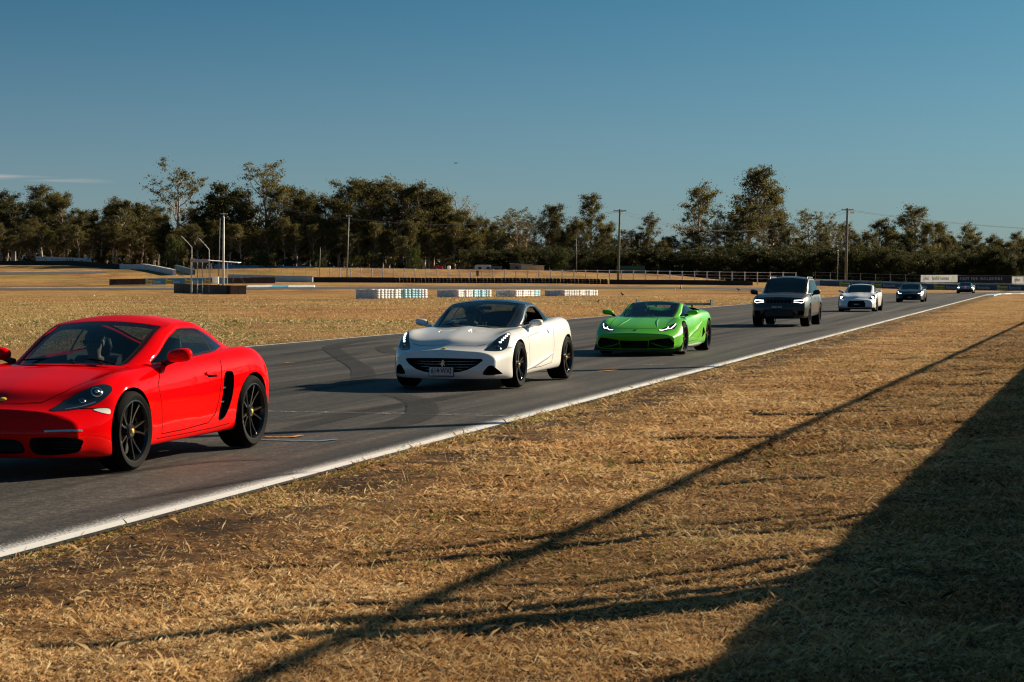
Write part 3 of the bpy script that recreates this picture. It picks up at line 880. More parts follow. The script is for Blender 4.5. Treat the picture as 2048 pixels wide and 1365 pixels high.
# the trees that make the skyline, left to right
sky_trees = [
 ('dense', -30, 380, 358, 1.2, None), ('dense', 28, 376, 356, 1.2, None), ('tall', 85, 362, 362, 1.25, None), ('dense', 128, 385, 352, 1.1, None), ('sheoak', 5, 400, 348, 1.1, None),
 ('dense', 60, 398, 350, 1.1, None), ('dense', 158, 425, 356, .9, None), ('dense', 215, 402, 360, 1.0, None), ('dense', 252, 388, 352, 1.1, None), ('dense', 292, 398, 358, 1.0, None), ('dense', 190, 430, 352, 1.0, None),
 ('sparse', 362, 312, 352, 1.25, 'tall vase shaped gum tree rising alone above the wood behind the marshal post'),
 ('dense', 330, 420, 350, 1.1, None), ('sheoak', 455, 360, 350, 1.35, 'broad dark domed tree behind the tall steel mast'),
 ('dense', 405, 415, 352, 1.0, None), ('sparse', 528, 318, 356, 1.2, 'leaning airy gum tree with drooping top beside the broad dark tree'),
 ('tall', 560, 352, 354, 1.2, None), ('dense', 600, 378, 350, 1.1, None), ('dense', 650, 384, 354, 1.1, None), ('tall', 705, 348, 358, 1.2, None), ('tall', 742, 352, 350, 1.15, None),
 ('tall', 778, 342, 356, 1.3, None), ('dense', 828, 358, 352, 1.25, None), ('dense', 868, 374, 356, 1.1, None), ('tall', 800, 366, 348, 1.2, None), ('dense', 680, 395, 346, 1.1, None),
 ('bare', 918, 372, 360, 1.2, None), ('bare', 945, 390, 354, 1.1, None), ('dense', 905, 415, 350, 1.0, None), ('dense', 955, 430, 352, 1.0, None), ('sparse', 1030, 412, 362, 1.1, None), ('dense', 990, 440, 348, 1.0, None),
 ('tall', 1095, 404, 360, 1.4, None), ('sparse', 1070, 425, 352, 1.0, None), ('dense', 1130, 445, 352, 1.0, None), ('tall', 1187, 379, 356, 1.05, 'slim gum tree with a round tuft of crown standing above its neighbours'),
 ('dense', 1160, 432, 350, .95, None), ('dense', 1218, 442, 352, .9, None), ('sparse', 1250, 455, 362, .9, None),
 ('tall', 1302, 416, 372, 1.0, 'small lollipop shaped gum beside the bare power pole'), ('dense', 1280, 462, 356, 1.0, None), ('dense', 1330, 470, 358, 1.0, None),
 ('tall', 1405, 351, 366, 1.25, 'tall gum with rounded crown and white trunk, the shorter of the twin giants'),
 ('tall', 1498, 327, 366, 1.35, 'tallest gum tree with layered crown towering over the wood'),
 ('tall', 1545, 366, 372, 1.2, None), ('dense', 1385, 452, 352, 1.0, None), ('sparse', 1450, 420, 362, .8, None), ('dense', 1460, 470, 350, 1.0, None), ('dense', 1560, 430, 352, .9, None),
 ('sparse', 1622, 416, 362, 1.35, None), ('sparse', 1655, 424, 366, 1.0, None), ('tall', 1690, 440, 372, 1.1, None), ('dense', 1600, 470, 352, 1.0, None),
 ('tall', 1752, 431, 364, 1.3, None), ('dense', 1735, 460, 352, 1.0, None), ('tall', 1832, 404, 366, 1.4, 'wide crowned gum tree rising behind the white and navy sponsor boards'), ('dense', 1790, 455, 358, 1.0, None),
 ('tall', 1885, 440, 370, 1.2, None), ('tall', 1936, 436, 366, 1.0, None), ('dense', 1905, 468, 354, 1.0, None), ('dense', 1985, 464, 362, 1.0, None), ('tall', 2030, 458, 368, 1.0, None), ('tall', 2010, 476, 358, .9, None), ('dense', 2060, 470, 356, 1.0, None)]
for kd, x_, ty, yd, wd_, lb in sky_trees:
    tree(kd, x_, ty, yd, wd_, lb)
# second rows inside the wood
for k in range(58):
    x_ = -40 + k * 37 + tr_rng.uniform(-12, 12)
    ty = (430 if x_ < 640 else 440 if x_ < 950 else 470 if x_ < 1250 else 487) + tr_rng.uniform(-14, 22)
    tree(tr_rng.choice(('dense', 'sheoak', 'dense', 'tall')), x_, ty, tr_rng.uniform(372, 392), 1.25)
for k in range(46):
    x_ = -30 + k * 47 + tr_rng.uniform(-15, 15)
    ty = (455 if x_ < 950 else 490) + tr_rng.uniform(-12, 25)
    tree(tr_rng.choice(('dense', 'sheoak', 'tall') if x_ < 900 else ('sheoak', 'sheoak', 'dense')), x_, ty, tr_rng.uniform(341, 349), 1.1)
# shrubs at the foot: sparse on the left where trunks show, a dark hedge on the right
for k in range(95):
    if k < 26:
        if k % 2: continue
        x_ = -20 + k * 38 + tr_rng.uniform(-14, 14); ty = tr_rng.uniform(500, 522)
    else: x_ = 940 + (k - 26) * 16.5 + tr_rng.uniform(-6, 6); ty = tr_rng.uniform(482, 512)
    tree('bush', x_, ty, tr_rng.uniform(337, 344), tr_rng.uniform(.9, 1.3))
for x_, ty in ((350, 472), (520, 500), (545, 505), (828, 488), (640, 500), (490, 515), (1120, 505), (710, 510)):
    tree('wattle', x_, ty, 334 + tr_rng.uniform(0, 3), .8)
for x_, ty in ((15, 388), (105, 372), (170, 415), (232, 398), (275, 394), (310, 405), (380, 400), (430, 385), (485, 372), (590, 368), (630, 384), (670, 378), (725, 352), (760, 350), (850, 362), (885, 380), (925, 402), (965, 425), (1010, 425), (1050, 430), (1110, 425), (1145, 440), (1205, 430), (1265, 452), (1345, 455), (1430, 430), (1480, 400), (1525, 395), (1585, 425), (1640, 445), (1670, 440), (1715, 455), (1775, 445), (1810, 440), (1855, 430), (1900, 452), (1950, 458), (1975, 470), (2020, 468)):
    tree(tr_rng.choice(('dense', 'dense', 'tall') if x_ < 1000 else ('tall', 'dense', 'sparse')), x_, ty + tr_rng.uniform(0, 14), tr_rng.uniform(352, 366), 1.05)
# slender pale saplings whose bare stems catch the sun along the foot of the left-hand wood
for k in range(46):
    x_ = 5 + k * 20 + tr_rng.uniform(-9, 9)
    e = tree('tall', x_, tr_rng.uniform(430, 470), tr_rng.uniform(338, 345), .45, var=k % 4)
    e['label'], e['group'] = LBL['sapling']
# the depth of the wood, a mass nobody could count
V, TN = [], []
gr = np.random.default_rng(77)
N = 95000
Yw = gr.uniform(396, 430, N); pxw = gr.uniform(-90, 2140, N); Xw = (pxw - 1024) / 3982 * Yw
topw = np.interp(pxw, [-90, 160, 190, 640, 950, 1250, 2140], [425, 430, 440, 425, 452, 498, 505]) + vnoise(pxw * .03, pxw * 0 + 3, 9) * 45
zb = terrain(Xw, Yw)
Zt = CAM_H - (topw - 557) / 3982 * Yw
z = zb + (Zt - zb) * gr.uniform(0, 1, N) ** .8
C = np.stack([Xw, Yw, z], 1)
d = gr.normal(0, 1, (N, 3)); d /= np.linalg.norm(d, axis=1)[:, None]
sv = np.cross(d, gr.normal(0, 1, (N, 3))); sv /= np.linalg.norm(sv, axis=1)[:, None]
Ls = gr.uniform(.5, 1.1, N)[:, None]
V = np.stack([C - d * Ls * .5, C + sv * Ls * .25, C + d * Ls * .5, C - sv * Ls * .25], 1).reshape(-1, 3)
wood = grid_mesh('woodland', V, np.arange(len(V)).reshape(-1, 4), m_she, smooth=False)
at = wood.data.attributes.new('tone', 'FLOAT', 'POINT'); at.data.foreach_set('value', np.repeat(gr.uniform(0, .8, N), 4).astype(np.float32))
tag(wood, 'dim depth of the dense wood behind the front trees', 'woodland', kind='stuff')
# ------------------------------------------------------------------ car building kit (car space: x forward, y left, z up, origin on the ground mid wheelbase)
def car_paint(name, col, rough=.28, metal=0.0, coat=1.0, dust=.05, spec=.5):
    m, n, l, b = nmat(name)
    setp(b, col=col, rough=rough, metal=metal, coat=coat, coatr=.03, spec=spec)
    tc = n.new('ShaderNodeTexCoord')
    # road film and dust low on the panels
    dn = noise(n, l, tc.outputs['Object'], 6, 6, .7)
    c = mixc(n, l, nmath(n, l, 'MULTIPLY', dn, dust), col, (.20, .16, .12))
    l.new(c, b.inputs['Base Color'])
    mr = n.new('ShaderNodeMapRange'); mr.inputs[3].default_value = .015; mr.inputs[4].default_value = .07
    l.new(noise(n, l, tc.outputs['Object'], 3, 5, .6), mr.inputs[0]); l.new(mr.outputs[0], b.inputs['Coat Roughness'])
    return m
def glass_mat(name, tint, rough=.0, fmix=1.0):
    m, n, l, b = nmat(name)
    tr = n.new('ShaderNodeBsdfTransparent'); tr.inputs[0].default_value = (*tint, 1)
    gl = n.new('ShaderNodeBsdfGlossy'); gl.inputs['Roughness'].default_value = .02
    ge = n.new('ShaderNodeNewGeometry'); dp = n.new('ShaderNodeVectorMath'); dp.operation = 'DOT_PRODUCT'
    l.new(ge.outputs['Incoming'], dp.inputs[0]); l.new(ge.outputs['Normal'], dp.inputs[1])
    c1 = nmath(n, l, 'SUBTRACT', 1.0, nmath(n, l, 'ABSOLUTE', dp.outputs['Value']), True)
    ms = n.new('ShaderNodeMixShader')                    # two faces of a pane: Schlick, doubled
    l.new(nmath(n, l, 'ADD', nmath(n, l, 'MULTIPLY', nmath(n, l, 'POWER', c1, 5.0), .9), .085, True), ms.inputs[0])
    l.new(tr.outputs[0], ms.inputs[1]); l.new(gl.outputs[0], ms.inputs[2]); l.new(ms.outputs[0], n['Material Output'].inputs[0])
    return m
m_glass = glass_mat('car_glass', (.38, .47, .50))
m_glass_clear = glass_mat('side_glass', (.62, .70, .70))
m_glass_dark = glass_mat('privacy_glass', (.04, .05, .05))
m_tyre = simple('tyre_rubber', (.004, .004, .0043), .8, .15, 20, spec=.1)
m_blackp = simple('black_plastic', (.012, .012, .013), .5, .1, 8)
m_void = simple('dark_recess', (.006, .006, .006), .8, 0)
m_int = simple('cabin_leather', (.014, .013, .013), .6, .15, 9, .2, 60)
m_trim = simple('rubber_trim', (.008, .008, .008), .85, 0, spec=.1)
m_rimb = simple('black_alloy', (.013, .013, .014), .22, .05, 5, metal=.3, coat=.6)
m_disc = simple('brake_disc', (.20, .19, .185), .35, .1, 12, metal=.9)
m_chrome = simple('chrome', (.75, .76, .78), .12, 0, metal=1.0)
m_lens = simple('lamp_lens', (.012, .018, .022), .10, 0, coat=1.0, spec=.6)
m_lampw = simple('lamp_white', (.72, .72, .70), .25, 0, coat=.6)
m_plate = simple('plate_white', (.62, .62, .60), .5, .05, 8)
m_plateb = simple('plate_black', (.012, .012, .013), .4, 0)
m_plate_red = simple('plate_maroon', (.16, .015, .04), .5, 0)
m_cloth = simple('roof_cloth', (.010, .010, .011), .9, .1, 20)
m_gap = simple('panel_gap', (.006, .005, .005), .9, 0, spec=.0)
m_yellow = simple('badge_yellow', (.75, .48, .03), .4, 0)
m_redcal = simple('caliper_red', (.55, .02, .015), .35, 0, coat=.5)
m_drl, n, l, b = nmat('lamp_lit'); setp(b, col=(.9, .9, .9), ecol=(1, .93, .85), estr=2.2)
m_drl_w, n, l, b = nmat('headlamp_lit'); setp(b, col=(.9, .9, .9), ecol=(1, .95, .9), estr=5.0)
m_silver = simple('silver_trim', (.55, .56, .58), .25, 0, metal=.9)

def smooth01(t): t = np.clip(t, 0, 1); return t * t * (3 - 2 * t)

class Car:
    def __init__(s, spec):
        s.sp = spec
        s.root = None
    # -- lower body surface as a closed mesh
    def grid(s):
        sp = s.sp
        xf, xr = sp['xf'], sp['xr']
        step = sp.get('step', .05)
        ends = np.array([0, .012, .03, .055, .09])
        xs = np.concatenate([xf - ends, np.linspace(xf - .13, xr + .13, int((xf - xr) / step)), (xr + ends)[::-1]])
        L = sp['lines']
        K = len(L)
        P = np.zeros((len(xs), K + 1, 2))
        for k, ln in enumerate(L):
            ln = sorted(ln)
            kx = [p[0] for p in ln]
            P[:, k + 1, 0] = pchip(kx, [p[1] for p in ln], xs)
            P[:, k + 1, 1] = pchip(kx, [p[2] for p in ln], xs)
        P[:, 0, 0] = 0; P[:, 0, 1] = P[:, 1, 1] - .012
        seg = sp.get('seg', 6)
        t = np.linspace(0, K, K * seg + 1)
        R = np.zeros((len(xs), len(t), 2))
        tk = np.arange(K + 1)
        for i in range(len(xs)):
            R[i, :, 0] = pchip(tk, P[i, :, 0], t); R[i, :, 1] = pchip(tk, P[i, :, 1], t)
        G = np.zeros((len(xs), len(t), 3))
        G[:, :, 0] = xs[:, None]; G[:, :, 1:] = R
        for _ in range(sp.get('smooth', 2)):
            H = G.copy()
            H[:, 1:-1, 1:] = G[:, 1:-1, 1:] * .5 + (G[:, :-2, 1:] + G[:, 2:, 1:]) * .25
            H[6:-6] = H[6:-6] * .5 + (H[5:-7] + H[7:-5]) * .25
            H[:, :, 0] = xs[:, None]
            G = H
        G[:, 0, 1] = 0; G[:, -1, 1] = 0
        return G
    def warp(s, V):
        sp = s.sp; xf, xr = sp['xf'], sp['xr']
        x, y, z = V[:, 0].copy(), np.abs(V[:, 1]), V[:, 2]
        bf, pf, Lf = sp['bend_f']
        x2 = x - bf * (y / .9) ** pf * smooth01((x - (xf - Lf)) / Lf)
        nz = sp['nose']
        x2 += pchip([p[0] for p in nz], [p[1] for p in nz], z) * smooth01((x - (xf - .45)) / .45)
        br, pr, Lr = sp['bend_r']
        x2 += br * (y / .9) ** pr * smooth01(((xr + Lr) - x) / Lr)
        tl = sp['tail']
        x2 += pchip([p[0] for p in tl], [p[1] for p in tl], z) * smooth01(((xr + .4) - x) / .4)
        W = V.copy(); W[:, 0] = x2
        return W
    def tub(s):
        G = s.grid(); nx, m = G.shape[:2]
        V, F = [G.reshape(-1, 3)], []
        for i in range(nx - 1):
            for j in range(m - 1):
                a = i * m + j
                F.append((a, a + 1, a + m + 1, a + m))
        base = nx * m; C = 10
        for end, i in ((0, 0), (1, nx - 1)):
            rows = G[i]
            cap = np.zeros((m, C + 1, 3))
            for q in range(C + 1):
                cap[:, q, 0] = rows[:, 0]; cap[:, q, 1] = rows[:, 1] * q / C; cap[:, q, 2] = rows[:, 2]
            V.append(cap.reshape(-1, 3))
            for j in range(m - 1):
                for q in range(C):
                    a = base + j * (C + 1) + q
                    f = (a, a + 1, a + C + 2, a + C + 1)
                    F.append(f[::-1] if end == 0 else f)
            base += m * (C + 1)
        V = np.concatenate(V)
        n0 = len(V)
        M = V.copy(); M[:, 1] *= -1
        V = s.warp(np.concatenate([V, M]))
        F = [f[::-1] for f in F] + [tuple(i + n0 for i in f) for f in F]
        bm = bmesh.new()
        vs = [bm.verts.new(v) for v in V]
        for f in F:
            try: bm.faces.new([vs[i] for i in f])
            except ValueError: pass
        bmesh.ops.remove_doubles(bm, verts=bm.verts, dist=1e-4)
        bmesh.ops.dissolve_degenerate(bm, edges=bm.edges, dist=1e-4)
        bmesh.ops.recalc_face_normals(bm, faces=bm.faces)
        me = bpy.data.meshes.new('tub')
        bm.to_mesh(me); s.bvh = BVHTree.FromBMesh(bm)
        bm.verts.ensure_lookup_table(); bm.faces.ensure_lookup_table(); bm.normal_update()
        s.vn = [v.normal.copy() for v in bm.verts]; s.vc = [v.co.copy() for v in bm.verts]
        s.fv = [[v.index for v in f.verts] for f in bm.faces]
        bm.free()
        me.materials.append(s.sp['paint'])
        return me
    def snormal(s, p):
        co, n, fi, d = s.bvh.find_nearest(p)
        w, acc = 0, Vector((0, 0, 0))
        for vi in s.fv[fi]:
            k = 1 / ((s.vc[vi] - co).length ** 2 + 1e-7)
            acc += s.vn[vi] * k; w += k
        return acc.normalized(), d
    def on(s, p, d):
        """project approximate point p onto the body along direction d (pointing outwards)"""
        p, d = Vector(p), Vector(d).normalized()
        h = s.bvh.ray_cast(p + d * 1.2, -d, 2.4)
        if h[0] is None:
            co, n, fi, _ = s.bvh.find_nearest(p); return co, s.snormal(co)[0]
        return h[0], s.snormal(h[0])[0]
    # -- carve and split
    def carve(s, parts):
        me = s.tub()
        o = bpy.data.objects.new('tub', me); COL.objects.link(o)
        cut = MB(); mats = [m_void, m_int, s.sp['paint']]
        for c in s.sp['cutters'](s): 
            b = len(cut.v); cut.v += c.v; cut.f += [tuple(i + b for i in f) for f in c.f]; cut.m += c.m
        co = cut.build('cut', mats)
        bmx = bmesh.new(); bmx.from_mesh(co.data); bmesh.ops.recalc_face_normals(bmx, faces=bmx.faces); bmx.to_mesh(co.data); bmx.free()
        md = o.modifiers.new('b', 'BOOLEAN'); md.operation = 'DIFFERENCE'; md.object = co; md.solver = 'EXACT'
        md.material_mode = 'TRANSFER'; md.use_self = True
        dg = bpy.context.evaluated_depsgraph_get(); dg.update()
        ev = o.evaluated_get(dg)
        r = bpy.data.meshes.new_from_object(ev)
        bpy.data.objects.remove(o); bpy.data.objects.remove(co)
        # normals
        mats = list(r.materials)
        polys = []
        for p in r.polygons:
            paint = mats[p.material_index] == s.sp['paint'] if p.material_index < len(mats) else True
            ns = []
            for vi in p.vertices:
                if paint:
                    nn, d = s.snormal(r.vertices[vi].co)
                    ns.append(nn if d < .004 and nn.dot(p.normal) > .3 else p.normal.copy())
                else: ns.append(p.normal.copy())
            c = p.center
            nm = 'body'
            if paint:
                for key, fn in parts:
                    if fn(c.x, abs(c.y), c.z, c.y): nm = key; break
            if nm == 'door': nm = 'door+' if c.y > 0 else 'door-'
            polys.append((nm, list(p.vertices), mats[p.material_index], ns))
        s.out = {}
        for nm in sorted(set(p[0] for p in polys)):
            vmap, V, F, MI, NS, ml = {}, [], [], [], [], []
            for k, vi, mt, ns in polys:
                if k != nm: continue
                f = []
                for i in vi:
                    if i not in vmap: vmap[i] = len(V); V.append(r.vertices[i].co.copy())
                    f.append(vmap[i])
                if mt not in ml: ml.append(mt)
                F.append(f); MI.append(ml.index(mt)); NS += ns
            nmesh = bpy.data.meshes.new(nm.strip('+-')); nmesh.from_pydata(V, [], F)
            for m_ in ml: nmesh.materials.append(m_)
            nmesh.polygons.foreach_set('material_index', MI)
            nmesh.polygons.foreach_set('use_smooth', [True] * len(F))
            if sum(len(p.vertices) for p in nmesh.polygons) == len(NS):
                nmesh.normals_split_custom_set([tuple(v) for v in NS])
            s.out[nm] = link(nm.strip('+-'), nmesh, s.root)
    # -- things laid on the skin
    def patch(s, name, pts, d, mat, off=.004, parent=None, rings=5, n=40, sink=.008, round_=True):
        P = [Vector(p) for p in pts]
        if round_:
            Q = []
            m = len(P)
            for i in range(m):
                a, b_, c, e = P[i - 1], P[i], P[(i + 1) % m], P[(i + 2) % m]
                for k in range(max(2, n // m)):
                    t = k / max(2, n // m)
                    Q.append(.5 * ((2 * b_) + (c - a) * t + (2 * a - 5 * b_ + 4 * c - e) * t * t + (3 * b_ - a - 3 * c + e) * t ** 3))
            P = Q
        else:
            Q = []
            for i in range(len(P)):
                for k in range(4): Q.append(P[i].lerp(P[(i + 1) % len(P)], k / 4))
            P = Q
        c = sum(P, Vector()) / len(P)
        V, F, N = [], [], len(P)
        for p in P:
            q, nr = s.on(p, d); V.append(q - nr * sink)
        for r in range(rings):
            t = 1 - r / rings if r else .985
            for p in P:
                q, nr = s.on(c.lerp(p, t), d); V.append(q + nr * off)
        q, nr = s.on(c, d); V.append(q + nr * off)
        for r in range(rings):
            for i in range(N):
                F.append((r * N + i, r * N + (i + 1) % N, (r + 1) * N + (i + 1) % N, (r + 1) * N + i))
        for i in range(N): F.append((rings * N + i, rings * N + (i + 1) % N, len(V) - 1))
        if (V[1] - V[0]).cross(V[N] - V[0]).dot(Vector(d)) < 0: F = [f[::-1] for f in F]
        o = pydata(name, V, F, mat, parent or s.root, smooth=True)
        o.data.set_sharp_from_angle(angle=rad(50))
        return o
    def line(s, name, pts, d, w, mat, off=.002, parent=None, sub=6, hgt=0.0):
        """ribbon that follows the skin; d may be one direction or one per point"""
        w0, h0 = w, hgt
        P = [Vector(p) for p in pts]; Q = []
        for i in range(len(P) - 1):
            for k in range(sub): Q.append((P[i].lerp(P[i + 1], k / sub)))
        Q.append(P[-1])
        V, F = [], []
        pr = [s.on(q, d) for q in Q]
        for i, (q, nr) in enumerate(pr):
            t = (pr[min(i + 1, len(pr) - 1)][0] - pr[max(i - 1, 0)][0])
            sd = t.cross(nr)
            if sd.length < 1e-6: sd = Vector((0, 1, 0))
            sd.normalize()
            e = min(1, i / (len(pr) - 1) / .3, (1 - i / (len(pr) - 1)) / .3) if hgt else 1
            w, hgt = (w0 * (.35 + .65 * e), h0 * e + 1e-4) if h0 else (w0, 0)
            V += [q + sd * w / 2 - nr * (.01 if hgt else 0) + nr * (0 if hgt else off), q + sd * w / 2 * (.8 if hgt else 1) + nr * (off + hgt), q - sd * w / 2 * (.8 if hgt else 1) + nr * (off + hgt), q - sd * w / 2 - nr * (.01 if hgt else 0) + nr * (0 if hgt else off)]
        for i in range(len(pr) - 1):
            for k in range(3):
                a = i * 4 + k
                F.append((a, a + 1, a + 5, a + 4))
        return pydata(name, V, F, mat, parent or s.root, smooth=bool(hgt))
    def both(s, fn):
        for sg in (1, -1): fn(sg)
    def mir(s, pts, sg): return [(p[0], p[1] * sg, p[2]) for p in pts]

    # -- cabin: pillars, roof and glass
    def greenhouse(s):
        g = s.sp['gh']
        bw, wx0, wx1 = g['bend']
        marks = [g['wind'][0], g['wind'][1], g['rear'][0], g['rear'][1], g['dlo'][0], g['dlo'][1]] + [v for p in g['pillars'] for v in p] + list(g.get('marks', ()))
        x0, x1 = g['belt'][0][0], g['belt'][-1][0]
        marks = [v for v in marks if x1 < v < x0]
        xs = sorted(set([round(v, 4) for v in np.linspace(x0, x1, 44)] + [round(v, 4) for v in marks]), reverse=True)
        xs = np.array(xs)
        # drop stations too close to marks
        keep = [xs[0]]
        for v in xs[1:]:
            if keep[-1] - v < .012 and round(v, 4) not in [round(q, 4) for q in marks]: continue
            if keep[-1] - v < .012 and round(keep[-1], 4) not in [round(q, 4) for q in marks]: keep[-1] = v; continue
            keep.append(v)
        xs = np.array(keep)
        def ip(keys, c): k = sorted(keys); return pchip([p[0] for p in k], [p[c] for p in k], xs)
        yb, zb = ip(g['belt'], 1), ip(g['belt'], 2)
        yc, zc = ip(g['cant'], 1), ip(g['cant'], 2)
        zt = ip(g['top'], 1)
        db, dt = ip(g['dbot'], 1), ip(g['dtop'], 1)
        ns = [2, 5, 2]; ne = 2; ng = 9; qe = g.get('edge', .10); qt = .035
        rows = []
        tags = []
        for i, x in enumerate(xs):
            h = max(zc[i] - zb[i], 1e-4)
            inside = g['dlo'][1] - 1e-6 <= x <= g['dlo'][0] + 1e-6
            a, b_ = (np.clip((db[i] - zb[i]) / h, .02, .97), np.clip((dt[i] - zb[i]) / h, .03, .98)) if inside else (.5, .5)
            b_ = max(a, b_)
            ss = np.concatenate([np.linspace(0, a, ns[0] + 1)[:-1], np.linspace(a, b_, ns[1] + 1)[:-1], np.linspace(b_, 1, ns[2] + 1)])
            pts = []
            for t in ss:
                pts.append((x, yb[i] + (yc[i] - yb[i]) * t + g.get('bulge', .03) * t * (1 - t) * 2, zb[i] + h * t))
            qs = np.concatenate([np.linspace(0, qe, ne + 1)[1:], [qe + qt], np.linspace(qe + qt, 1, ng + 1)[1:]])
            for q in qs:
                pts.append((x, yc[i] * (1 - q), zc[i] + (zt[i] - zc[i]) * (1 - (1 - q) ** 2.1)))
            rows.append(pts)
        A = np.array(rows)
        w = smooth01((A[:, :, 0] - wx1) / (wx0 - wx1))
        A[:, :, 0] -= bw * (np.minimum(np.abs(A[:, :, 1]), .62) / .6) ** 2 * w
        br = g.get('bend_r', 0)
        w = smooth01((wx1 - .3 - A[:, :, 0]) / .8)
        A[:, :, 0] += br * (np.minimum(np.abs(A[:, :, 1]), .62) / .6) ** 2 * w
        nx_, m = A.shape[:2]
        nside = sum(ns)
        parts = {}
        def put(key, mi, f): parts.setdefault(key, []).append((mi, f))
        for i in range(nx_ - 1):
            xm = (xs[i] + xs[i + 1]) / 2
            for j in range(m - 1):
                quad = (i * m + j, i * m + j + 1, (i + 1) * m + j + 1, (i + 1) * m + j)
                inw = g['wind'][1] < xm < g['wind'][0]
                inr = g['rear'][1] < xm < g['rear'][0]
                if ns[0] <= j < ns[0] + ns[1]:
                    if g['dlo'][1] < xm < g['dlo'][0]:
                        pil = [k for k, p in enumerate(g['pillars']) if p[1] < xm < p[0]]
                        seg = sum(1 for p in g['pillars'] if xm < p[1])
                        put('side_window%d' % seg if not pil else 'pillar%d' % pil[0], 0, quad); continue
                    else: put('roof', 0, quad); continue
                if j >= nside + ne + 1 and (inw or inr):
                    put('windscreen' if inw else 'rear_window', 0, quad); continue
                if j == nside + ne and (inw or inr): put('seal0' if inw else 'seal1', 0, quad); continue
                if g.get('open') and xm < g['open'] and j >= nside - ns[2]: continue
                put('soft_top' if g.get('soft') is not None and xm < g['soft'] and j >= nside - ns[2] else 'roof', 0, quad)
        for key, fl in parts.items():
            for sg in ((1, -1) if key.startswith(('side', 'seal', 'pillar')) else (0,)):
                if key.startswith('side') and (sg in g.get('open_side', ()) and key[-1] in g.get('open_seg', '0')): continue
                V, F = [], []
                for side in ((1, -1) if sg == 0 else (sg,)):
                    mp = {}
                    for mi, q in fl:
                        f = []
                        for i in q:
                            if i not in mp:
                                mp[i] = len(V); v = A[i // m, i % m]; V.append((v[0], v[1] * side, v[2]))
                            f.append(mp[i])
                        F.append(f if side < 0 else f[::-1])
                bm = bmesh.new(); vs = [bm.verts.new(v) for v in V]
                for f in F:
                    try: bm.faces.new([vs[i] for i in f])
                    except ValueError: pass
                bmesh.ops.remove_doubles(bm, verts=bm.verts, dist=2e-4)
                bmesh.ops.dissolve_degenerate(bm, edges=bm.edges, dist=2e-4)
                nm = key.rstrip('0123456789')
                mat = {'roof': g['roof_mat'], 'soft_top': m_cloth, 'seal': m_trim, 'pillar': m_trim}.get(nm, g.get('glass', m_glass))
                if nm in ('roof', 'pillar', 'seal', 'soft_top'):
                    bmesh.ops.recalc_face_normals(bm, faces=bm.faces)
                me = bpy.data.meshes.new(nm); bm.to_mesh(me); bm.free()
                me.materials.append(mat)
                me.polygons.foreach_set('use_smooth', [True] * len(me.polygons))
                o = link({'seal': 'window_seal', 'pillar': 'pillar'}.get(nm, nm), me, s.root)
                if nm == 'roof':
                    sm = o.modifiers.new('t', 'SOLIDIFY'); sm.thickness = .035; sm.offset = 0
                    # keep the outside where it was: shell grows inwards
                    sm.offset = -1 if max(me.polygons, key=lambda q: q.center.z).normal.z > 0 else 1
                    me.materials.append(m_int); sm.material_offset = 1; sm.material_offset_rim = 0
                    me.set_sharp_from_angle(angle=rad(40))
        s.ghA, s.ghxs = A, xs

    # -- running gear
    def wheel(s, x, y, r, w, style, sg, steer=0.0, cal=None, cap=None):
        k = style
        rr = r * k.get('rim', .74)
        M = Matrix.Rotation(-math.pi / 2, 4, 'X')      # lathe axis z -> +y
        t = w / 2
        mb = MB()
        # barrel with lip
        mb.lathe([(rr - .004, t - .004), (rr - .016, t - .002), (rr - .024, t - .016), (rr - .034, t - .05), (rr - .030, -t + .02), (rr - .004, -t + .01)], 40, M)
        n = k['n']; a0 = k.get('rot', .3)
        for i in range(n):
            for sgn in k.get('twin', (-1, 1)):
                a = a0 + 2 * math.pi * i / n
                ain, aout = a + sgn * k.get('sin', .12), a + sgn * k.get('sout', .22)
                pin, pout = .052, rr - .018
                def pt(rad_, an, z): return (rad_ * math.cos(an), rad_ * math.sin(an), z)
                wi, wo = k.get('wi', .022), k.get('wo', .016)
                zi, zo = t - k.get('dish', .035), t - .022
                vs = []
                for rad_, an, wd_, z in ((pin, ain, wi, zi), ((pin + pout) / 2, (ain + aout) / 2, (wi + wo) * .45, (zi + zo) / 2 - .004), (pout, aout, wo, zo)):
                    c_, s_ = math.cos(an), math.sin(an)
                    for q, dz in ((-1, -.030), (-.6, 0), (.6, 0), (1, -.030)):
                        vs.append(M @ Vector((rad_ * c_ - q * wd_ * s_, rad_ * s_ + q * wd_ * c_, z + dz)))
                fs = [(b + j, b + j + 1, b + j + 5, b + j + 4) for b in (0, 4) for j in range(3)] + [(0, 4, 7, 3), (4, 8, 11, 7)]
                mb._add(vs, fs)
        mb.lathe([(.001, t - .028), (.05, t - .03), (.068, t - .045), (.07, t - .09), (.001, t - .09)], 24, M)
        wo_ = mb.build('wheel', k.get('mat', m_rimb), s.root, angle=35)
        wo_.location = (x, y * sg, r); wo_.rotation_euler = (0, rad(random.uniform(0, 70)), (0 if sg > 0 else math.pi) + steer)
        mb = MB()
        pr = [(rr - .006, t - .006), (rr + .010, t + .004), (rr + (r - rr) * .5, t + .008), (r - .022, t - .004), (r - .006, t - .022)]
        for q in (.028, .012): 
            zz = t * q * 20 - .0
        tread = []
        for zc_ in (.34, -.0, -.34):
            tread += [(r, zc_ * w + .05 * w), (r - .007, zc_ * w + .04 * w), (r - .007, zc_ * w - .0 * w), (r, zc_ * w - .01 * w)]
        pr += [(r, t - .034)] + [p for p in tread if abs(p[1]) < t - .036] + [(r, -t + .034), (r - .006, -t + .022), (r - .022, -t + .004), (rr + (r - rr) * .5, -t - .008), (rr - .006, -t + .006), (rr - .006, t - .006)]
        mb.lathe(pr, 56, M)
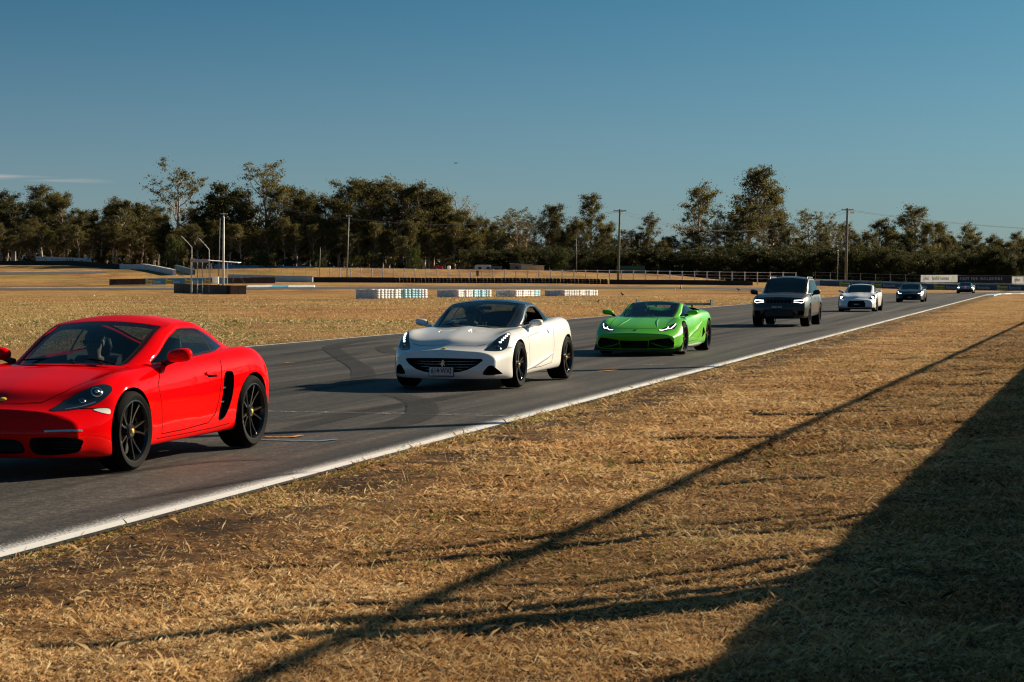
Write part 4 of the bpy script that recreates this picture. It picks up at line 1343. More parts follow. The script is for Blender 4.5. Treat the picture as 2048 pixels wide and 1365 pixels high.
        mb.build('tyre', m_tyre, wo_, angle=40)
        mb = MB()
        mb.lathe([(.06, -.005), (rr * .80, -.005), (rr * .80, -.03), (.06, -.03)], 32, M)
        mb.build('brake_disc', m_disc, wo_, angle=30)
        if cap:
            mb = MB(); mb.lathe([(.001, t - .020), (.020, t - .022), (.024, t - .034)], 16, M); mb.build('centre_cap', cap, wo_, smooth=True)
        if cal:
            mb = MB()
            for j in range(6):
                a = k.get('cala', .25) + j * .16
                a2 = a + .16
                r1, r2 = rr * .52, rr * .88
                vs = [M @ Vector((q * math.cos(aa), q * math.sin(aa), z)) for aa in (a, a2) for q in (r1, r2) for z in (.012, -.05)]
                mb._add(vs, [(0, 1, 3, 2), (4, 6, 7, 5), (0, 4, 5, 1), (2, 3, 7, 6), (0, 2, 6, 4), (1, 5, 7, 3)])
            c_ = mb.build('brake_caliper', cal, wo_)
            c_.rotation_euler = (0, -wo_.rotation_euler.y, 0)
        return wo_
    def mirror(s, base, size, sg, mat, dark=True, rot=0.0):
        bx, by, bz = base
        mb = MB()
        sx, sy, sz = size
        # pod: egg with a flattened back
        prof = []
        for i in range(9):
            t = -math.pi / 2 + math.pi * i / 8
            prof.append((max(1e-3, math.cos(t)), math.sin(t)))
        vs, fs, nn = [], [], 20
        cy = by + sy * .95
        for rr_, xx in prof:
            for k in range(nn):
                a = 2 * math.pi * k / nn
                px_ = xx * sx * (1.0 if xx > 0 else .55)
                ex = math.copysign(abs(math.cos(a)) ** .75, math.cos(a)); ez = math.copysign(abs(math.sin(a)) ** .75, math.sin(a))
                vs.append((bx + px_, (cy + rr_ ** .8 * ex * sy * (1.1 if ex < 0 else .95)) * sg, bz + rr_ ** .8 * ez * sz + (.18 * sz * ex)))
        fs = [(i * nn + k, i * nn + (k + 1) % nn, (i + 1) * nn + (k + 1) % nn, (i + 1) * nn + k) for i in range(8) for k in range(nn)]
        if sg < 0: fs = [f[::-1] for f in fs]
        mb._add(vs, [f[::-1] for f in fs])
        o = mb.build('mirror', mat, s.root, smooth=True)
        st = MB(); st.tube([(bx + .02, (by - .06) * sg, bz - sz * 1.25), (bx + .01, (by + .03) * sg, bz - sz * .8), (bx, (cy - sy * .3) * sg, bz - sz * .45)], [.032, .024, .03], 10)
        st.build('mirror_arm', m_blackp if dark else mat, o, smooth=True)
        return o
    def text(s, body, loc, size, mat, rot=None, parent=None, name='lettering', ext=.002, font_scale=(1, 1)):
        return text_mesh(name, body, size, mat, parent or s.root, loc, rot, ext, font_scale)

def text_mesh(name, body, size, mat, parent=None, loc=(0, 0, 0), rot=None, ext=.002, scl=(1, 1), bold=0.0, align='CENTER'):
    cu = bpy.data.curves.new('t', 'FONT'); cu.body = body; cu.size = size; cu.align_x = align; cu.align_y = 'CENTER'
    cu.extrude = ext; cu.offset = bold; cu.resolution_u = 3
    o = bpy.data.objects.new('t', cu); COL.objects.link(o)
    dg = bpy.context.evaluated_depsgraph_get(); dg.update()
    me = bpy.data.meshes.new_from_object(o.evaluated_get(dg))
    bpy.data.objects.remove(o)
    me.materials.clear(); me.materials.append(mat)
    for v in me.vertices: v.co.x *= scl[0]; v.co.y *= scl[1]
    r = link(name, me, parent)
    r.location = loc
    if rot is not None: r.rotation_euler = rot
    return r
FACE_FRONT = (rad(90), 0, rad(90))        # text read from in front of a car (looking along -x)

# cutter helpers
def cut_wheel(x, r, w=.42, y=.72):
    out = []
    for sg in (1, -1):
        mb = MB()
        M = Matrix.Translation((x, 0, r * 1.0)) @ Matrix.Rotation(-math.pi / 2, 4, 'X')
        n = 48; R = r + .034
        y0, y1 = (y - .22) * sg, 1.4 * sg
        vs = [(x + R * math.cos(2 * math.pi * k / n), yy, r + R * math.sin(2 * math.pi * k / n)) for yy in (y0, y1) for k in range(n)]
        fs = [tuple(range(n)), tuple(range(2 * n - 1, n - 1, -1))] + [(k, n + k, n + (k + 1) % n, (k + 1) % n) for k in range(n)]
        mb._add(vs, fs, 0)
        # open to the road below
        out.append(mb)
    return out
def cut_x(poly_yz, x_out, depth_x, mi=0):
    """pocket driven in along -x from x_out to depth_x"""
    n = len(poly_yz); mb = MB()
    vs = [(x_out, y, z) for y, z in poly_yz] + [(depth_x, y, z) for y, z in poly_yz]
    return mb._add(vs, [tuple(range(n)), tuple(range(2 * n - 1, n - 1, -1))] + [(k, (k + 1) % n, n + (k + 1) % n, n + k) for k in range(n)], mi)
def cut_y(poly_xz, y_out, y_in, mi=0):
    n = len(poly_xz); mb = MB()
    vs = [(x, y_out, z) for x, z in poly_xz] + [(x, y_in, z) for x, z in poly_xz]
    return mb._add(vs, [tuple(range(n)), tuple(range(2 * n - 1, n - 1, -1))] + [(k, (k + 1) % n, n + (k + 1) % n, n + k) for k in range(n)], mi)
def cut_z(poly_xy, z0, z1, mi=1):
    n = len(poly_xy); mb = MB()
    vs = [(x, y, z0) for x, y in poly_xy] + [(x, y, z1) for x, y in poly_xy]
    return mb._add(vs, [tuple(range(n)), tuple(range(2 * n - 1, n - 1, -1))] + [(k, (k + 1) % n, n + (k + 1) % n, n + k) for k in range(n)], mi)
def roundpoly(P, n=6):
    """smooth closed outline through P"""
    out = []
    m = len(P); P = [Vector(p) for p in P]
    for i in range(m):
        a, b_, c, e = P[i - 1], P[i], P[(i + 1) % m], P[(i + 2) % m]
        for k in range(n):
            t = k / n
            out.append(tuple(.5 * ((2 * b_) + (c - a) * t + (2 * a - 5 * b_ + 4 * c - e) * t * t + (3 * b_ - a - 3 * c + e) * t ** 3)))
    return out
def mirp(poly): return [(-p[0], p[1]) for p in reversed(poly)]

# ------------------------------------------------------------------ cabin fittings and people
def cabin(car, xs_, seat_x, yd, zf, dash_x, wheel_x, dark=m_int, seats=True, back=.62):
    r = car.root
    mb = MB()
    mb.prism([(dash_x - .05, zf + .30), (dash_x + .35, zf + .42), (dash_x + .36, zf + .10), (dash_x + .02, zf + .05)], -.62, .62,
             Matrix(((1, 0, 0, 0), (0, 0, 1, 0), (0, 1, 0, 0), (0, 0, 0, 1))))
    mb.build('dashboard', dark, r)
    if seats:
        for sg in (1, -1):
            o = MB(); y = yd * sg
            o.prism([(seat_x + .5, zf - .02), (seat_x + .5, zf + .10), (seat_x + .02, zf + .05), (seat_x + .02, zf - .05)], y - .23, y + .23, Matrix(((1, 0, 0, 0), (0, 0, 1, 0), (0, 1, 0, 0), (0, 0, 0, 1))))
            o.prism([(seat_x + .04, zf), (seat_x + .14, zf + .05), (seat_x - .06, zf + back), (seat_x - .11, zf + back + .02), (seat_x - .16, zf + back)], y - .22, y + .22, Matrix(((1, 0, 0, 0), (0, 0, 1, 0), (0, 1, 0, 0), (0, 0, 0, 1))))
            se = o.build('seat', dark, r)
            h = MB(); h.lathe([(.001, -.09), (.10, -.08), (.13, 0), (.11, .08), (.001, .10)], 14, Matrix.Translation((seat_x - .13, y, zf + back + .10)) @ Matrix.Diagonal((.45, 1, 1, 1)))
            h.build('headrest', dark, se, smooth=True)
    mb = MB(); yd_ = -yd
    M = Matrix.Translation((wheel_x, yd_, zf + .40)) @ Matrix.Rotation(rad(-68), 4, 'Y')
    ring = [M @ Vector((.18 * math.cos(a), .18 * math.sin(a), 0)) for a in np.linspace(0, 2 * math.pi, 25)]
    mb.tube(ring, .017, 8, caps=False)
    for a in (0, 2.1, 4.2): mb.tube([M @ Vector((0, 0, -.02)), M @ Vector((.18 * math.cos(a), .18 * math.sin(a), 0))], .016, 6)
    mb.tube([M @ Vector((0, 0, 0)), M @ Vector((0, 0, .25))], .03, 8)
    mb.build('steering_wheel', dark, r, smooth=True)

def person(car, seat_x, y, zf, shirt, skin, hair, driving, label, glasses=False, cap=None, tall=1.0):
    """one continuous seated figure (skin-modifier body), facing +x in car space; its own top-level thing"""
    e = empty('person', (0, 0, 0)); e.parent = None
    tag(e, label, 'person', None)
    h = zf + .06
    S = [  # name, parent, pos, rx, ry
        ('pelvis', None, (0, 0, h + .08), .15, .12), ('belly', 'pelvis', (-.05, 0, h + .24), .15, .11), ('chest', 'belly', (-.10, 0, h + .42), .165, .115),
        ('collar', 'chest', (-.12, 0, h + .54), .10, .09), ('neck', 'collar', (-.105, 0, h + .62), .055, .055), ('jaw', 'neck', (-.07, 0, h + .68), .07, .075),
        ('skull', 'jaw', (-.075, 0, h + .765), .088, .098), ('crown', 'skull', (-.085, 0, h + .83), .06, .07)]
    for sg, nm in ((1, 'l'), (-1, 'r')):
        hand = (.34, sg * .16, h + .40) if driving else (.22, sg * .10, h + .16)
        elb = (.12, sg * .27, h + .27) if driving else (.02, sg * .27, h + .19)
        S += [('sh' + nm, 'collar', (-.11, sg * .19, h + .50), .065, .07), ('el' + nm, 'sh' + nm, elb, .045, .045), ('wr' + nm, 'el' + nm, tuple(elb[i] + (hand[i] - elb[i]) * .86 for i in range(3)), .028, .033),
              ('pa' + nm, 'wr' + nm, hand, .024, .042)]
        for q, (dx, dz) in enumerate(((.055, .035), (.062, .012), (.058, -.012), (.048, -.034))):
            S.append(('f%d%s' % (q, nm), 'pa' + nm, (hand[0] + dx * .5, hand[1] - sg * .012, hand[2] + dz), .0095, .0095))
            S.append(('g%d%s' % (q, nm), 'f%d%s' % (q, nm), (hand[0] + dx * .75, hand[1] - sg * .045, hand[2] + dz), .008, .008))
        S.append(('th' + nm, 'pa' + nm, (hand[0] + .01, hand[1] - sg * .04, hand[2] + .03), .010, .010))
        S += [('hp' + nm, 'pelvis', (.05, sg * .11, h + .06), .10, .09), ('kn' + nm, 'hp' + nm, (.46, sg * .16, h + .14), .065, .065), ('an' + nm, 'kn' + nm, (.72, sg * .14, h - .10), .042, .042), ('to' + nm, 'an' + nm, (.86, sg * .14, h - .06), .035, .04)]
    idx = {q[0]: i for i, q in enumerate(S)}
    V = [Vector(q[2]) for q in S]
    E = [(idx[q[1]], i) for i, q in enumerate(S) if q[1]]
    me = bpy.data.meshes.new('body'); me.from_pydata(V, E, [])
    o = link('body', me, e)
    md = o.modifiers.new('skin', 'SKIN'); md.use_smooth_shade = True
    sv = me.skin_vertices[0].data
    for i, q in enumerate(S): sv[i].radius = (q[3], q[4])
    sv[0].use_root = True
    sb = o.modifiers.new('sub', 'SUBSURF'); sb.levels = 2; sb.render_levels = 2
    m, n, l, b = nmat('person_' + label[:12])
    tc = n.new('ShaderNodeTexCoord'); sp = n.new('ShaderNodeSeparateXYZ'); l.new(tc.outputs['Object'], sp.inputs[0])
    isneck = nmath(n, l, 'GREATER_THAN', sp.outputs[2], h + .575)
    ishand = nmath(n, l, 'GREATER_THAN', nmath(n, l, 'SUBTRACT', sp.outputs[0], nmath(n, l, 'MULTIPLY', nmath(n, l, 'LESS_THAN', sp.outputs[2], h + .22 if driving else h + .05), 5.0)), .16 if driving else .05)
    isleg = nmath(n, l, 'LESS_THAN', sp.outputs[2], h + .13)
    c = mixc(n, l, isleg, shirt, (.03, .035, .05))
    c = mixc(n, l, nmath(n, l, 'MAXIMUM', isneck, ishand), c, skin)
    l.new(c, b.inputs['Base Color']); setp(b, rough=.6)
    me.materials.append(m)
    hx, hz = -.075, h + .765
    mh = simple('hair_' + label[:12], hair, .7, .2, 30)
    mb = MB(); prof = [(max(.001, .098 * math.sin(t)), .105 * math.cos(t)) for t in np.linspace(.0, 1.75, 9)]
    mb.lathe(prof, 18, Matrix.Translation((hx - .018, 0, hz + .018)) @ Matrix.Rotation(-.32, 4, 'Y'))
    mb.build('hair', mh if cap is None else simple('cap_' + label[:12], cap, .8, .1, 20), e, smooth=True)
    mf = simple('face_' + label[:12], tuple(v * .35 for v in skin), .7, 0)
    mb = MB(); 
    mb.lathe([(.001, -.012), (.016, -.006), (.012, .01), (.001, .03)], 8, Matrix.Translation((hx + .108, 0, hz - .03)))
    mb.build('nose', simple('nose_' + label[:12], skin, .6, 0), e, smooth=True)
    mb = MB(); mb.box((hx + .092, 0, hz - .072), (.012, .045, .010)); mb.build('mouth', mf, e)
    for sg in (1, -1):
        mb = MB(); mb.lathe([(.001, -.035), (.02, -.02), (.022, .015), (.001, .035)], 8, Matrix.Translation((hx, sg * .094, hz - .01)) @ Matrix.Diagonal((1, .5, 1, 1))); mb.build('ear', simple('ear_%d' % sg + label[:10], skin, .6, 0), e, smooth=True)
    if glasses:
        mb = MB()
        for sg in (1, -1): mb.box((hx + .098, sg * .036, hz + .002), (.012, .056, .036), sg * .2); mb.box((hx + .04, sg * .088, hz + .008), (.12, .006, .008))
        mb.box((hx + .102, 0, hz + .008), (.008, .03, .008)); mb.build('sunglasses', m_trim, e)
    else:
        mb = MB()
        for sg in (1, -1): mb.box((hx + .090, sg * .034, hz + .002), (.012, .028, .012))
        mb.build('eyes', mf, e)
    # place in the car
    mw = Matrix.Translation(car.root.location) @ Matrix.Rotation(car.root.rotation_euler.z, 4, 'Z') @ Matrix.Translation((seat_x, y, 0))
    e.location = mw.translation; e.rotation_euler = (0, 0, car.root.rotation_euler.z)
    return e
# ------------------------------------------------------------------ the cars
HEAD = math.atan2(-.9654, -.2607)
def new_car(spec, name, loc, rz, label):
    c = Car(spec)
    c.root = empty(name, (loc[0], loc[1], .022), rz, label, 'car')
    return c
def place(contact, hw, yh, th=16.5):
    """centre and heading of a car whose front left tyre touches the road behind the given photo pixel"""
    P = px(*contact); th = rad(th)
    f = (-math.sin(th), -math.cos(th)); l_ = (-f[1], f[0])
    return (P[0] - hw * f[0] - yh * l_[0], P[1] - hw * f[1] - yh * l_[1]), math.atan2(f[1], f[0])
def sd(sg): return (0, sg, .12)

def door_gap(c, pts, w=.007, mat=m_gap):
    for sg in (1, -1): c.line('panel_gap', c.mir(pts, sg), sd(sg), w, mat)

# ---- red mid-engined coupe
red_paint = car_paint('paint_red', (.72, .001, .002), .5, dust=.0, spec=.0, coat=.42)
RED = dict(xf=2.13, xr=-2.25, paint=red_paint, step=.045, seg=7,
  lines=[
   [(2.13,.68,.17),(1.9,.80,.15),(1.6,.845,.15),(1.24,.85,.16),(.8,.80,.17),(0,.79,.18),(-.8,.80,.19),(-1.24,.82,.20),(-1.8,.78,.24),(-2.25,.62,.30)],
   [(2.13,.73,.26),(1.9,.85,.27),(1.6,.888,.28),(1.24,.895,.30),(.8,.86,.31),(0,.845,.31),(-.8,.87,.32),(-1.24,.895,.34),(-1.8,.85,.38),(-2.25,.66,.42)],
   [(2.13,.73,.40),(1.9,.845,.45),(1.6,.882,.52),(1.24,.89,.58),(.8,.862,.56),(0,.852,.56),(-.8,.885,.60),(-1.24,.903,.64),(-1.8,.86,.62),(-2.25,.66,.56)],
   [(2.13,.67,.47),(1.9,.79,.56),(1.6,.838,.675),(1.24,.855,.745),(.8,.83,.76),(0,.82,.79),(-.8,.85,.85),(-1.24,.868,.88),(-1.8,.80,.82),(-2.25,.63,.70)],
   [(2.13,.52,.52),(1.9,.66,.625),(1.6,.71,.765),(1.24,.72,.83),(.8,.735,.855),(0,.755,.885),(-.8,.76,.945),(-1.24,.74,.97),(-1.8,.67,.915),(-2.25,.56,.78)],
   [(2.13,.30,.545),(1.9,.40,.635),(1.6,.46,.725),(1.24,.49,.795),(.8,.5,.86),(0,.5,.885),(-.8,.5,.945),(-1.24,.5,.95),(-1.8,.45,.925),(-2.25,.35,.81)],
   [(2.13,0,.555),(1.9,0,.65),(1.6,0,.74),(1.24,0,.81),(.8,0,.875),(0,0,.89),(-.8,0,.95),(-1.24,0,.955),(-1.8,0,.935),(-2.25,0,.82)]],
  bend_f=(.31, 2.4, 1.1), nose=[(.14,-.12),(.24,-.04),(.36,0),(.46,-.03),(.56,-.11),(.7,-.16)],
  bend_r=(.28, 2.4, 1.0), tail=[(.2,.10),(.45,0),(.7,.02),(.85,.06)],
  gh=dict(belt=[(.92,.62,.835),(.5,.735,.855),(0,.758,.875),(-.6,.75,.91),(-1.0,.67,.93),(-1.4,.57,.94),(-1.78,.46,.905)],
    cant=[(.92,.585,.85),(.6,.60,.985),(.2,.585,1.135),(-.15,.565,1.215),(-.5,.55,1.215),(-.9,.52,1.145),(-1.3,.47,1.025),(-1.78,.40,.91)],
    top=[(.92,.868),(.6,1.02),(.2,1.185),(0,1.245),(-.25,1.288),(-.5,1.283),(-.9,1.212),(-1.3,1.07),(-1.78,.915)],
    wind=(.905,.06), rear=(-.66,-1.55), dlo=(.72,-1.03), pillars=[(-.60,-.63)],
    dbot=[(.72,.865),(0,.90),(-.6,.935),(-1.03,.975)], dtop=[(.72,.885),(.5,.965),(.25,1.06),(.05,1.12),(-.2,1.168),(-.5,1.165),(-.8,1.095),(-1.03,.99)],
    bend=(.22,.92,-.35), roof_mat=red_paint, edge=.13, bulge=.03))
def red_cut(c):
    out = cut_wheel(1.2375, .336, y=.70) + cut_wheel(-1.2375, .346, y=.70)
    out.append(cut_z([(.66,-.58),(.66,.58),(.1,.64),(-.62,.62),(-.85,.62),(-1.40,.50),(-1.40,-.50),(-.85,-.62),(-.62,-.62),(.1,-.64)], .24, 1.5, 1))
    g = roundpoly([(.40,.19),(.68,.20),(.74,.26),(.72,.325),(.44,.335),(.37,.30)], 4)
    out += [cut_x(g, 2.6, 1.72), cut_x(mirp(g), 2.6, 1.72)]
    out.append(cut_x(roundpoly([(-.28,.20),(0,.195),(.28,.20),(.315,.26),(.26,.315),(0,.32),(-.26,.315),(-.315,.26)], 3), 2.6, 1.9))
    v = roundpoly([(-.60,.33),(-.50,.36),(-.44,.48),(-.435,.70),(-.50,.735),(-.575,.70),(-.60,.52)], 4)
    v = roundpoly([(-.50,.315),(-.63,.335),(-.755,.50),(-.805,.71),(-.745,.755),(-.625,.73),(-.555,.52)], 4)
    out += [cut_y(v, 1.2, .74), cut_y(v, -1.2, -.74)]
    return out
RED['cutters'] = red_cut
def build_red():
    c = new_car(RED, 'sports_coupe', *place((264, 947), 1.2375, .86, 16.3), 'bright red mid-engined sports coupe with black wheels, leading the line')
    c.carve([('bonnet', lambda x, y, z, sy: .80 < x < 1.88 and y < .30 + .34 * min(1, max(0, (1.95 - x) / .9)) + .0 and z > .55),
             ('front_bumper', lambda x, y, z, sy: x > 1.45 and z < .52 + .06 * (x < 1.6)),
             ('door', lambda x, y, z, sy: -.52 - .1 * (z > .75) < x < .62 + .12 * (z - .3) and .25 < z < .9 and y > .66)])
    c.greenhouse()
    W = dict(n=5, sin=.16, sout=.26, wi=.018, wo=.013, rim=.80, dish=.05)
    for sg in (1, -1):
        c.wheel(1.2375, .775, .336, .235, W, sg, cal=m_blackp, cap=m_yellow)
        c.wheel(-1.2375, .765, .346, .265, W, sg, cal=m_blackp, cap=m_yellow)
        hl = [(1.965,.50,.575),(1.86,.55,.645),(1.75,.62,.705),(1.64,.69,.75),(1.54,.765,.765),(1.50,.815,.735),(1.55,.83,.69),(1.68,.80,.635),(1.80,.72,.60),(1.90,.61,.572)]
        d = (.60, .45 * sg, .55)
        h = c.patch('headlight', c.mir(hl, sg), d, m_lens, .005)
        ring = [(1.625 + .062 * math.cos(a), .735 + .045 * math.cos(a + 1.9) , .715 + .05 * math.sin(a)) for a in np.linspace(0, 2 * math.pi, 12, endpoint=False)]
        def disc(px_, py_, pz_, r_, mat, off, nm='lamp'):
            q, nr = c.on((px_, py_ * sg, pz_), d)
            mb = MB(); mb.lathe([(.001, .010), (r_ * .6, .008), (r_ * .9, .003), (r_, -.004)], 18, Matrix.Translation(q + nr * off) @ nr.to_track_quat('Z', 'Y').to_matrix().to_4x4())
            return mb.build(nm, mat, h, smooth=True)
        disc(1.635, .745, .705, .052, m_chrome, .001); disc(1.635, .745, .705, .042, m_lens, .006); disc(1.635, .745, .705, .020, m_chrome, .012)
        disc(1.76, .685, .655, .030, m_chrome, .001); disc(1.76, .685, .655, .022, m_lens, .006)
        c.line('lamp_trim', c.mir([(1.90,.60,.582),(1.80,.70,.607),(1.70,.775,.64)], sg), d, .010, m_silver, .007, h)
        c.patch('side_marker', c.mir([(1.60,.86,.545),(1.66,.84,.555),(1.73,.82,.55),(1.68,.84,.52),(1.61,.86,.505)], sg), (.3, sg, .1), m_lampw, .004)
        c.line('running_light', c.mir([(1.95,.47,.385),(1.92,.57,.388),(1.86,.67,.39),(1.80,.73,.385)], sg), (1, .2 * sg, 0), .015, m_silver, .004)
        c.mirror((.40, .80, .945), (.085, .115, .062), sg, red_paint)
        c.patch('door_handle', c.mir([(-.44,.86,.765),(-.36,.86,.775),(-.27,.86,.765),(-.27,.86,.745),(-.36,.86,.735),(-.44,.86,.745)], sg), sd(sg), red_paint, .018)
        c.line('handle_recess', c.mir([(-.47,.86,.725),(-.30,.86,.728)], sg), sd(sg), .022, m_gap, .001)
        for zz in (.47, .60):
            mb = MB(); mb.box((-.66, sg * .80, zz), (.20, .05, .014)); mb.build('vent_slat', m_blackp, c.root)
        c.patch('tail_light', c.mir([(-2.02,.74,.70),(-1.90,.80,.70),(-1.86,.81,.66),(-1.92,.81,.60),(-2.04,.74,.60)], sg), (-.6, sg, .2), simple('lamp_red_%d' % sg, (.25, .01, .01), .1, 0, coat=1), .005)
        c.line('sill_crease', c.mir([(.74,.86,.235),(.2,.85,.235),(-.4,.85,.245),(-.74,.88,.265)], sg), sd(sg), .006, m_gap, .001)
    door_gap(c, [(.66,.86,.27),(.67,.86,.5),(.72,.85,.7),(.62,.82,.80),(.56,.78,.845)])
    door_gap(c, [(.66,.86,.27),(.2,.85,.275),(-.3,.85,.30),(-.43,.86,.38),(-.49,.87,.5),(-.555,.87,.72),(-.585,.86,.80),(-.60,.80,.87)])
    for sg in (1, -1):
        c.line('panel_gap', c.mir([(1.93,.0,.635),(1.91,.2,.62),(1.86,.36,.63),(1.70,.475,.69),(1.4,.575,.76),(1.1,.62,.81),(.85,.63,.845)], sg), (.25, 0, 1), .008, m_gap)
        c.line('panel_gap', c.mir([(1.90,.62,.565),(1.74,.79,.565),(1.60,.86,.555)], sg), (.5, sg, .2), .007, m_gap)
    for z_ in (.225, .25, .275, .30):
        for sg in (1, -1):
            mb = MB(); mb.box((1.80, sg * .56, z_), (.02, .36, .008)); mb.build('intake_slat', m_blackp, c.root)
    mb = MB(); mb.box((1.96, 0, .258), (.03, .62, .10)); mb.build('radiator', m_void, c.root)
    for y0, y1 in ((.02, .50), (-.42, .10)):
        mb = MB(); mb.tube([(.84, y1, .882), (.78, (y0 + y1) / 2, .918), (.80, y0, .905)], .008, 6); mb.build('wiper', m_trim, c.root)
    q, nr = c.on((1.88, 0, .66), (.4, 0, 1)); mb = MB(); mb.lathe([(.001, .004), (.028, .003), (.032, -.003)], 12, Matrix.Translation(q) @ nr.to_track_quat('Z', 'Y').to_matrix().to_4x4() @ Matrix.Diagonal((1.2, .9, 1, 1))); mb.build('bonnet_badge', m_yellow, c.root, smooth=True)
    cabin(c, None, -.36, .36, .30, .30, .12, back=.58)
    person(c, -.30, -.36, .205, (.60, .66, .66), (.55, .33, .24), (.05, .035, .025), True, 'person in a pale collared shirt and sunglasses driving the red coupe', True)
    return c
RED_CAR = build_red()
# ---- white grand tourer with a folding black roof
white_paint = car_paint('paint_white', (.84, .83, .80), .4, dust=.05)
black_roof = car_paint('paint_black_roof', (.010, .012, .014), .3, coat=.9, dust=.0)
WHITE = dict(xf=2.30, xr=-2.27, paint=white_paint, step=.045, seg=7,
  lines=[
   [(2.30,.70,.17),(2.0,.86,.15),(1.7,.90,.15),(1.335,.90,.16),(.8,.84,.17),(0,.82,.18),(-.8,.84,.19),(-1.335,.87,.21),(-1.9,.82,.25),(-2.27,.66,.32)],
   [(2.30,.76,.27),(2.0,.91,.28),(1.7,.945,.29),(1.335,.95,.31),(.8,.90,.31),(0,.88,.31),(-.8,.92,.33),(-1.335,.95,.36),(-1.9,.90,.40),(-2.27,.70,.45)],
   [(2.30,.76,.42),(2.0,.905,.47),(1.7,.94,.54),(1.335,.945,.60),(.8,.895,.58),(0,.885,.58),(-.8,.93,.64),(-1.335,.955,.68),(-1.9,.91,.66),(-2.27,.70,.60)],
   [(2.30,.70,.50),(2.0,.845,.60),(1.7,.885,.71),(1.335,.90,.785),(.8,.865,.78),(0,.85,.81),(-.8,.895,.88),(-1.335,.915,.92),(-1.9,.85,.88),(-2.27,.66,.78)],
   [(2.30,.54,.55),(2.0,.70,.675),(1.7,.75,.79),(1.335,.76,.855),(.8,.77,.875),(0,.79,.91),(-.8,.79,.965),(-1.335,.77,1.005),(-1.9,.70,.985),(-2.27,.58,.88)],
   [(2.30,.32,.565),(2.0,.43,.675),(1.7,.50,.755),(1.335,.54,.815),(.8,.56,.875),(0,.55,.92),(-.8,.55,.965),(-1.335,.52,.975),(-1.9,.48,.985),(-2.27,.36,.90)],
   [(2.30,0,.585),(2.0,0,.705),(1.7,0,.795),(1.335,0,.855),(.8,0,.915),(0,0,.935),(-.8,0,.96),(-1.335,0,.975),(-1.9,0,.985),(-2.27,0,.905)]],
  bend_f=(.32, 2.4, 1.1), nose=[(.14,-.10),(.22,-.02),(.30,0),(.44,-.03),(.54,-.07),(.60,-.12),(.72,-.16)],
  bend_r=(.28, 2.4, 1.0), tail=[(.2,.10),(.45,0),(.7,.02),(.95,.05)],
  gh=dict(belt=[(.98,.65,.86),(.5,.775,.885),(0,.792,.905),(-.6,.785,.94),(-1.0,.71,.965),(-1.35,.61,.98),(-1.62,.5,.965)],
    cant=[(.98,.62,.875),(.6,.635,1.02),(.2,.615,1.165),(-.1,.595,1.225),(-.45,.58,1.232),(-.8,.555,1.19),(-1.2,.51,1.08),(-1.62,.44,.97)],
    top=[(.98,.895),(.6,1.055),(.2,1.215),(0,1.262),(-.3,1.298),(-.6,1.296),(-.9,1.25),(-1.2,1.14),(-1.62,.975)],
    wind=(.965,.02), rear=(-.84,-1.30), dlo=(.74,-1.0), pillars=[(-.52,-.56)],
    dbot=[(.74,.895),(0,.935),(-.6,.97),(-1.0,1.0)], dtop=[(.74,.91),(.5,.995),(.25,1.09),(0,1.155),(-.3,1.188),(-.6,1.168),(-.85,1.085),(-1.0,1.01)],
    bend=(.22,.98,-.35), roof_mat=black_roof, edge=.11, bulge=.03, open_side=(1,), open_seg='0'))
def white_cut(c):
    out = cut_wheel(1.335, .345, y=.74) + cut_wheel(-1.335, .348, y=.74)
    out.append(cut_z([(.70,-.62),(.70,.62),(.1,.68),(-.62,.66),(-.85,.55),(-1.25,.46),(-1.25,-.46),(-.85,-.55),(-.62,-.66),(.1,-.68)], .24, 1.5, 1))
    g = [(-.58,.455),(-.30,.462),(0,.465),(.30,.462),(.58,.455),(.595,.43),(.52,.365),(.40,.30),(.28,.265),(.12,.25),(0,.248),(-.12,.25),(-.28,.265),(-.40,.30),(-.52,.365),(-.595,.43)]
    out.append(cut_x(g, 2.8, 2.02))
    f = roundpoly([(.60,.225),(.80,.225),(.815,.25),(.745,.345),(.695,.36),(.655,.335)], 3)
    out += [cut_x(f, 2.8, 1.82), cut_x(mirp(f), 2.8, 1.82)]
    for sg in (1, -1):                     # bonnet nostrils: ramped pockets, deepest at the front lip
        mb = MB(); ys = np.linspace(.11, .36, 7); n_ = len(ys)
        xfr = [1.46 - .10 * abs((y - .235) / .125) ** 2.5 for y in ys]
        vs = [(x, sg * y, 1.0) for x, y in zip(xfr, ys)] + [(x, sg * y, .735) for x, y in zip(xfr, ys)] + [(1.12, sg * y, 1.0) for y in ys] + [(1.12, sg * y, .90) for y in ys]
        T, B, T2, B2 = 0, n_, 2 * n_, 3 * n_
        fs = []
        for k in range(n_ - 1):
            fs += [(T + k, T + k + 1, B + k + 1, B + k), (B + k, B + k + 1, B2 + k + 1, B2 + k), (T2 + k, T2 + k + 1, T + k + 1, T + k), (B2 + k, B2 + k + 1, T2 + k + 1, T2 + k)]
        fs += [(T, B, B2, T2), (T + n_ - 1, T2 + n_ - 1, B2 + n_ - 1, B + n_ - 1)]
        out.append(mb._add(vs, fs, 2))
    return out
WHITE['cutters'] = white_cut
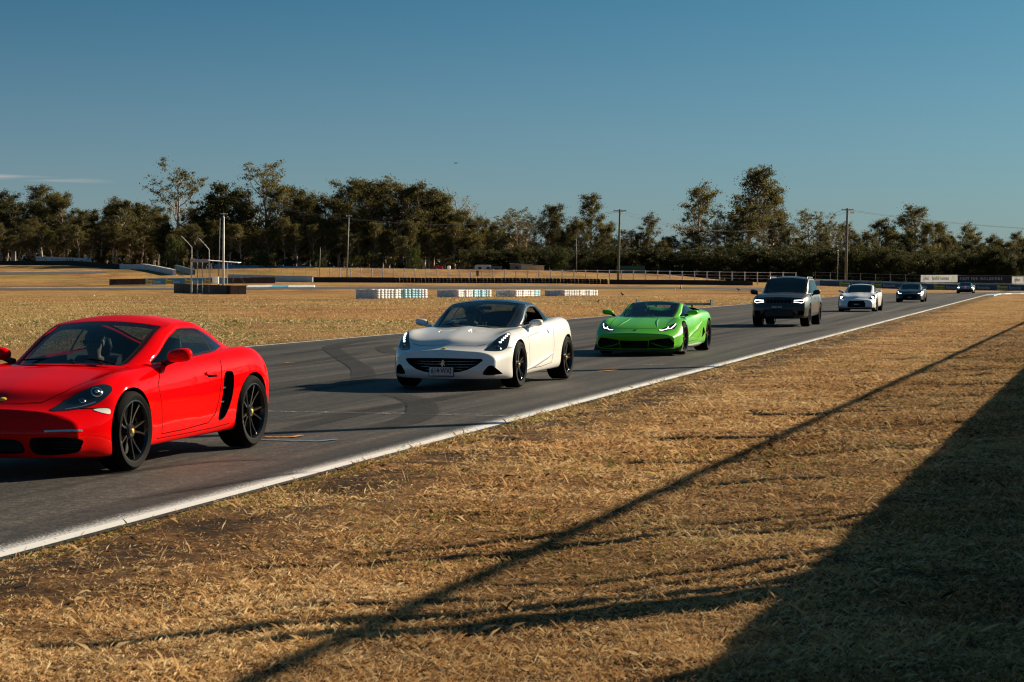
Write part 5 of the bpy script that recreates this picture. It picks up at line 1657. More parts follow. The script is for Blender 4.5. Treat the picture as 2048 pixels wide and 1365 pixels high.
def horse(c, loc, size, parent):
    """small rearing-horse emblem"""
    P = [(-.02,-.5),(.06,-.5),(.10,-.18),(.20,-.20),(.34,-.34),(.42,-.30),(.30,-.10),(.22,.02),(.16,.16),(.34,.14),(.44,.24),(.36,.26),(.20,.26),(.14,.34),(.22,.44),(.10,.50),(-.04,.44),(-.10,.28),(-.16,.05),(-.30,-.02),(-.44,.12),(-.36,-.10),(-.20,-.16),(-.14,-.34)]
    mb = MB(); mb.prism([(y * size, z * size) for y, z in P], 0, .006, Matrix(((0, 0, 1, 0), (1, 0, 0, 0), (0, 1, 0, 0), (0, 0, 0, 1))))
    o = mb.build('horse_emblem', m_chrome, parent); o.location = loc
    return o
def build_white():
    c = new_car(WHITE, 'grand_tourer', *place((1035, 778.5), 1.335, .88, 16.5), 'white sports convertible with its black roof up and plate 614 WXI')
    c.carve([('bonnet', lambda x, y, z, sy: .86 < x < 2.06 and y < .34 + .30 * min(1, max(0, (2.1 - x) / .9)) and z > .62),
             ('front_bumper', lambda x, y, z, sy: x > 1.62 and z < .56),
             ('door', lambda x, y, z, sy: -.55 - .1 * (z > .75) < x < .66 + .12 * (z - .3) and .25 < z < .93 and y > .70)])
    c.greenhouse()
    W = dict(n=5, sin=.10, sout=.15, wi=.026, wo=.020, rim=.78, dish=.045)
    grille = MB()
    for k, zz in enumerate((.29, .33, .37, .41)):
        hw = (.30, .42, .50, .55)[k]
        mb = MB(); pts = [(2.16 - .40 * (abs(y) / .9) ** 2.2, y, zz) for y in np.linspace(-hw, hw, 15)]
        mb.tube(pts, .0065, 6); mb.build('grille_bar', m_silver, c.root, smooth=True)
    for y_ in (-.38, -.2, .2, .38):
        mb = MB(); mb.box((2.10 - .40 * (abs(y_) / .9) ** 2.2, y_, .355), (.012, .010, .18 - .1 * (abs(y_) > .3))); mb.build('grille_bar', m_blackp, c.root)
    horse(c, (2.225, 0, .385), .10, c.root)
    pl = MB(); pl.box((2.275, 0, .268), (.02, .385, .145)); p = pl.build('number_plate', m_plateb, c.root)
    pl = MB(); pl.box((2.286, 0, .270), (.006, .365, .125)); pl.build('plate_face', m_plate, p)
    text_mesh('lettering', '614·WXI', .118, m_plate_red, p, (2.2905, 0, .278), FACE_FRONT, .001, (.70, .95), .002)
    mb = MB(); mb.box((2.2895, 0, .216), (.001, .30, .006)); mb.build('slogan_strip', m_plate_red, p)
    for sg in (1, -1):
        c.wheel(1.335, .815, .345, .245, W, sg, cal=m_redcal, cap=m_yellow)
        c.wheel(-1.335, .81, .348, .285, W, sg, cal=m_redcal, cap=m_yellow)
        hl = [(1.96,.60,.575),(2.0,.66,.61),(1.86,.705,.69),(1.70,.74,.76),(1.56,.785,.815),(1.52,.83,.81),(1.66,.86,.72),(1.80,.84,.64),(1.90,.77,.58),(1.95,.68,.565)]
        hl = [(2.02,.57,.565),(1.93,.635,.655),(1.80,.69,.735),(1.66,.735,.795),(1.52,.79,.835),(1.50,.825,.825),(1.60,.845,.765),(1.70,.86,.69),(1.78,.855,.62),(1.86,.80,.575),(1.95,.69,.55)]
        d = (.62, .45 * sg, .5)
        h = c.patch('headlight', c.mir(hl, sg), d, m_lens, .005)
        def disc(px_, py_, pz_, r_, mat, off, nm='lamp'):
            q, nr = c.on((px_, py_ * sg, pz_), d)
            mb = MB(); mb.lathe([(.001, .010), (r_ * .6, .008), (r_ * .9, .003), (r_, -.004)], 18, Matrix.Translation(q + nr * off) @ nr.to_track_quat('Z', 'Y').to_matrix().to_4x4())
            return mb.build(nm, mat, h, smooth=True)
        disc(1.865, .745, .615, .055, m_chrome, .001); disc(1.865, .745, .615, .044, m_lens, .007)
        for k in range(5):
            t = k / 4
            q, nr = c.on((1.78 - .22 * t, (.745 + .062 * t) * sg, .685 + .115 * t), d)
            mb = MB(); mb.box((0, 0, .003), (.024, .036, .008)); o = mb.build('running_light', m_drl, h)
            o.matrix_local = Matrix.Translation(q + nr * .004) @ nr.to_track_quat('Z', 'X').to_matrix().to_4x4()
        c.mirror((.47, .83, .945), (.075, .105, .055), sg, white_paint, False)
        c.patch('door_handle', c.mir([(-.46,.86,.80),(-.41,.86,.835),(-.36,.86,.80),(-.41,.86,.765)], sg), sd(sg), white_paint, .012)
        c.line('panel_gap', c.mir([(1.62,.90,.60),(1.74,.87,.61),(1.84,.82,.60)], sg), (.5, sg, .3), .007, m_gap)
        c.line('panel_gap', c.mir([(2.06,.0,.675),(2.03,.25,.655),(1.98,.44,.64),(1.90,.56,.655)], sg), (.5, 0, 1), .007, m_gap)
        c.patch('side_marker', c.mir([(.93,.9,.50),(.90,.9,.515),(.87,.9,.50),(.90,.9,.485)], sg), sd(sg), m_yellow, .004)
        c.patch('shield_badge', c.mir([(.97,.80,.835),(.93,.80,.85),(.86,.80,.85),(.84,.80,.835),(.88,.80,.825),(.94,.80,.825)], sg), (0, sg, .8), m_yellow, .003)
        # sculpted blade behind the front wheel and sill wing
        c.line('fender_blade', c.mir([(.92,.90,.74),(.6,.89,.775),(.2,.87,.80),(-.05,.86,.805)], sg), sd(sg), .06, white_paint, .0, hgt=.006)
        c.line('sill_wing', c.mir([(.92,.89,.245),(.4,.88,.30),(-.2,.88,.385),(-.62,.90,.455)], sg), sd(sg), .075, white_paint, .0, hgt=.016)
        c.patch('tail_light', c.mir([(-2.12,.60,.86),(-2.06,.66,.90),(-2.0,.72,.86),(-2.06,.68,.81)], sg), (-.8, .4 * sg, .2), m_redcal, .005)
    door_gap(c, [(.72,.90,.26),(.73,.90,.5),(.74,.89,.72),(.66,.84,.84),(.60,.81,.875)])
    door_gap(c, [(.72,.90,.26),(0,.88,.26),(-.50,.89,.30),(-.60,.90,.5),(-.60,.90,.75),(-.66,.86,.90)])
    q, nr = c.on((2.14, 0, .60), (.8, 0, .6)); mb = MB(); mb.lathe([(.001, .005), (.022, .004), (.027, -.003)], 14, Matrix.Translation(q) @ nr.to_track_quat('Z', 'Y').to_matrix().to_4x4() @ Matrix.Diagonal((1.25, .85, 1, 1))); mb.build('bonnet_badge', m_yellow, c.root, smooth=True)
    for y0, y1 in ((.05, .52), (-.40, .10)):
        mb = MB(); mb.tube([(.90, y1, .905), (.86, (y0 + y1) / 2, .935), (.88, y0, .925)], .008, 6); mb.build('wiper', m_trim, c.root)
    mb = MB(); mb.box((.12, 0, 1.165), (.03, .20, .055)); mb.build('rear_view_mirror', m_trim, c.root)
    mb = MB(); mb.tube([(.62, .12, .90), (.58, .10, .93)], .012, 6); mb.build('dash_token', simple('pale_card', (.75, .45, .35), .6, 0), c.root)
    cabin(c, None, -.34, .38, .32, .36, .16, back=.60)
    person(c, -.28, -.38, .255, (.02, .022, .025), (.40, .24, .17), (.03, .02, .015), True, 'person with dark sunglasses and a dark shirt driving the white convertible', True)
    person(c, -.28, .38, .245, (.05, .02, .02), (.46, .29, .20), (.02, .015, .01), False, 'dark haired person in the passenger seat of the white convertible', False)
    return c
WHITE_CAR = build_white()
# ---- green wedge-shaped spyder
green_paint = car_paint('paint_green', (.10, .52, .008), .4, dust=.0, spec=.3, coat=.8)
GREEN = dict(xf=2.28, xr=-2.18, paint=green_paint, step=.05, seg=6, smooth=1,
  lines=[
   [(2.28,.78,.13),(2.0,.89,.12),(1.7,.91,.12),(1.31,.89,.13),(.8,.84,.15),(0,.83,.16),(-.8,.86,.17),(-1.31,.88,.18),(-1.8,.86,.22),(-2.18,.76,.3)],
   [(2.28,.82,.24),(2.0,.93,.25),(1.7,.95,.26),(1.31,.95,.28),(.8,.88,.28),(0,.86,.28),(-.8,.93,.30),(-1.31,.958,.32),(-1.8,.93,.36),(-2.18,.80,.42)],
   [(2.28,.82,.37),(2.0,.925,.43),(1.7,.95,.50),(1.31,.945,.56),(.8,.875,.50),(0,.865,.50),(-.8,.94,.58),(-1.31,.962,.64),(-1.8,.935,.66),(-2.18,.80,.62)],
   [(2.28,.75,.42),(2.0,.85,.53),(1.7,.885,.63),(1.31,.89,.715),(.8,.83,.73),(0,.82,.76),(-.8,.90,.84),(-1.31,.915,.86),(-1.8,.88,.84),(-2.18,.76,.78)],
   [(2.28,.64,.45),(2.0,.72,.57),(1.7,.75,.68),(1.31,.755,.765),(.8,.745,.785),(0,.76,.81),(-.55,.77,.88),(-.8,.76,.93),(-1.31,.72,.935),(-1.8,.68,.885),(-2.18,.60,.82)],
   [(2.28,.36,.465),(2.0,.44,.575),(1.7,.49,.66),(1.31,.52,.73),(.8,.53,.79),(0,.5,.81),(-.55,.50,.90),(-.8,.48,1.02),(-1.31,.42,.985),(-1.8,.4,.91),(-2.18,.36,.83)],
   [(2.28,0,.475),(2.0,0,.585),(1.7,0,.67),(1.31,0,.745),(.8,0,.805),(0,0,.82),(-.55,0,.88),(-.8,0,.955),(-1.31,0,.94),(-1.8,0,.90),(-2.18,0,.83)]],
  bend_f=(.25, 2.4, 1.1), nose=[(.11,-.14),(.20,-.05),(.30,-.02),(.42,0),(.46,-.01),(.58,-.05)],
  bend_r=(.20, 2.4, 1.0), tail=[(.2,.15),(.5,0),(.8,0),(.95,.02)],
  gh=dict(belt=[(1.08,.62,.765),(.6,.745,.785),(0,.765,.80),(-.6,.76,.86),(-.75,.74,.88)],
    cant=[(1.08,.60,.77),(.7,.615,.885),(.3,.60,1.005),(0,.58,1.07),(-.3,.57,1.075),(-.6,.56,1.02),(-.75,.55,.98)],
    top=[(1.08,.78),(.7,.915),(.3,1.045),(0,1.12),(-.3,1.13),(-.6,1.09),(-.75,1.03)],
    wind=(1.06,.02), rear=(-.40,-.62), dlo=(.86,-.56), pillars=[(.36,.34)], marks=(-.05,),
    dbot=[(.86,.80),(0,.825),(-.56,.885)], dtop=[(.86,.81),(.6,.875),(.3,.965),(0,1.025),(-.3,1.03),(-.56,.96)],
    bend=(.24,1.08,-.35), roof_mat=green_paint, edge=.08, bulge=.02, soft=-.05))
def green_cut(c):
    out = cut_wheel(1.31, .345, y=.74) + cut_wheel(-1.31, .352, y=.74)
    out.append(cut_z([(.72,-.58),(.72,.58),(.1,.66),(-.52,.62),(-.62,.5),(-.62,-.5),(-.52,-.62),(.1,-.66)], .20, 1.6, 1))
    g = [(.30,.165),(.62,.150),(.80,.175),(.83,.27),(.74,.375),(.56,.36),(.33,.325)]
    out += [cut_x(g, 2.8, 1.86), cut_x(mirp(g), 2.8, 1.86)]
    out.append(cut_x([(-.285,.15),(.285,.15),(.31,.318),(0,.312),(-.31,.318)], 2.8, 1.95))
    v = [(-.80,.30),(-.66,.42),(-.74,.56),(-.90,.44)]
    v = [(-.62,.30),(-.88,.42),(-.76,.55),(-.66,.50)]
    out += [cut_y(v, 1.3, .80), cut_y(v, -1.3, -.80)]
    for sg in (1, -1):
        out.append(cut_y([(-.60,.90),(-.66,.985),(-1.05,.965),(-1.10,.915)], sg * 1.2, sg * .55))
    return out
GREEN['cutters'] = green_cut
def build_green():
    c = new_car(GREEN, 'supercar', *place((1368, 711.5), 1.31, .89, 16.0), 'lime green wedge shaped supercar with black soft roof and rear wing')
    c.carve([('bonnet', lambda x, y, z, sy: .95 < x < 1.95 and y < .62 and z > .50),
             ('front_bumper', lambda x, y, z, sy: x > 1.62 and z < .50),
             ('door', lambda x, y, z, sy: -.50 < x < .80 and .25 < z < .85 and y > .66)])
    c.greenhouse()
    W = dict(n=5, sin=.14, sout=.24, wi=.020, wo=.015, rim=.79, dish=.04)
    for sg in (1, -1):
        c.wheel(1.31, .80, .345, .245, W, sg, cal=m_yellow)
        c.wheel(-1.31, .79, .352, .305, W, sg, cal=m_yellow)
        d = (.75, .3 * sg, .55)
        hl = [(2.06,.47,.515),(1.86,.62,.615),(1.64,.79,.70),(1.70,.82,.64),(1.84,.79,.56),(2.0,.62,.505)]
        h = c.patch('headlight', c.mir(hl, sg), d, m_lens, .004, round_=False)
        c.line('running_light', c.mir([(2.03,.50,.535),(1.99,.56,.515),(1.90,.645,.545),(1.84,.66,.60)], sg), d, .016, m_drl, .008, h)
        c.line('running_light', c.mir([(1.90,.645,.545),(1.86,.72,.555),(1.76,.77,.62),(1.69,.795,.675)], sg), d, .016, m_drl, .0095, h)
        # green fin across each intake
        mb = MB(); mb.prism([(1.96, .20), (2.02, .21), (2.02, .235), (1.96, .235)], 0, 0.001)
        f = MB(); f.tube([(2.06, .30 * sg, .275), (1.99, .46 * sg, .215), (1.93, .62 * sg, .175)], [.010, .012, .014], 6); f.build('intake_fin', green_paint, c.root, smooth=True)
        f = MB(); f.tube([(1.94, .58 * sg, .178), (1.84, .78 * sg, .182)], [.014, .012], 6); f.build('intake_fin', green_paint, c.root, smooth=True)
        for yy in (.62, .76):
            f = MB(); f.box((1.93 - .25 * (yy - .6), yy * sg, .19), (.03, .012, .07)); f.build('canard_post', m_blackp, c.root)
        f = MB(); f.prism([(1.70, .11), (1.94, .10), (1.80, .17), (1.72, .27)], .885, .945, Matrix(((1, 0, 0, 0), (0, 0, sg, 0), (0, 1, 0, 0), (0, 0, 0, 1)))); f.build('bumper_canard', m_blackp, c.root)
        c.mirror((.62, .83, .885), (.075, .125, .055), sg, green_paint)
        c.line('bonnet_crease', c.mir([(1.08,.30,.79),(1.5,.34,.70),(1.92,.43,.60)], sg), (.2, 0, 1), .05, green_paint, 0, hgt=.008)
        c.patch('side_marker', c.mir([(1.66,.90,.47),(1.72,.90,.475),(1.72,.90,.455),(1.66,.90,.45)], sg), (.3, sg, .1), m_lampw, .004, round_=False)
        # side sculpting
        c.line('door_crease', c.mir([(.72,.88,.33),(.3,.88,.42),(-.2,.88,.50),(-.62,.92,.66)], sg), sd(sg), .09, green_paint, 0, hgt=.020)
        c.line('sill_blade', c.mir([(.88,.87,.165),(0,.86,.175),(-.86,.90,.19)], sg), sd(sg), .06, m_blackp, .0, hgt=.05)
    # splitter
    mb = MB(); mb.prism([(1.55, -.93), (1.55, .93), (1.90, .90), (2.12, .66), (2.22, .35), (2.25, 0), (2.22, -.35), (2.12, -.66), (1.90, -.90)], .085, .115); mb.build('front_splitter', m_blackp, c.root)
    door_gap(c, [(.76,.88,.26),(.82,.86,.55),(.72,.82,.745)]); door_gap(c, [(.76,.88,.26),(-.3,.87,.27),(-.52,.90,.45),(-.56,.88,.75)])
    for sg in (1, -1):
        c.line('panel_gap', c.mir([(2.04,0,.565),(2.0,.25,.555),(1.94,.45,.55)], sg), (.4, 0, 1), .008, m_gap)
        c.line('panel_gap', c.mir([(1.80,.61,.64),(1.4,.63,.735),(1.0,.64,.79)], sg), (.2, 0, 1), .008, m_gap)
    q, nr = c.on((2.12, 0, .55), (.6, 0, .8)); mb = MB(); mb.lathe([(.001, .006), (.034, .004), (.040, -.003)], 6, Matrix.Translation(q) @ nr.to_track_quat('Z', 'Y').to_matrix().to_4x4()); mb.build('bonnet_badge', m_plateb, c.root)
    # rear wing on two struts
    mb = MB(); mb.prism([(-1.98, 1.01), (-1.90, 1.025), (-2.10, 1.04), (-2.26, 1.06), (-2.26, 1.045), (-2.08, 1.015)], -.86, .86, Matrix(((1, 0, 0, 0), (0, 0, 1, 0), (0, 1, 0, 0), (0, 0, 0, 1)))); w = mb.build('rear_wing', m_blackp, c.root)
    for sg in (1, -1):
        mb = MB(); mb.box((-2.08, .87 * sg, 1.075), (.30, .018, .13)); mb.build('endplate', m_blackp, w)
        mb = MB(); mb.tube([(-1.95, .42 * sg, .86), (-2.02, .42 * sg, .95), (-2.05, .42 * sg, 1.02)], .022, 8); mb.build('wing_strut', m_blackp, w)
    cabin(c, None, -.34, .36, .22, .40, .22, back=.58)
    person(c, -.26, -.36, .155, (.35, .35, .36), (.40, .25, .18), (.03, .025, .02), True, 'person in a cap driving the green supercar', True, cap=(.02, .02, .025))
    person(c, -.26, .36, .155, (.04, .04, .05), (.50, .32, .24), (.03, .02, .015), False, 'bare headed person riding in the green supercar', False)
    return c
GREEN_CAR = build_green()
# ---- dark grey four-wheel drive
grey_paint = car_paint('paint_graphite', (.012, .0125, .0135), .4, metal=.0, coat=.5, dust=.03)
JEEP = dict(xf=2.34, xr=-2.50, paint=grey_paint, step=.07, seg=5,
  lines=[
   [(2.34,.76,.30),(2.1,.88,.27),(1.8,.93,.27),(1.4575,.93,.28),(.8,.87,.30),(-.8,.87,.32),(-1.4575,.90,.34),(-2.1,.86,.36),(-2.5,.76,.42)],
   [(2.34,.84,.42),(2.1,.95,.42),(1.8,.975,.44),(1.4575,.978,.46),(.8,.93,.46),(-.8,.93,.48),(-1.4575,.975,.5),(-2.1,.93,.52),(-2.5,.80,.56)],
   [(2.34,.86,.64),(2.1,.95,.66),(1.8,.975,.70),(1.4575,.978,.74),(.8,.94,.72),(-.8,.94,.74),(-1.4575,.975,.78),(-2.1,.94,.8),(-2.5,.80,.8)],
   [(2.34,.84,.86),(2.1,.91,.90),(1.8,.93,.94),(1.4575,.93,.97),(.8,.915,.98),(-.8,.915,1.02),(-1.4575,.92,1.04),(-2.1,.88,1.05),(-2.5,.78,1.04)],
   [(2.34,.74,.96),(2.1,.80,1.01),(1.8,.81,1.055),(1.4575,.81,1.085),(.8,.82,1.095),(-1.4575,.82,1.115),(-2.1,.79,1.115),(-2.5,.70,1.10)],
   [(2.34,.42,.985),(2.1,.48,1.035),(1.8,.50,1.085),(1.4575,.51,1.11),(.8,.52,1.13),(-1,.5,1.125),(-2.5,.4,1.11)],
   [(2.34,0,1.0),(2.1,0,1.055),(1.8,0,1.105),(1.4575,0,1.135),(.8,0,1.155),(-1,0,1.14),(-2.5,0,1.12)]],
  bend_f=(.24, 2.6, 1.1), nose=[(.28,-.10),(.40,-.01),(.60,0),(.75,-.03),(.95,-.07),(1.05,-.10)],
  bend_r=(.16, 2.6, 1.0), tail=[(.3,.10),(.6,0),(1.1,.04)],
  gh=dict(belt=[(.98,.72,1.07),(.5,.845,1.085),(0,.865,1.09),(-1.4,.865,1.105),(-2.1,.83,1.105),(-2.42,.74,1.105)],
    cant=[(.98,.69,1.085),(.6,.72,1.27),(.2,.71,1.47),(-.1,.70,1.585),(-.6,.695,1.62),(-1.5,.69,1.61),(-2.1,.67,1.54),(-2.42,.68,1.16)],
    top=[(.98,1.11),(.6,1.32),(.2,1.54),(-.1,1.655),(-.6,1.70),(-1.5,1.685),(-2.1,1.62),(-2.42,1.16)],
    wind=(.965,.02), rear=(-2.16,-2.38), dlo=(.74,-1.98), pillars=[(-.26,-.34), (-1.16,-1.24)],
    dbot=[(.74,1.11),(0,1.125),(-1.98,1.16)], dtop=[(.74,1.125),(.5,1.24),(.2,1.40),(-.1,1.51),(-.6,1.545),(-1.5,1.53),(-1.98,1.42)],
    bend=(.20,.98,-.35), roof_mat=grey_paint, edge=.08, bulge=.02, glass=m_glass_dark))
def jeep_cut(c):
    out = cut_wheel(1.4575, .385, y=.76) + cut_wheel(-1.4575, .385, y=.76)
    out.append(cut_z([(.7,-.64),(.7,.64),(-2.1,.64),(-2.1,-.64)], .5, 1.9, 1))
    out.append(cut_x([(-.50,.34),(.50,.34),(.56,.42),(.46,.585),(-.46,.585),(-.56,.42)], 2.8, 2.12))
    for sg in (1, -1):
        f = [(.62,.38),(.82,.40),(.84,.50),(.78,.55),(.64,.53)]
        out.append(cut_x(f if sg > 0 else mirp(f), 2.8, 1.95))
    for k in range(7):
        y = -.36 + k * .12
        out.append(cut_x([(y-.045,.80),(y+.045,.80),(y+.045,.915),(y-.045,.915)], 2.8, 2.18))
    return out
JEEP['cutters'] = jeep_cut
def build_jeep():
    c = new_car(JEEP, 'four_wheel_drive', *place((1617, 654.5), 1.4575, .90, 15.5), 'dark grey four-wheel drive with glowing square daytime lights')
    c.carve([('bonnet', lambda x, y, z, sy: .9 < x < 2.2 and y < .74 and z > .92),
             ('front_bumper', lambda x, y, z, sy: x > 1.85 and z < .72),
             ('door', lambda x, y, z, sy: -1.1 < x < .85 and .36 < z < 1.1 and y > .7)])
    c.greenhouse()
    W = dict(n=5, sin=.14, sout=.2, wi=.03, wo=.024, rim=.72, dish=.03)
    for sg in (1, -1):
        c.wheel(1.4575, .80, .385, .295, W, sg, cal=m_redcal); c.wheel(-1.4575, .80, .385, .295, W, sg, cal=m_redcal)
        d = (1, .2 * sg, .1)
        h = c.patch('headlight', c.mir([(2.2,.47,.90),(2.12,.65,.905),(2.0,.83,.90),(2.0,.85,.80),(2.1,.74,.765),(2.2,.48,.81)], sg), d, m_lens, .006, round_=False)
        c.line('running_light', c.mir([(2.2,.50,.882),(2.1,.66,.886),(2.02,.80,.882)], sg), d, .020, m_drl, .010, h)
        c.line('running_light', c.mir([(2.02,.80,.875),(2.02,.805,.82)], sg), d, .020, m_drl, .0112, h)
        c.line('running_light', c.mir([(2.02,.80,.815),(2.08,.73,.79),(2.14,.62,.815),(2.2,.49,.822)], sg), d, .020, m_drl, .0124, h)
        c.mirror((.60, .96, 1.15), (.09, .13, .085), sg, m_blackp)
        for x_ in (-.18, -1.05): c.patch('door_handle', c.mir([(x_-.09,.93,.955),(x_+.09,.93,.955),(x_+.09,.93,.925),(x_-.09,.93,.925)], sg), sd(sg), m_blackp, .02, round_=False)
        mb = MB(); mb.tube([(-.15, .64 * sg, 1.60), (-.25, .64 * sg, 1.665), (-1.8, .63 * sg, 1.655), (-1.9, .63 * sg, 1.58)], .018, 6); mb.build('roof_rail', m_blackp, c.root)
        f = MB(); f.box((1.98, .52 * sg, .27), (.03, .16, .03)); f.build('tow_hook', m_silver if sg > 0 else m_blackp, c.root)
    door_gap(c, [(.80,.93,.42),(.84,.93,.8),(.74,.90,1.05)]); door_gap(c, [(-.30,.93,.42),(-.30,.93,.8),(-.30,.90,1.08)]); door_gap(c, [(.80,.93,.42),(-.95,.93,.43)]); door_gap(c, [(-1.1,.95,.85),(-1.2,.93,1.06)])
    p = MB(); p.box((2.352, -.05, .66), (.02, .37, .135)); p = p.build('number_plate', m_plateb, c.root)
    text_mesh('lettering', 'BGBD WLF', .10, m_plate, p, (2.364, -.05, .66), FACE_FRONT, .001, (.72, 1.0), .002)
    mb = MB(); mb.box((2.20, 0, .46), (.02, .98, .22)); mb.build('grille_mesh', m_blackp, c.root)
    cabin(c, None, -.25, .38, .72, .34, .16, back=.62)
    return c
JEEP_CAR = build_jeep()

def morph(sp, fx=1.0, fy=1.0, fz=1.0, dz_top=0.0, **over):
    o = dict(sp); o['lines'] = [[(x * fx, y * fy, z * fz) for x, y, z in ln] for ln in sp['lines']]
    o['xf'], o['xr'] = sp['xf'] * fx, sp['xr'] * fx
    o['nose'] = [(z * fz, d) for z, d in sp['nose']]
    g = dict(sp['gh'])
    for k in ('belt', 'cant'): g[k] = [(x * fx, y * fy, z * fz + (dz_top if k == 'cant' else 0) * max(0, (z - .9) / .4)) for x, y, z in g[k]]
    for k in ('top', 'dbot', 'dtop'): g[k] = [(x * fx, z * fz + dz_top * max(0, (z - .9) / .4)) for x, z in g[k]]
    for k in ('wind', 'rear', 'dlo'): g[k] = tuple(v * fx for v in g[k])
    g['pillars'] = [tuple(v * fx for v in p) for p in g['pillars']]
    g['bend'] = (g['bend'][0], g['bend'][1] * fx, g['bend'][2])
    g['marks'] = tuple(v * fx for v in g.get('marks', ()))
    g.pop('open_side', None)
    g.update(over.pop('gh', {})); o['gh'] = g
    o.update(step=.08, seg=4); o.update(over)
    return o

# ---- white coupe with big black mouth and lit lamps
white2 = car_paint('paint_pearl', (.80, .81, .82), .4, dust=.03)
GTR = morph(WHITE, 1.025, .99, 1.04, .0, paint=white2, gh=dict(roof_mat=white2, glass=m_glass_dark))
def gtr_cut(c):
    out = cut_wheel(1.39, .355, y=.74) + cut_wheel(-1.39, .355, y=.74)
    out.append(cut_z([(.6,-.6),(.6,.6),(-.8,.55),(-.8,-.55)], .5, 1.5, 1))
    out.append(cut_x([(-.42,.22),(.42,.22),(.44,.40),(.36,.53),(-.36,.53),(-.44,.40)], 2.9, 2.05))
    for sg in (1, -1): out.append(cut_z([(1.46,sg*.30-.07),(1.46,sg*.30+.07),(1.37,sg*.30+.05),(1.37,sg*.30-.05)], .70, 1.1, 0))
    return out
GTR['cutters'] = gtr_cut
def build_gtr():
    c = new_car(GTR, 'sports_coupe', *place((1752, 624.3), 1.39, .87, 15.2), 'white sports coupe with a large square black grille and lit headlights')
    c.carve([('bonnet', lambda x, y, z, sy: .9 < x < 2.0 and y < .6 and z > .62), ('front_bumper', lambda x, y, z, sy: x > 1.6 and z < .58), ('door', lambda x, y, z, sy: -.6 < x < .7 and .25 < z < .95 and y > .7)])
    c.greenhouse()
    W = dict(n=7, sin=.08, sout=.1, wi=.016, wo=.014, rim=.76, mat=m_rimb)
    for sg in (1, -1):
        c.wheel(1.39, .80, .355, .255, W, sg); c.wheel(-1.39, .80, .355, .285, W, sg)
        d = (.7, .4 * sg, .5)
        h = c.patch('headlight', c.mir([(1.98,.62,.62),(1.80,.70,.76),(1.60,.80,.84),(1.66,.86,.74),(1.80,.86,.64)], sg), d, m_lens, .005)
        q, nr = c.on((1.86, .74 * sg, .68), d)
        mb = MB(); mb.lathe([(.001, .02), (.05, .012), (.07, -.004)], 14, Matrix.Translation(q + nr * .004) @ Vector((1, 0, .15)).to_track_quat('Z', 'Y').to_matrix().to_4x4()); mb.build('lamp', m_drl_w, h, smooth=True)
        c.mirror((.48, .85, .985), (.07, .11, .065), sg, white2)
    mb = MB(); mb.prism([(1.5, -.92), (1.5, .92), (2.0, .88), (2.28, .6), (2.36, 0), (2.28, -.6), (2.0, -.88)], .11, .20); mb.build('front_lip', m_blackp, c.root)
    p = MB(); p.box((2.30, 0, .36), (.02, .36, .09)); p = p.build('number_plate', m_plateb, c.root)
    mb = MB(); mb.box((2.312, 0, .36), (.002, .22, .03)); mb.build('plate_characters', m_plate, p)
    door_gap(c, [(.75,.9,.26),(.76,.9,.6),(.70,.86,.9)]); door_gap(c, [(.75,.9,.26),(-.5,.9,.3),(-.62,.9,.6),(-.66,.87,.92)])
    cabin(c, None, -.30, .38, .42, .34, .14, back=.60)
build_gtr()

# ---- black long-bonnet coupe
black1 = car_paint('paint_black', (.008, .0085, .009), .35, coat=.6, dust=.03)
FT = morph(WHITE, .985, 1.0, 1.0, .0, paint=black1, gh=dict(roof_mat=black1, glass=m_glass_dark))
def ft_cut(c):
    out = cut_wheel(1.311, .345, y=.74) + cut_wheel(-1.311, .345, y=.74)
    out.append(cut_z([(.6,-.6),(.6,.6),(-.8,.55),(-.8,-.55)], .5, 1.5, 1))
    out.append(cut_x([(-.44,.24),(.44,.24),(.50,.36),(.42,.47),(-.42,.47),(-.50,.36)], 2.9, 2.05))
    return out
FT['cutters'] = ft_cut
def build_ft():
    c = new_car(FT, 'sports_coupe', *place((1846.5, 605.3), 1.311, .87, 14.6), 'black sports coupe with hooked white daytime lights')
    c.carve([('bonnet', lambda x, y, z, sy: .9 < x < 2.0 and y < .6 and z > .62), ('front_bumper', lambda x, y, z, sy: x > 1.6 and z < .56), ('door', lambda x, y, z, sy: -.6 < x < .7 and .25 < z < .95 and y > .7)])
    c.greenhouse()
    W = dict(n=5, sin=.1, sout=.16, wi=.024, wo=.018, rim=.76)
    for sg in (1, -1):
        c.wheel(1.311, .81, .345, .255, W, sg); c.wheel(-1.311, .81, .345, .285, W, sg)
        d = (.7, .35 * sg, .5)
        h = c.patch('headlight', c.mir([(1.98,.50,.60),(1.86,.66,.70),(1.64,.80,.80),(1.70,.84,.72),(1.90,.74,.60)], sg), d, m_lens, .005)
        c.line('running_light', c.mir([(1.98,.55,.595),(1.92,.68,.60),(1.84,.77,.64),(1.68,.82,.76)], sg), d, .045, m_drl, .010, h)
        c.mirror((.48, .84, .95), (.07, .105, .055), sg, black1)
    p = MB(); p.box((2.26, 0, .34), (.02, .34, .09)); p = p.build('number_plate', m_plateb, c.root)
    mb = MB(); mb.box((2.272, 0, .34), (.002, .22, .035)); mb.build('plate_characters', m_plate, p)
    cabin(c, None, -.30, .38, .38, .34, .14, back=.60)
build_ft()

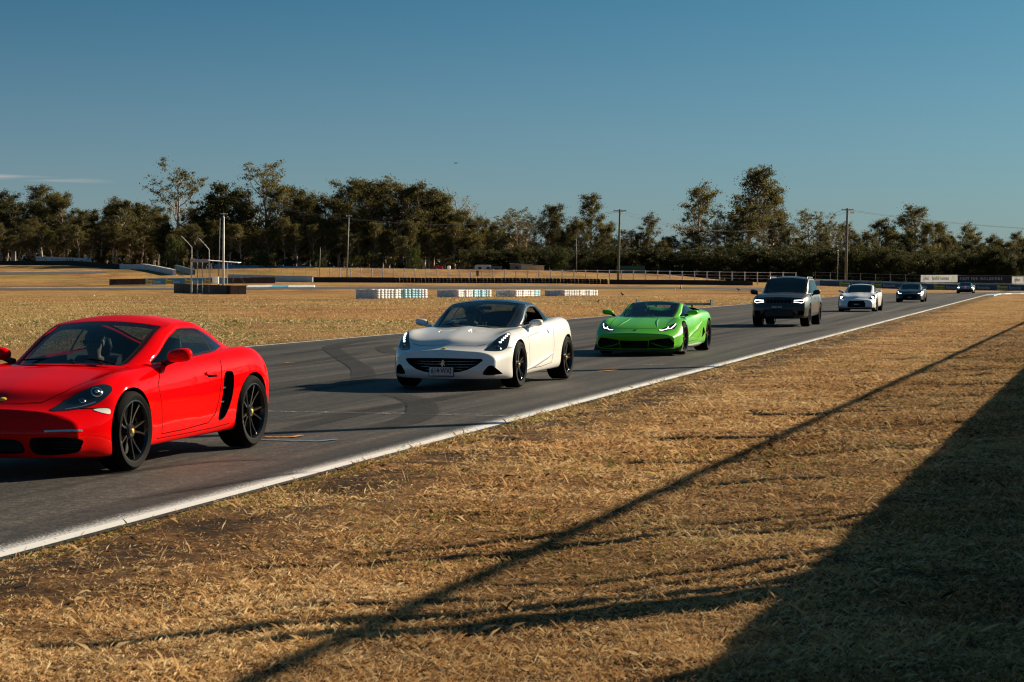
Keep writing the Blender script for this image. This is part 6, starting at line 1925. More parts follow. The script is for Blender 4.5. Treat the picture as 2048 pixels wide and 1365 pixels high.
# ---- far black supercar with a red bonnet stripe
FAR = morph(GREEN, 1.01, 1.0, 1.03, .02, paint=black1, gh=dict(roof_mat=black1, glass=m_glass_dark, soft=None, rear=(-.5, -.9),
      belt=[(1.09,.62,.80),(.6,.745,.81),(0,.765,.83),(-.6,.70,.89),(-1.3,.5,.92)], cant=[(1.09,.60,.81),(.7,.615,.93),(.3,.60,1.06),(0,.58,1.13),(-.3,.57,1.14),(-.7,.54,1.08),(-1.3,.45,.96)],
      top=[(1.09,.82),(.7,.96),(.3,1.11),(0,1.185),(-.3,1.20),(-.7,1.14),(-1.3,.97)]))
def far_cut(c):
    out = cut_wheel(1.32, .345, y=.74) + cut_wheel(-1.32, .352, y=.74)
    out.append(cut_x([(-.6,.20),(.6,.20),(.66,.34),(-.66,.34)], 2.9, 2.0))
    return out
FAR['cutters'] = far_cut
def build_far():
    c = new_car(FAR, 'supercar', *place((1947.5, 587.6), 1.32, .87, 14.0), 'small black supercar with a bright red bonnet stripe coming out of the bend')
    c.carve([('bonnet', lambda x, y, z, sy: .9 < x < 2.0 and y < .6 and z > .5)])
    c.greenhouse()
    W = dict(n=5, sin=.1, sout=.16, rim=.76)
    m_stripe = simple('stripe_red', (.75, .02, .06), .4, 0, coat=.6)
    for sg in (1, -1):
        c.wheel(1.32, .81, .345, .255, W, sg); c.wheel(-1.32, .80, .352, .305, W, sg)
        d = (.7, .35 * sg, .5)
        h = c.patch('headlight', c.mir([(2.0,.58,.56),(1.7,.74,.70),(1.5,.82,.76),(1.7,.85,.66),(1.92,.76,.55)], sg), d, m_lens, .005)
        q, nr = c.on((1.86, .72 * sg, .60), d)
        mb = MB(); mb.lathe([(.001, .02), (.06, .012), (.085, -.004)], 12, Matrix.Translation(q + nr * .004) @ Vector((1, 0, .15)).to_track_quat('Z', 'Y').to_matrix().to_4x4()); mb.build('lamp', m_drl_w, h, smooth=True)
        c.mirror((.62, .84, .93), (.07, .11, .055), sg, black1)
    c.line('bonnet_stripe', [(1.05,0,.83),(1.5,0,.72),(1.95,0,.61),(2.2,0,.52)], (.3, 0, 1), .16, m_stripe, .004)
build_far()
# ------------------------------------------------------------------ trackside things across the infield
def gp(x, y):
    """ground point seen at photo pixel (x, y), following the terrain"""
    best = None
    for Y in np.arange(40, 420, .5):
        X = (x - 1024) / 3982 * Y
        if 557 + (CAM_H - tz(X, Y)) * 3982 / Y <= y: 
            return Vector((X, Y, tz(X, Y)))
    return Vector((X, Y, tz(X, Y)))
def at(x, Y): 
    X = (x - 1024) / 3982 * Y
    return Vector((X, Y, tz(X, Y)))
def zof(y, Y): return CAM_H - (y - 557) / 3982 * Y
m_rubber = simple('conveyor_rubber', (.014, .013, .013), .7, .25, 1.5)
m_rubberb = simple('faded_rubber', (.060, .040, .032), .85, .3, 1.0)
m_wpaint = simple('white_barrier', (.60, .63, .66), .7, .12, .6)
m_wtyre = simple('tyre_white_paint', (.78, .78, .78), .65, .10, 4)
m_btyre = simple('tyre_blue_paint', (.36, .66, .80), .65, .10, 4)
m_navy = simple('banner_navy', (.014, .085, .18), .5, .08, 1)
m_blue = simple('banner_blue', (.03, .27, .50), .5, .08, 1)
m_byel = simple('banner_yellow', (.80, .62, .02), .5, .05, 2)
m_bwh = simple('banner_white', (.80, .81, .80), .5, .05, 1)
_n, _l = m_bwh.node_tree.nodes, m_bwh.node_tree.links          # vinyl glows when lit from behind
_t = _n.new('ShaderNodeBsdfTranslucent'); _t.inputs[0].default_value = (.8, .8, .78, 1); _m = _n.new('ShaderNodeMixShader'); _m.inputs[0].default_value = .45
_l.new(_n['Principled BSDF'].outputs[0], _m.inputs[1]); _l.new(_t.outputs[0], _m.inputs[2]); _l.new(_m.outputs[0], _n['Material Output'].inputs[0])
m_ink = simple('dark_ink', (.02, .03, .05), .6, 0)
m_pink = simple('pink_ink', (.42, .05, .10), .6, 0)
m_sign = simple('sign_white', (.55, .60, .63), .5, .06, 1)
m_pole = simple('pole_timber', (.16, .15, .12), .9, .2, .8)
m_green = simple('green_steel', (.012, .09, .07), .6, .1, .5)
m_galv = simple('galvanised_post', (.85, .86, .87), .6, .05, 2)
m_fpost = simple('grey_post', (.22, .22, .22), .6, .1, 2)

def wall_between(name, a, b, h, th, mat, label, cat, group=None, seg=8, z_sink=.05):
    """a wall following the ground from a to b"""
    e = empty(name, tuple(a)); tag(e, label, cat, group)
    return e, wall_part('wall', a, b, h, th, mat, e, a, seg, z_sink)
def wall_part(name, a, b, h, th, mat, parent, org, seg=6, z_sink=.05, z0=0.0):
    a, b, org = Vector(a), Vector(b), Vector(org)
    d = (b - a).to_2d().normalized(); n_ = Vector((-d.y, d.x))
    V, F = [], []
    for i in range(seg + 1):
        p = a.lerp(b, i / seg); z = tz(p.x, p.y)
        for q, zz in ((-th / 2, z - z_sink + z0), (th / 2, z - z_sink + z0), (th / 2, z + h + z0), (-th / 2, z + h + z0)):
            V.append((p.x + n_.x * q - org.x, p.y + n_.y * q - org.y, zz - org.z))
    for i in range(seg):
        for k in range(4): F.append((i * 4 + k, i * 4 + (k + 1) % 4, (i + 1) * 4 + (k + 1) % 4, (i + 1) * 4 + k))
    F += [(3, 2, 1, 0), (seg * 4, seg * 4 + 1, seg * 4 + 2, seg * 4 + 3)]
    return pydata(name, V, F, mat, parent)

# ---- far-left barriers and sign
BL = [at(-60, 352), at(0, 351), at(90, 349), at(170, 344), at(241, 336)]
e = empty('rubber_barrier', tuple(BL[0])); tag(e, 'long black rubber-faced barrier curving along the foot of the wood', 'barrier')
for i in range(4): wall_part('barrier_section', BL[i], BL[i + 1], .78, .5, m_rubber, e, BL[0], 4)
e = empty('concrete_barrier', tuple(at(241, 335))); tag(e, 'white painted barrier sloping down from the black rubber barrier', 'barrier')
for i in range(6):
    a, b_ = at(242 + i * 18, 335 - i * 3.9), at(242 + (i + 1) * 18 - .8, 335 - (i + 1) * 3.9)
    wall_part('barrier_block', a, b_, .86, .5, m_wpaint, e, at(241, 335), 2)
e, _ = wall_between('concrete_barrier', at(352, 322), at(388, 312), .85, .4, simple('bluish_concrete', (.06, .11, .15), .8, .2, 1), 'short dull blue barrier behind the marshal post', 'barrier')
a, b_ = at(72, 350), at(182, 346)
e = empty('sponsor_sign', tuple(a)); tag(e, 'long pale sign with small dark logos above the black barrier', 'sign')
d = (b_ - a); L = d.to_2d().length
ang = math.atan2(d.y, d.x)
zc = [(zof(514, 350) + zof(522.5, 350)) / 2 - a.z, (zof(516, 346) + zof(526, 346)) / 2 - a.z]
mb = MB(); mb.box((d.x / 2, d.y / 2, sum(zc) / 2), (L, .06, .80), M=Matrix.Rotation(ang, 3, 'Z') @ Matrix.Rotation(rad(2.0), 3, 'Y')); sg_ = mb.build('board', m_sign, e)
for t in (.08, .36, .64, .92):
    mb = MB(); mb.tube([(d.x * t, d.y * t + .1, -.4), (d.x * t, d.y * t + .1, 1.6)], .05, 6); mb.build('post', m_fpost, e)
def mark(u, v, w, h):      # illegible small print and logos
    R_ = Matrix.Rotation(ang, 3, 'Z') @ Matrix.Rotation(rad(2.0), 3, 'Y')
    c_ = Vector((d.x / 2, d.y / 2, sum(zc) / 2)) + R_ @ Vector(((u - .5) * L, -.034, v))
    mb = MB(); mb.box(c_, (w, .006, h), M=R_); mb.build('logo_mark', m_ink if w < .5 else m_blue, sg_)
for u, v, w, h in ((.05, -.02, .38, .13), (.14, .25, .9, .10), (.12, -.03, .40, .12), (.18, -.04, .46, .13), (.29, 0, .3, .16), (.345, .0, .3, .13), (.39, 0, .26, .14), (.44, 0, .2, .12), (.57, 0, .24, .34), (.62, 0, .24, .34), (.665, 0, .22, .32), (.73, -.04, .7, .05), (.83, -.06, .48, .12), (.92, -.08, .6, .10), (.95, .22, .42, .16), (.51, .06, .7, .05), (.52, -.08, .5, .05)):
    mark(u, v, w, h)

# ---- blue shade-cloth fence at the wood
e = empty('shade_cloth_fence', tuple(at(430, 334))); tag(e, 'low bright blue shade-cloth fence at the edge of the wood', 'fence')
org = at(430, 334)
for i in range(8):
    a, b_ = at(430 + i * 25, 334), at(430 + (i + 1) * 25 - .4, 334)
    za, zb_ = zof(529.5 + i * .5, 334), zof(538, 334)
    mb = MB(); mb._add([(a.x - org.x, 0, tz(a.x, 334) - org.z - .1), (b_.x - org.x, 0, tz(b_.x, 334) - org.z - .1), (b_.x - org.x, .03 * (i % 3), za - .04 * (i % 2) - org.z), (a.x - org.x, .02, za - org.z)], [(0, 1, 2, 3)])
    mb.build('cloth_panel', simple('blue_cloth_%d' % i, (.015, .20 + .03 * (i % 2), .42), .7, .15, 1), e)

# ---- banner barrier in front of the far track
Q0, Q1 = gp(220, 570.5), gp(549, 567)
e = empty('rubber_barrier', tuple(Q0)); tag(e, 'low brown rubber barrier wearing a blue battery banner', 'barrier')
def qp(x): t = (x - 220) / 329; return Q0.lerp(Q1, t)
bh = .80
wall_part('barrier_section', qp(220), qp(231), bh, .6, m_rubber, e, Q0, 1)
wall_part('barrier_section', qp(231.3), qp(286), bh, .55, m_rubberb, e, Q0, 3)
wall_part('barrier_section', qp(452), qp(500), bh, .6, m_rubberb, e, Q0, 2)
wall_part('barrier_section', qp(500.4), qp(549), bh + .06, .55, m_rubberb, e, Q0, 2)
wall_part('banner', qp(286.4), qp(451.6), bh + .02, .56, m_blue, e, Q0, 4)
def battery_ad(pos, dirv, h, parent, org, k=1.0):
    """yellow stepped plate reading Century with white Batteries, on the face turned to the track; pos = lower left corner"""
    ang = math.atan2(dirv.y, dirv.x)
    R_ = Matrix.Rotation(ang, 4, 'Z')
    o = pos - org
    mb = MB(); P = [(0, .04), (0, .94), (.30, .94), (.30, .78), (.34, .74), (1.05, .74), (1.05, .04)]
    mb.prism([(x * h * 1.9 * k, z * h) for x, z in P], -.006, .002, Matrix.Translation(o) @ R_ @ Matrix.Rotation(rad(90), 4, 'X'))
    mb.build('banner_plate', m_byel, parent)
    rot = (rad(90), 0, ang)
    pc = o + (R_ @ Vector((h * 1.02 * k, -.012, h * .40))); text_mesh('lettering', 'Century', h * .62, m_navy, parent, pc, rot, .002, (.92 * k, 1), .01)
    pc = o + (R_ @ Vector((h * 2.25 * k, -.012, h * .44))); text_mesh('lettering', 'Batteries', h * .78, m_bwh, parent, pc, rot, .002, (.80 * k, 1), .01, 'LEFT')
dq = (Q1 - Q0).normalized(); nq = Vector((dq.y, -dq.x, 0))
for x_ in (289, 327, 365, 404):
    p = qp(x_) + nq * .29; p.z = tz(p.x, p.y)
    battery_ad(p, dq, bh * .98, e, Q0, .58)

# ---- white wall, black tyre barrier and the white-posted fence behind it
e, _ = wall_between('concrete_barrier', at(455, 297), at(626, 293), .86, .3, m_wpaint, 'plain white concrete wall left of the long tyre barrier', 'barrier')
org = at(626, 292)
e = empty('tyre_barrier', tuple(org)); tag(e, 'long black tyre barrier running below the white-posted fence', 'barrier')
for x0_, x1_ in ((627, 680), (680.4, 735), (735.4, 787), (1219, 1290), (1290.4, 1360), (1360.4, 1430), (1430.4, 1505)):
    wall_part('belt_section', at(x0_, 292), at(x1_, 292), .76 if x0_ < 1000 else .70, .6, m_rubber, e, org, 3)
mb = MB()
for k in range(3):
    z0 = k * .25
    mb.lathe([(.18, z0 + .02), (.24, z0), (.27, z0 + .06), (.275, z0 + .12), (.27, z0 + .18), (.24, z0 + .245), (.18, z0 + .23)], 14)
st = mb.build('tyre_stack', m_rubber, None, smooth=True); stm = st.data; bpy.data.objects.remove(st)
x_ = 788.5
while x_ < 1217:
    p = at(x_, 292)
    o = link('tyre_stack', stm, e); o.location = p - org + Vector((0, random.uniform(-.05, .05), 0)); o.rotation_euler = (random.uniform(-.04, .04), random.uniform(-.05, .05), random.uniform(0, 6))
    x_ += 7.3

fe = empty('white_post_fence', tuple(at(660, 294.5))); tag(fe, 'long wire fence with white cranked posts behind the black tyre barrier', 'fence')
org = at(660, 294.5)
xs_f = [659.0]
while xs_f[-1] < 1590: xs_f.append(xs_f[-1] + 21.0 + (xs_f[-1] - 659) * .0053)
tops = []
mb = MB(); mb.tube([(0, 0, -.1), (0, 0, 2.25), (0, -.22, 2.42)], .085, 6)
pm = mb.build('post', m_galv, None); pmm = pm.data; bpy.data.objects.remove(pm)
for x_ in xs_f:
    p = at(x_, 294.5); top = zof(np.interp(x_, [659, 955, 1290, 1600], [536, 539, 541.5, 545.5]), 294.5)
    o = link('post', pmm, fe); o.location = p - org; o.scale = (1, 1, (top - p.z) / 2.42)
    tops.append(Vector((p.x, p.y, top)))
for f_ in (.97, .72, .5):
    mb = MB(); mb.tube([(t.x - org.x, t.y - org.y, (tz(t.x, t.y) + (t.z - tz(t.x, t.y)) * f_) - org.z) for t in tops], .032 if f_ > .9 else .014, 4); mb.build('wire', m_galv, fe)
# signal box on the fence
p = at(955, 294); e = empty('signal_box', (p.x, p.y, 0)); tag(e, 'small black two-lamp signal box mounted on the white-posted fence', 'signal')
zt, zb_ = zof(541.5, 294), zof(552, 294)
mb = MB(); mb.box((0, 0, (zt + zb_) / 2), (.36, .2, zt - zb_)); mb.build('housing', m_blackp, e)
for q in (.28, .72):
    mb = MB(); mb.lathe([(.001, .01), (.10, .008), (.12, -.02)], 12, Matrix.Translation((0, -.11, zb_ + (zt - zb_) * q)) @ Matrix.Rotation(rad(90), 4, 'X')); mb.build('lamp', m_fpost, e, smooth=True)
mb = MB(); mb.tube([(0, .05, tz(p.x, p.y) - .1), (0, .05, zb_)], .04, 6); mb.build('post', m_fpost, e)
# thin grey fence left of it
e = empty('wire_fence', tuple(at(540, 296))); tag(e, 'thin grey wire fence above the white wall', 'fence'); org = at(540, 296)
tp = []
for x_ in (468, 490, 515, 542, 564, 587, 611, 636):
    p = at(x_, 296); mb = MB(); q = p - org; t = q + Vector((0, 0, 1.9)); mb.tube([q, t], .035, 5); mb.build('post', m_fpost, e); tp.append(t)
mb = MB(); mb.tube(tp, .015, 4); mb.build('wire', m_fpost, e)

# ---- poles and power line
def pole(name, x_top, y_top, x_bot, Y, r, mat, label, arm=0.0, armrot=0.0, cat='pole', lamp=False):
    b_ = at(x_bot, Y); t = Vector(((x_top - 1024) / 3982 * Y, Y, zof(y_top, Y)))
    e = empty(name, tuple(b_)); tag(e, label, cat)
    mb = MB(); mb.tube([Vector((0, 0, -.3)), t - b_], [r * 1.2, r * .85], 8); mb.build('shaft', mat, e, smooth=True)
    if arm:
        c_ = t - b_ - Vector((0, 0, .25)); mb = MB(); mb.box(c_, (arm, .12, .14), armrot); mb.build('crossarm', mat, e)
        for q in (-.45, -.15, .15, .45):
            i_ = c_ + Vector((arm * q * math.cos(armrot), arm * q * math.sin(armrot), .14)); mb = MB(); mb.tube([i_ - Vector((0, 0, .08)), i_ + Vector((0, 0, .08))], .05, 6); mb.build('insulator', m_galv, e)
    if lamp:
        mb = MB(); mb.lathe([(.001, .12), (.10, .08), (.13, 0), (.10, -.08), (.001, -.1)], 10, Matrix.Translation(t - b_)); mb.build('lamp_head', m_bwh, e, smooth=True)
    return e, t
_, T2 = pole('power_pole', 1240, 419, 1236, 303, .16, simple('pole_greenish', (.13, .15, .11), .9, .2, .6), 'greenish timber power pole with a flat crossarm beside the green container', 1.9)
_, T3 = pole('power_pole', 1695, 417, 1691, 318, .20, m_pole, 'grey timber power pole with crossarm and a small lamp bracket behind the navy wall', 1.9)
mb = MB(); mb.box((0, 0, 0), (.6, .3, .25)); o = mb.build('lamp_bracket', m_galv, _); o.location = T3 - Vector(_.location) + Vector((.75, 0, -.7))
pole('steel_pole', 698, 430, 693.5, 297, .08, simple('steel_green', (.20, .25, .20), .5, .1, 1), 'slim greenish steel pole standing beside the tyre barrier', .9)
pole('lamp_post', 1676, 502, 1674.5, 305, .05, m_fpost, 'thin lamp post with a small white head near the grey power pole', lamp=True)
pole('lamp_post', 1153, 478, 1153, 322, .05, m_fpost, 'thin dark pole standing right of the cream shed')
pole('lamp_post', 641, 495, 638, 298, .045, m_fpost, 'thin grey pole at the left end of the tyre barrier')
T1 = Vector((-30, 330, 14.5)); T4 = Vector((150, 345, 13.0))
e = empty('power_line', tuple(T2)); tag(e, 'thin sagging power line strung between the timber poles', 'cable')
for dy in (-.7, .7):
    for A, B in ((T2, T3), (T3, T4), (Vector((-46, 312, 15.0)), T2)):
        pts = [A.lerp(B, t) + Vector((dy, 0, -.3 - 4 * t * (1 - t) * 3.2)) - T2 for t in np.linspace(0, 1, 18)]
        mb = MB(); mb.tube(pts, .018, 4, caps=False); mb.build('cable', m_fpost, e)

# ---- huts on the far side of the bank
p0, p1 = at(1020, 331), at(1088, 331)
e = empty('shed', tuple((p0 + p1) / 2)); org = (p0 + p1) / 2; tag(e, 'low cream shed with skillion iron roof behind the grass bank', 'shed')
ztl, ztr, zd = zof(527, 331) - org.z, zof(531.5, 331) - org.z, 3.0
w2 = (p1.x - p0.x) / 2
m_cream = simple('cream_wall', (.66, .53, .34), .8, .1, 1); m_iron = simple('iron_roof', (.42, .46, .50), .4, .1, 2, metal=.4); m_brick = simple('grey_wall', (.20, .18, .16), .8, .1, 1)
mb = MB(); mb.prism([(-w2 * .36, -.2), (w2, -.2), (w2, ztr - .12), (-w2 * .36, ztl - .30)], 0, zd, Matrix(((1, 0, 0, 0), (0, 0, 1, 0), (0, 1, 0, 0), (0, 0, 0, 1)))); mb.build('wall', m_cream, e)
mb = MB(); mb.prism([(-w2, -.2), (-w2 * .365, -.2), (-w2 * .365, ztl - .2), (-w2, ztl - .12)], .02, zd, Matrix(((1, 0, 0, 0), (0, 0, 1, 0), (0, 1, 0, 0), (0, 0, 0, 1)))); mb.build('side_wall', m_brick, e)
mb = MB(); mb._add([(-w2 - .15, -.2, ztl), (w2 + .1, -.2, ztr), (w2 + .1, zd + .3, ztr), (-w2 - .15, zd + .3, ztl), (-w2 - .15, -.2, ztl - .1), (w2 + .1, -.2, ztr - .1), (w2 + .1, zd + .3, ztr - .1), (-w2 - .15, zd + .3, ztl - .1)], [(0, 1, 2, 3), (7, 6, 5, 4), (0, 4, 5, 1), (1, 5, 6, 2), (2, 6, 7, 3), (3, 7, 4, 0)]); mb.build('roof', m_iron, e)
mb = MB(); mb.box((-w2 * .25, -.02, (ztl - .45) / 2), (.45, .05, ztl - .45)); mb.build('door', m_bwh, e)
mb = MB(); mb.box((-w2 * .6, -.0, ztl - .75), (.4, .05, .4)); mb.build('window', m_ink, e)
p0, p1 = at(949, 331), at(1003, 331); org = (p0 + p1) / 2; w2 = (p1.x - p0.x) / 2
e = empty('caravan', tuple(org)); tag(e, 'old pale caravan with a brown annexe beside the cream shed', 'caravan'); zt_ = zof(530, 331) - org.z
mb = MB(); mb.prism([(-w2, .4), (w2 * .2, .4), (w2 * .2, zt_ - .1), (w2 * .15, zt_), (-w2 * .9, zt_), (-w2, zt_ - .3)], 0, 2.2, Matrix(((1, 0, 0, 0), (0, 0, 1, 0), (0, 1, 0, 0), (0, 0, 0, 1)))); mb.build('shell', m_sign, e)
mb = MB(); mb.box((w2 * .6, 1.0, (zt_ - .25) / 2), (w2 * .79, 1.9, zt_ - .25)); mb.build('annexe', m_brick, e)
for q in (-.6, .0): 
    mb = MB(); mb.box((w2 * q, -.01, zt_ - .55), (.5, .05, .4)); mb.build('window', m_ink, e)
mb = MB(); mb.box((w2 * .6, .03, zt_ - .7), (.8, .05, .35)); mb.build('window', m_ink, e)
p = at(876, 331); e = empty('red_trailer', tuple(p)); tag(e, 'small red trailer parked at the wood behind the bank', 'trailer'); zt_ = zof(532, 331) - p.z
mb = MB(); mb.box((0, 0, zt_ - .35), (1.6, 1.2, .6)); mb.build('body', simple('trailer_red', (.40, .02, .02), .5, .1, 2), e)
mb = MB(); mb.box((0, -.61, zt_ - .3), (.9, .03, .2)); mb.build('panel', m_green, e)
for q in (-.5, .5): mb = MB(); mb.lathe([(.001, .1), (.3, .1), (.3, -.1), (.001, -.1)], 12, Matrix.Translation((q, -.55, zt_ - .8)) @ Matrix.Rotation(rad(90), 4, 'X')); mb.build('wheel', m_tyre, e)
p = at(898, 331); e = empty('water_drum', tuple(p)); tag(e, 'upright white drum beside the red trailer', 'drum'); zt_ = zof(532, 331) - p.z
mb = MB(); mb.lathe([(.001, 0), (.28, 0), (.30, zt_ * .5), (.28, zt_ - .1), (.20, zt_), (.001, zt_)], 12); mb.build('drum', m_bwh, e, smooth=True)
p0, p1 = at(1233, 331), at(1290, 331); org = (p0 + p1) / 2; e = empty('shipping_container', tuple(org)); tag(e, 'dark green container behind the fence at the power pole', 'container')
w2 = (p1.x - p0.x) / 2; zt_ = zof(532, 331) - org.z
mb = MB()
for k in range(24): mb.box((-w2 + (k + .5) * w2 / 12, .0 - .03 * (k % 2), zt_ / 2), (w2 / 12 - .004, .06, zt_)); 
mb.box((0, 1.2, zt_ / 2), (w2 * 2, 2.2, zt_ - .02)); mb.build('shell', m_green, e)

# ---- painted tyre bundles on the infield
mb = MB()
for k in range(4):
    z0 = k * .195
    mb.lathe([(.16, z0 + .03), (.262, z0 + .001), (.280, z0 + .03), (.287, z0 + .0975), (.280, z0 + .165), (.262, z0 + .194), (.16, z0 + .165)], 16)
TB = {}
for key, mt in (('w', m_wtyre), ('b', m_btyre)):
    o = mb.build('tyre_column', mt, None, smooth=True); TB[key] = o.data; bpy.data.objects.remove(o)
def bundle(x0, x1, ybase, hpx, seq, label, slant=4.0):
    A, B = gp(x0, ybase), gp(x1, ybase - 1.2)
    B.y = A.y + slant; B.x = (x1 - 1024) / 3982 * B.y; B.z = tz(B.x, B.y)
    e = empty('tyre_bundle', tuple(A)); tag(e, label, 'tyre bundle')
    L = (B - A).length; n_ = max(4, int(L / .36)); s = hpx * A.y / 3982 / .78
    for k in range(n_):
        for r_ in range(2):
            key = seq[min(len(seq) - 1, int(k / n_ * len(seq)))]
            o = link('tyre_column', TB[key], e)
            o.location = (B - A) * (k + .5) / n_ + Vector((random.uniform(-.04, .04) - .48 * r_, r_ * .30 + random.uniform(-.05, .05), 0)); o.scale = (1.32, 1.32, s * random.uniform(.98, 1.02)); o.rotation_euler = (random.uniform(-.03, .03), random.uniform(-.04, .04), random.uniform(0, 6))
    # the return end, one column set back
    for r_ in range(2):
        o = link('tyre_column', TB['w'], e); o.location = Vector((-.75 - .45 * r_, .55 + .3 * r_, 0)); o.scale = (1.2, 1.2, s * .98)
bundle(748, 850, 598, 19, 'wwwwwbbbbww', 'largest bundle of white tyres with a pale blue band')
bundle(909, 976, 595, 14.5, 'wwwwbbbbw', 'second bundle of white tyres, pale blue towards its end')
bundle(1026, 1074, 594, 13, 'wwwwwbb', 'shorter bundle of lumpy white tyres with two pale blue columns')
bundle(1123, 1190, 592.5, 11.5, 'wwwwwwww', 'bundle of plain white tyres without any blue')

# ---- marshal post with tyre wall, roof and mast
A, B, C_ = at(458, 205), at(352, 228), at(490, 206)
e = empty('marshal_post', tuple(A)); tag(e, 'open steel marshal post standing inside a low black rubber wall', 'marshal post')
hw_ = .90
for k in range(5): wall_part('rubber_wall', B.lerp(A, k / 5), B.lerp(A, (k + 1) / 5 - .004), hw_ + .12 * (1 - k / 5), .5, m_rubber, e, A, 1)
for k in range(2): wall_part('rubber_wall', A.lerp(C_, k / 2 + .02), A.lerp(C_, (k + 1) / 2), hw_, .6, m_rubberb, e, A, 1)
def mpt(x, y, Y): return Vector(((x - 1024) / 3982 * Y, Y, zof(y, Y))) - A
def mtube(name, pts, r, mat, Y): mb = MB(); mb.tube([mpt(x, y, Y) for x, y in pts], r, 6); return mb.build(name, mat, e)
Ym = 212
for x_, ytop in ((383, 519), (395, 524), (405, 525), (422, 527), (455, 526)): mtube('roof_post', [(x_, 588), (x_, ytop)], .05 if x_ != 383 else .09, m_galv, Ym)
mtube('fence_post', [(383.5, 585), (383.5, 495), (377, 487), (363, 473)], .048, m_galv, Ym)
mtube('fence_post', [(418.5, 585), (418.5, 500), (411, 491), (398, 477)], .048, m_galv, Ym)
mb = MB(); c0, c1 = mpt(380, 518.5, Ym), mpt(476, 525.5, Ym)
mb._add([c0, c1, c1 + Vector((0, 2.4, .05)), c0 + Vector((0, 2.4, .05)), c0 - Vector((0, 0, .06)), c1 - Vector((0, 0, .06)), c1 + Vector((0, 2.4, -.01)), c0 + Vector((0, 2.4, -.01))], [(0, 1, 2, 3), (7, 6, 5, 4), (0, 4, 5, 1), (1, 5, 6, 2), (2, 6, 7, 3), (3, 7, 4, 0)]); mb.build('roof', m_galv, e)
mb = MB(); a_, b2 = mpt(381, 525, Ym - .3), mpt(417, 519, Ym - .3)
mb._add([a_, mpt(416, 525.5, Ym - .3), b2, mpt(381, 518, Ym - .3)], [(0, 1, 2, 3)]); mb.build('roof_fascia', simple('perforated_sheet', (.42, .44, .45), .5, .15, 8), e)
for k in range(14):
    x_ = 386 + k * 4.4; mtube('mesh_wire', [(x_, 527), (x_, 566)], .008, m_fpost, Ym - .1)
for k in range(8): mtube('mesh_wire', [(385, 530 + k * 5), (446, 530 + k * 5)], .008, m_fpost, Ym - .12)
mb = MB(); c_ = mpt(430, 561, Ym); mb.box(c_, (.75, .6, .78)); cb = mb.build('cabinet', m_bwh, e)
mb = MB(); mb.box(mpt(423, 561, Ym - .4), (.14, .1, .5)); mb.build('extinguisher', simple('ext_red', (.45, .03, .06), .4, 0), e)
mtube('handrail', [(466, 575), (466, 553), (478, 554), (486, 562), (492, 570), (492.5, 590)], .025, m_fpost, 206)
# mast beside it
p = at(446.5, 209); e2 = empty('camera_mast', tuple(p)); tag(e2, 'tall round steel mast topped with dark cameras at the marshal post', 'mast')
t = Vector(((447.5 - 1024) / 3982 * 209, 209, zof(434, 209))) - p
mb = MB(); mb.tube([(0, 0, -.1), t], [.12, .085], 10); mb.build('shaft', m_galv, e2, smooth=True)
mb = MB(); mb.tube([t, t + Vector((0, 0, .45))], .03, 6); mb.build('finial', m_galv, e2)
mb = MB(); mb.box(t + Vector((0, 0, .30)), (.8, .06, .06)); mb.build('crossbar', m_galv, e2)
for q in (-.36, -.12, .35):
    mb = MB(); mb.lathe([(.001, .22), (.12, .20), (.15, 0), (.10, -.15), (.001, -.16)], 10, Matrix.Translation(t + Vector((q, -.1, -.05))) @ Matrix.Rotation(rad(75), 4, 'X')); mb.build('camera', m_blackp, e2, smooth=True)
pole('steel_pole', 440, 436, 437, 262, .055, simple('steel_olive', (.16, .18, .13), .6, .1, 1), 'thin olive pole just behind the camera mast')

# ---- sponsor wall and boards on the outside of the bend
W0, W1 = Vector((46.0, 298, 0)), Vector((76.6, 248.4, 0))
wdir = (W1 - W0).normalized(); wnr = Vector((wdir.y, -wdir.x, 0))
if wnr.y > 0: wnr = -wnr
def wline(x):
    """point of the wall line in photo column x"""
    k = (x - 1024) / 3982
    t = (W0.x - k * W0.y) / (k * wdir.y - wdir.x)
    p = W0 + wdir * t; p.z = tz(p.x, p.y); return p
e = empty('sponsor_wall', tuple(wline(1640))); tag(e, 'navy concrete wall with repeated battery banners outside the bend', 'wall'); org = wline(1640)
wall_part('white_end', wline(1608), wline(1641), .74, .5, m_wpaint, e, org, 2)
xx = [1641.5, 1700, 1763, 1826, 1889, 1952, 2015, 2078, 2150]
for a_, b2 in zip(xx[:-1], xx[1:]): wall_part('wall_panel', wline(a_), wline(b2 - .25), .78, .4, m_navy, e, org, 2)
for x_ in (1681, 1744, 1807, 1870, 1933, 1996, 2059):
    p = wline(x_) + wnr * .215; p.z = tz(p.x, p.y)
    Lp = (wline(x_ + 61) - wline(x_)).length
    battery_ad(p, wdir, .74, e, org, Lp / (.74 * 5.6))
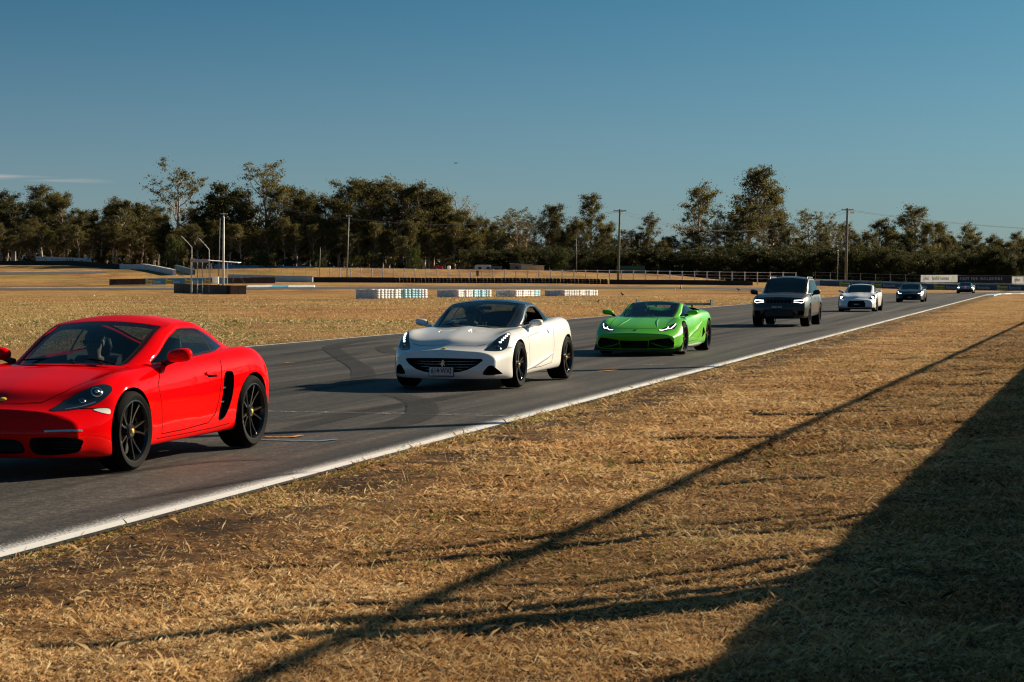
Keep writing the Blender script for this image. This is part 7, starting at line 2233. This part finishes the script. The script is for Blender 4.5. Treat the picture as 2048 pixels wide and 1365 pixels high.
# grey kerb wall and mesh fence behind
off = -wnr * 2.6
e = empty('wire_fence', tuple(wline(1600))); tag(e, 'grey mesh fence on a low concrete plinth behind the navy wall', 'fence'); org = wline(1600)
wall_part('plinth', wline(1600) + off, wline(2150) + off, .95, .25, m_conc, e, org, 6)
tp = []
for x_ in range(1604, 2150, 30):
    p = wline(x_) + off; p.z = tz(p.x, p.y); q = p - org; mb = MB(); mb.tube([q, q + Vector((0, 0, 2.05))], .035, 5); mb.build('post', m_fpost, e); tp.append(q + Vector((0, 0, 2.0)))
mb = MB(); mb.tube(tp, .02, 4); mb.build('wire', m_fpost, e)
mb = MB(); mb.tube([t - Vector((0, 0, .5)) for t in tp], .010, 4); mb.build('wire', m_fpost, e)
def board(x0, x1, mat, label, words):
    a_, b2 = wline(x0) + off * .8, wline(x1) + off * .8
    za, zb_ = tz(a_.x, a_.y), tz(b2.x, b2.y)
    e = empty('sponsor_board', (a_.x, a_.y, za)); tag(e, label, 'sign')
    L = (b2 - a_).to_2d().length; ang = math.atan2(wdir.y, wdir.x)
    zt_ = zof(np.interp(x0, [1820, 2001], [550.5, 553.5]), a_.y) - za; zl = zof(np.interp(x0, [1820, 2001], [564.5, 567.5]), a_.y) - za
    R_ = Matrix.Rotation(ang, 4, 'Z')
    mb = MB(); mb.box(R_ @ Vector((L / 2, 0, (zt_ + zl) / 2)), (L - .02, .012, zt_ - zl), ang); bo = mb.build('panel', mat, e)
    for t in (.1, .5, .9): mb = MB(); mb.tube([R_ @ Vector((L * t, .12, -.1)), R_ @ Vector((L * t, .12, zt_ - .1))], .04, 5); mb.build('post', m_fpost, e)
    for t in (.28, .78): mb = MB(); mb.tube([R_ @ Vector((L * t, -.06, -.0)), R_ @ Vector((L * t + .8, -.05, zt_))], .015, 4); mb.build('stay', m_fpost, e)
    h = zt_ - zl
    for txt, u, sz, mt, bold in words:
        text_mesh('lettering', txt, h * sz, mt, bo, R_ @ Vector((L * u, -.012, (zt_ + zl) / 2 + h * .03)), (rad(90), 0, ang), .002, (1.0, 1), bold, 'LEFT')
P1 = [('plan', .07, .68, m_pink, .010), ('build homes', .31, .68, m_ink, .010)]
board(1820, 1893, m_bwh, 'white board with pink and dark lettering left of the navy board', P1)
board(1893.4, 2001, simple('board_navy', (.012, .018, .028), .5, .05, 1), 'wide dark board reading FIRST FOR INCLUSIONS', [('F I R S T   F O R   I N C L U S I O N S', .04, .52, m_bwh, .022)])
board(2001.4, 2078, m_bwh, 'white board with pink and dark lettering right of the navy board', P1)
p = at(1658, 322); e = empty('red_bunting', tuple(p)); tag(e, 'low red safety barrier behind the mesh fence', 'barrier')
for k in range(3): mb = MB(); mb.box(((k - 1) * .85, 0, zof(565, 322) - p.z), (.8, .3, .32)); mb.build('barrier_unit', simple('safety_red_%d' % k, (.45, .05, .03), .6, .1, 3), e)

# ---- cone, marker peg, crows
p = gp(1362, 578.4); e = empty('traffic_cone', tuple(p)); tag(e, 'orange traffic cone far out on the infield', 'cone')
mb = MB(); mb.lathe([(.16, .03), (.05, .48), (.03, .50), (.001, .50)], 12); mb.build('cone', simple('cone_orange', (.75, .12, .03), .6, 0), e, smooth=True)
mb = MB(); mb.box((0, 0, .02), (.38, .38, .04)); mb.build('base', m_blackp, e)
p = gp(1351, 584); e = empty('marker_peg', tuple(p)); tag(e, 'thin white marker peg in the infield grass', 'peg'); mb = MB(); mb.tube([(0, 0, -.05), (0, 0, .42)], .03, 6); mb.build('shaft', m_bwh, e)
p = gp(187, 592.5); e = empty('distance_marker', tuple(p)); tag(e, 'tiny white ground marker on the infield', 'marker'); mb = MB(); mb.lathe([(.001, .12), (.10, .10), (.14, 0)], 10); mb.build('cap', m_bwh, e)
m_crow = simple('crow_black', (.010, .010, .012), .5, .1, 20)
def crow(loc, rz, label, flying=False, s=1.0):
    e = empty('crow', loc, rz); tag(e, label, 'bird'); e.scale = (s, s, s)
    S = [((-.28, 0, .16), .02, .012), ((-.14, 0, .20), .04, .03), ((0, 0, .25), .07, .075), ((.10, 0, .30), .065, .07), ((.15, 0, .37), .035, .035), ((.18, 0, .41), .038, .036), ((.235, 0, .405), .012, .014), ((.27, 0, .395), .004, .005)]
    E = [(i, i + 1) for i in range(7)]
    for sg in (1, -1):
        b_ = len(S)
        if not flying: S += [((.02, sg * .035, .17), .02, .02), ((.0, sg * .04, .08), .008, .008), ((.015, sg * .04, .008), .007, .007), ((.06, sg * .045, .004), .006, .006)]; E += [(2, b_), (b_, b_ + 1), (b_ + 1, b_ + 2), (b_ + 2, b_ + 3)]
        else: S += [((.08, sg * .16, .36), .012, .05), ((.02, sg * .32, .42), .010, .06), ((-.10, sg * .48, .38), .006, .03)]; E += [(3, b_), (b_, b_ + 1), (b_ + 1, b_ + 2)]
    me = bpy.data.meshes.new('body'); me.from_pydata([q[0] for q in S], E, []); o = link('body', me, e)
    md = o.modifiers.new('skin', 'SKIN'); md.use_smooth_shade = True
    for i, q in enumerate(S): me.skin_vertices[0].data[i].radius = (q[1], q[2])
    me.skin_vertices[0].data[2].use_root = True
    sb = o.modifiers.new('sub', 'SUBSURF'); sb.levels = 1; sb.render_levels = 1
    me.materials.append(m_crow)
crow(gp(1245, 594.5), 2.4, 'black crow standing upright in greener grass behind the green supercar')
crow(gp(1477, 584), 2.9, 'black crow walking on the infield beside the dark grey four-wheel drive', s=1.1)
crow(gp(1196, 607.5), .4, 'black crow pecking low near the track edge', s=.6)
Yb = 120; crow(((912 - 1024) / 3982 * Yb, Yb, zof(330, Yb)), 1.0, 'small dark bird flying high above the wood', True, .3)
# --- end
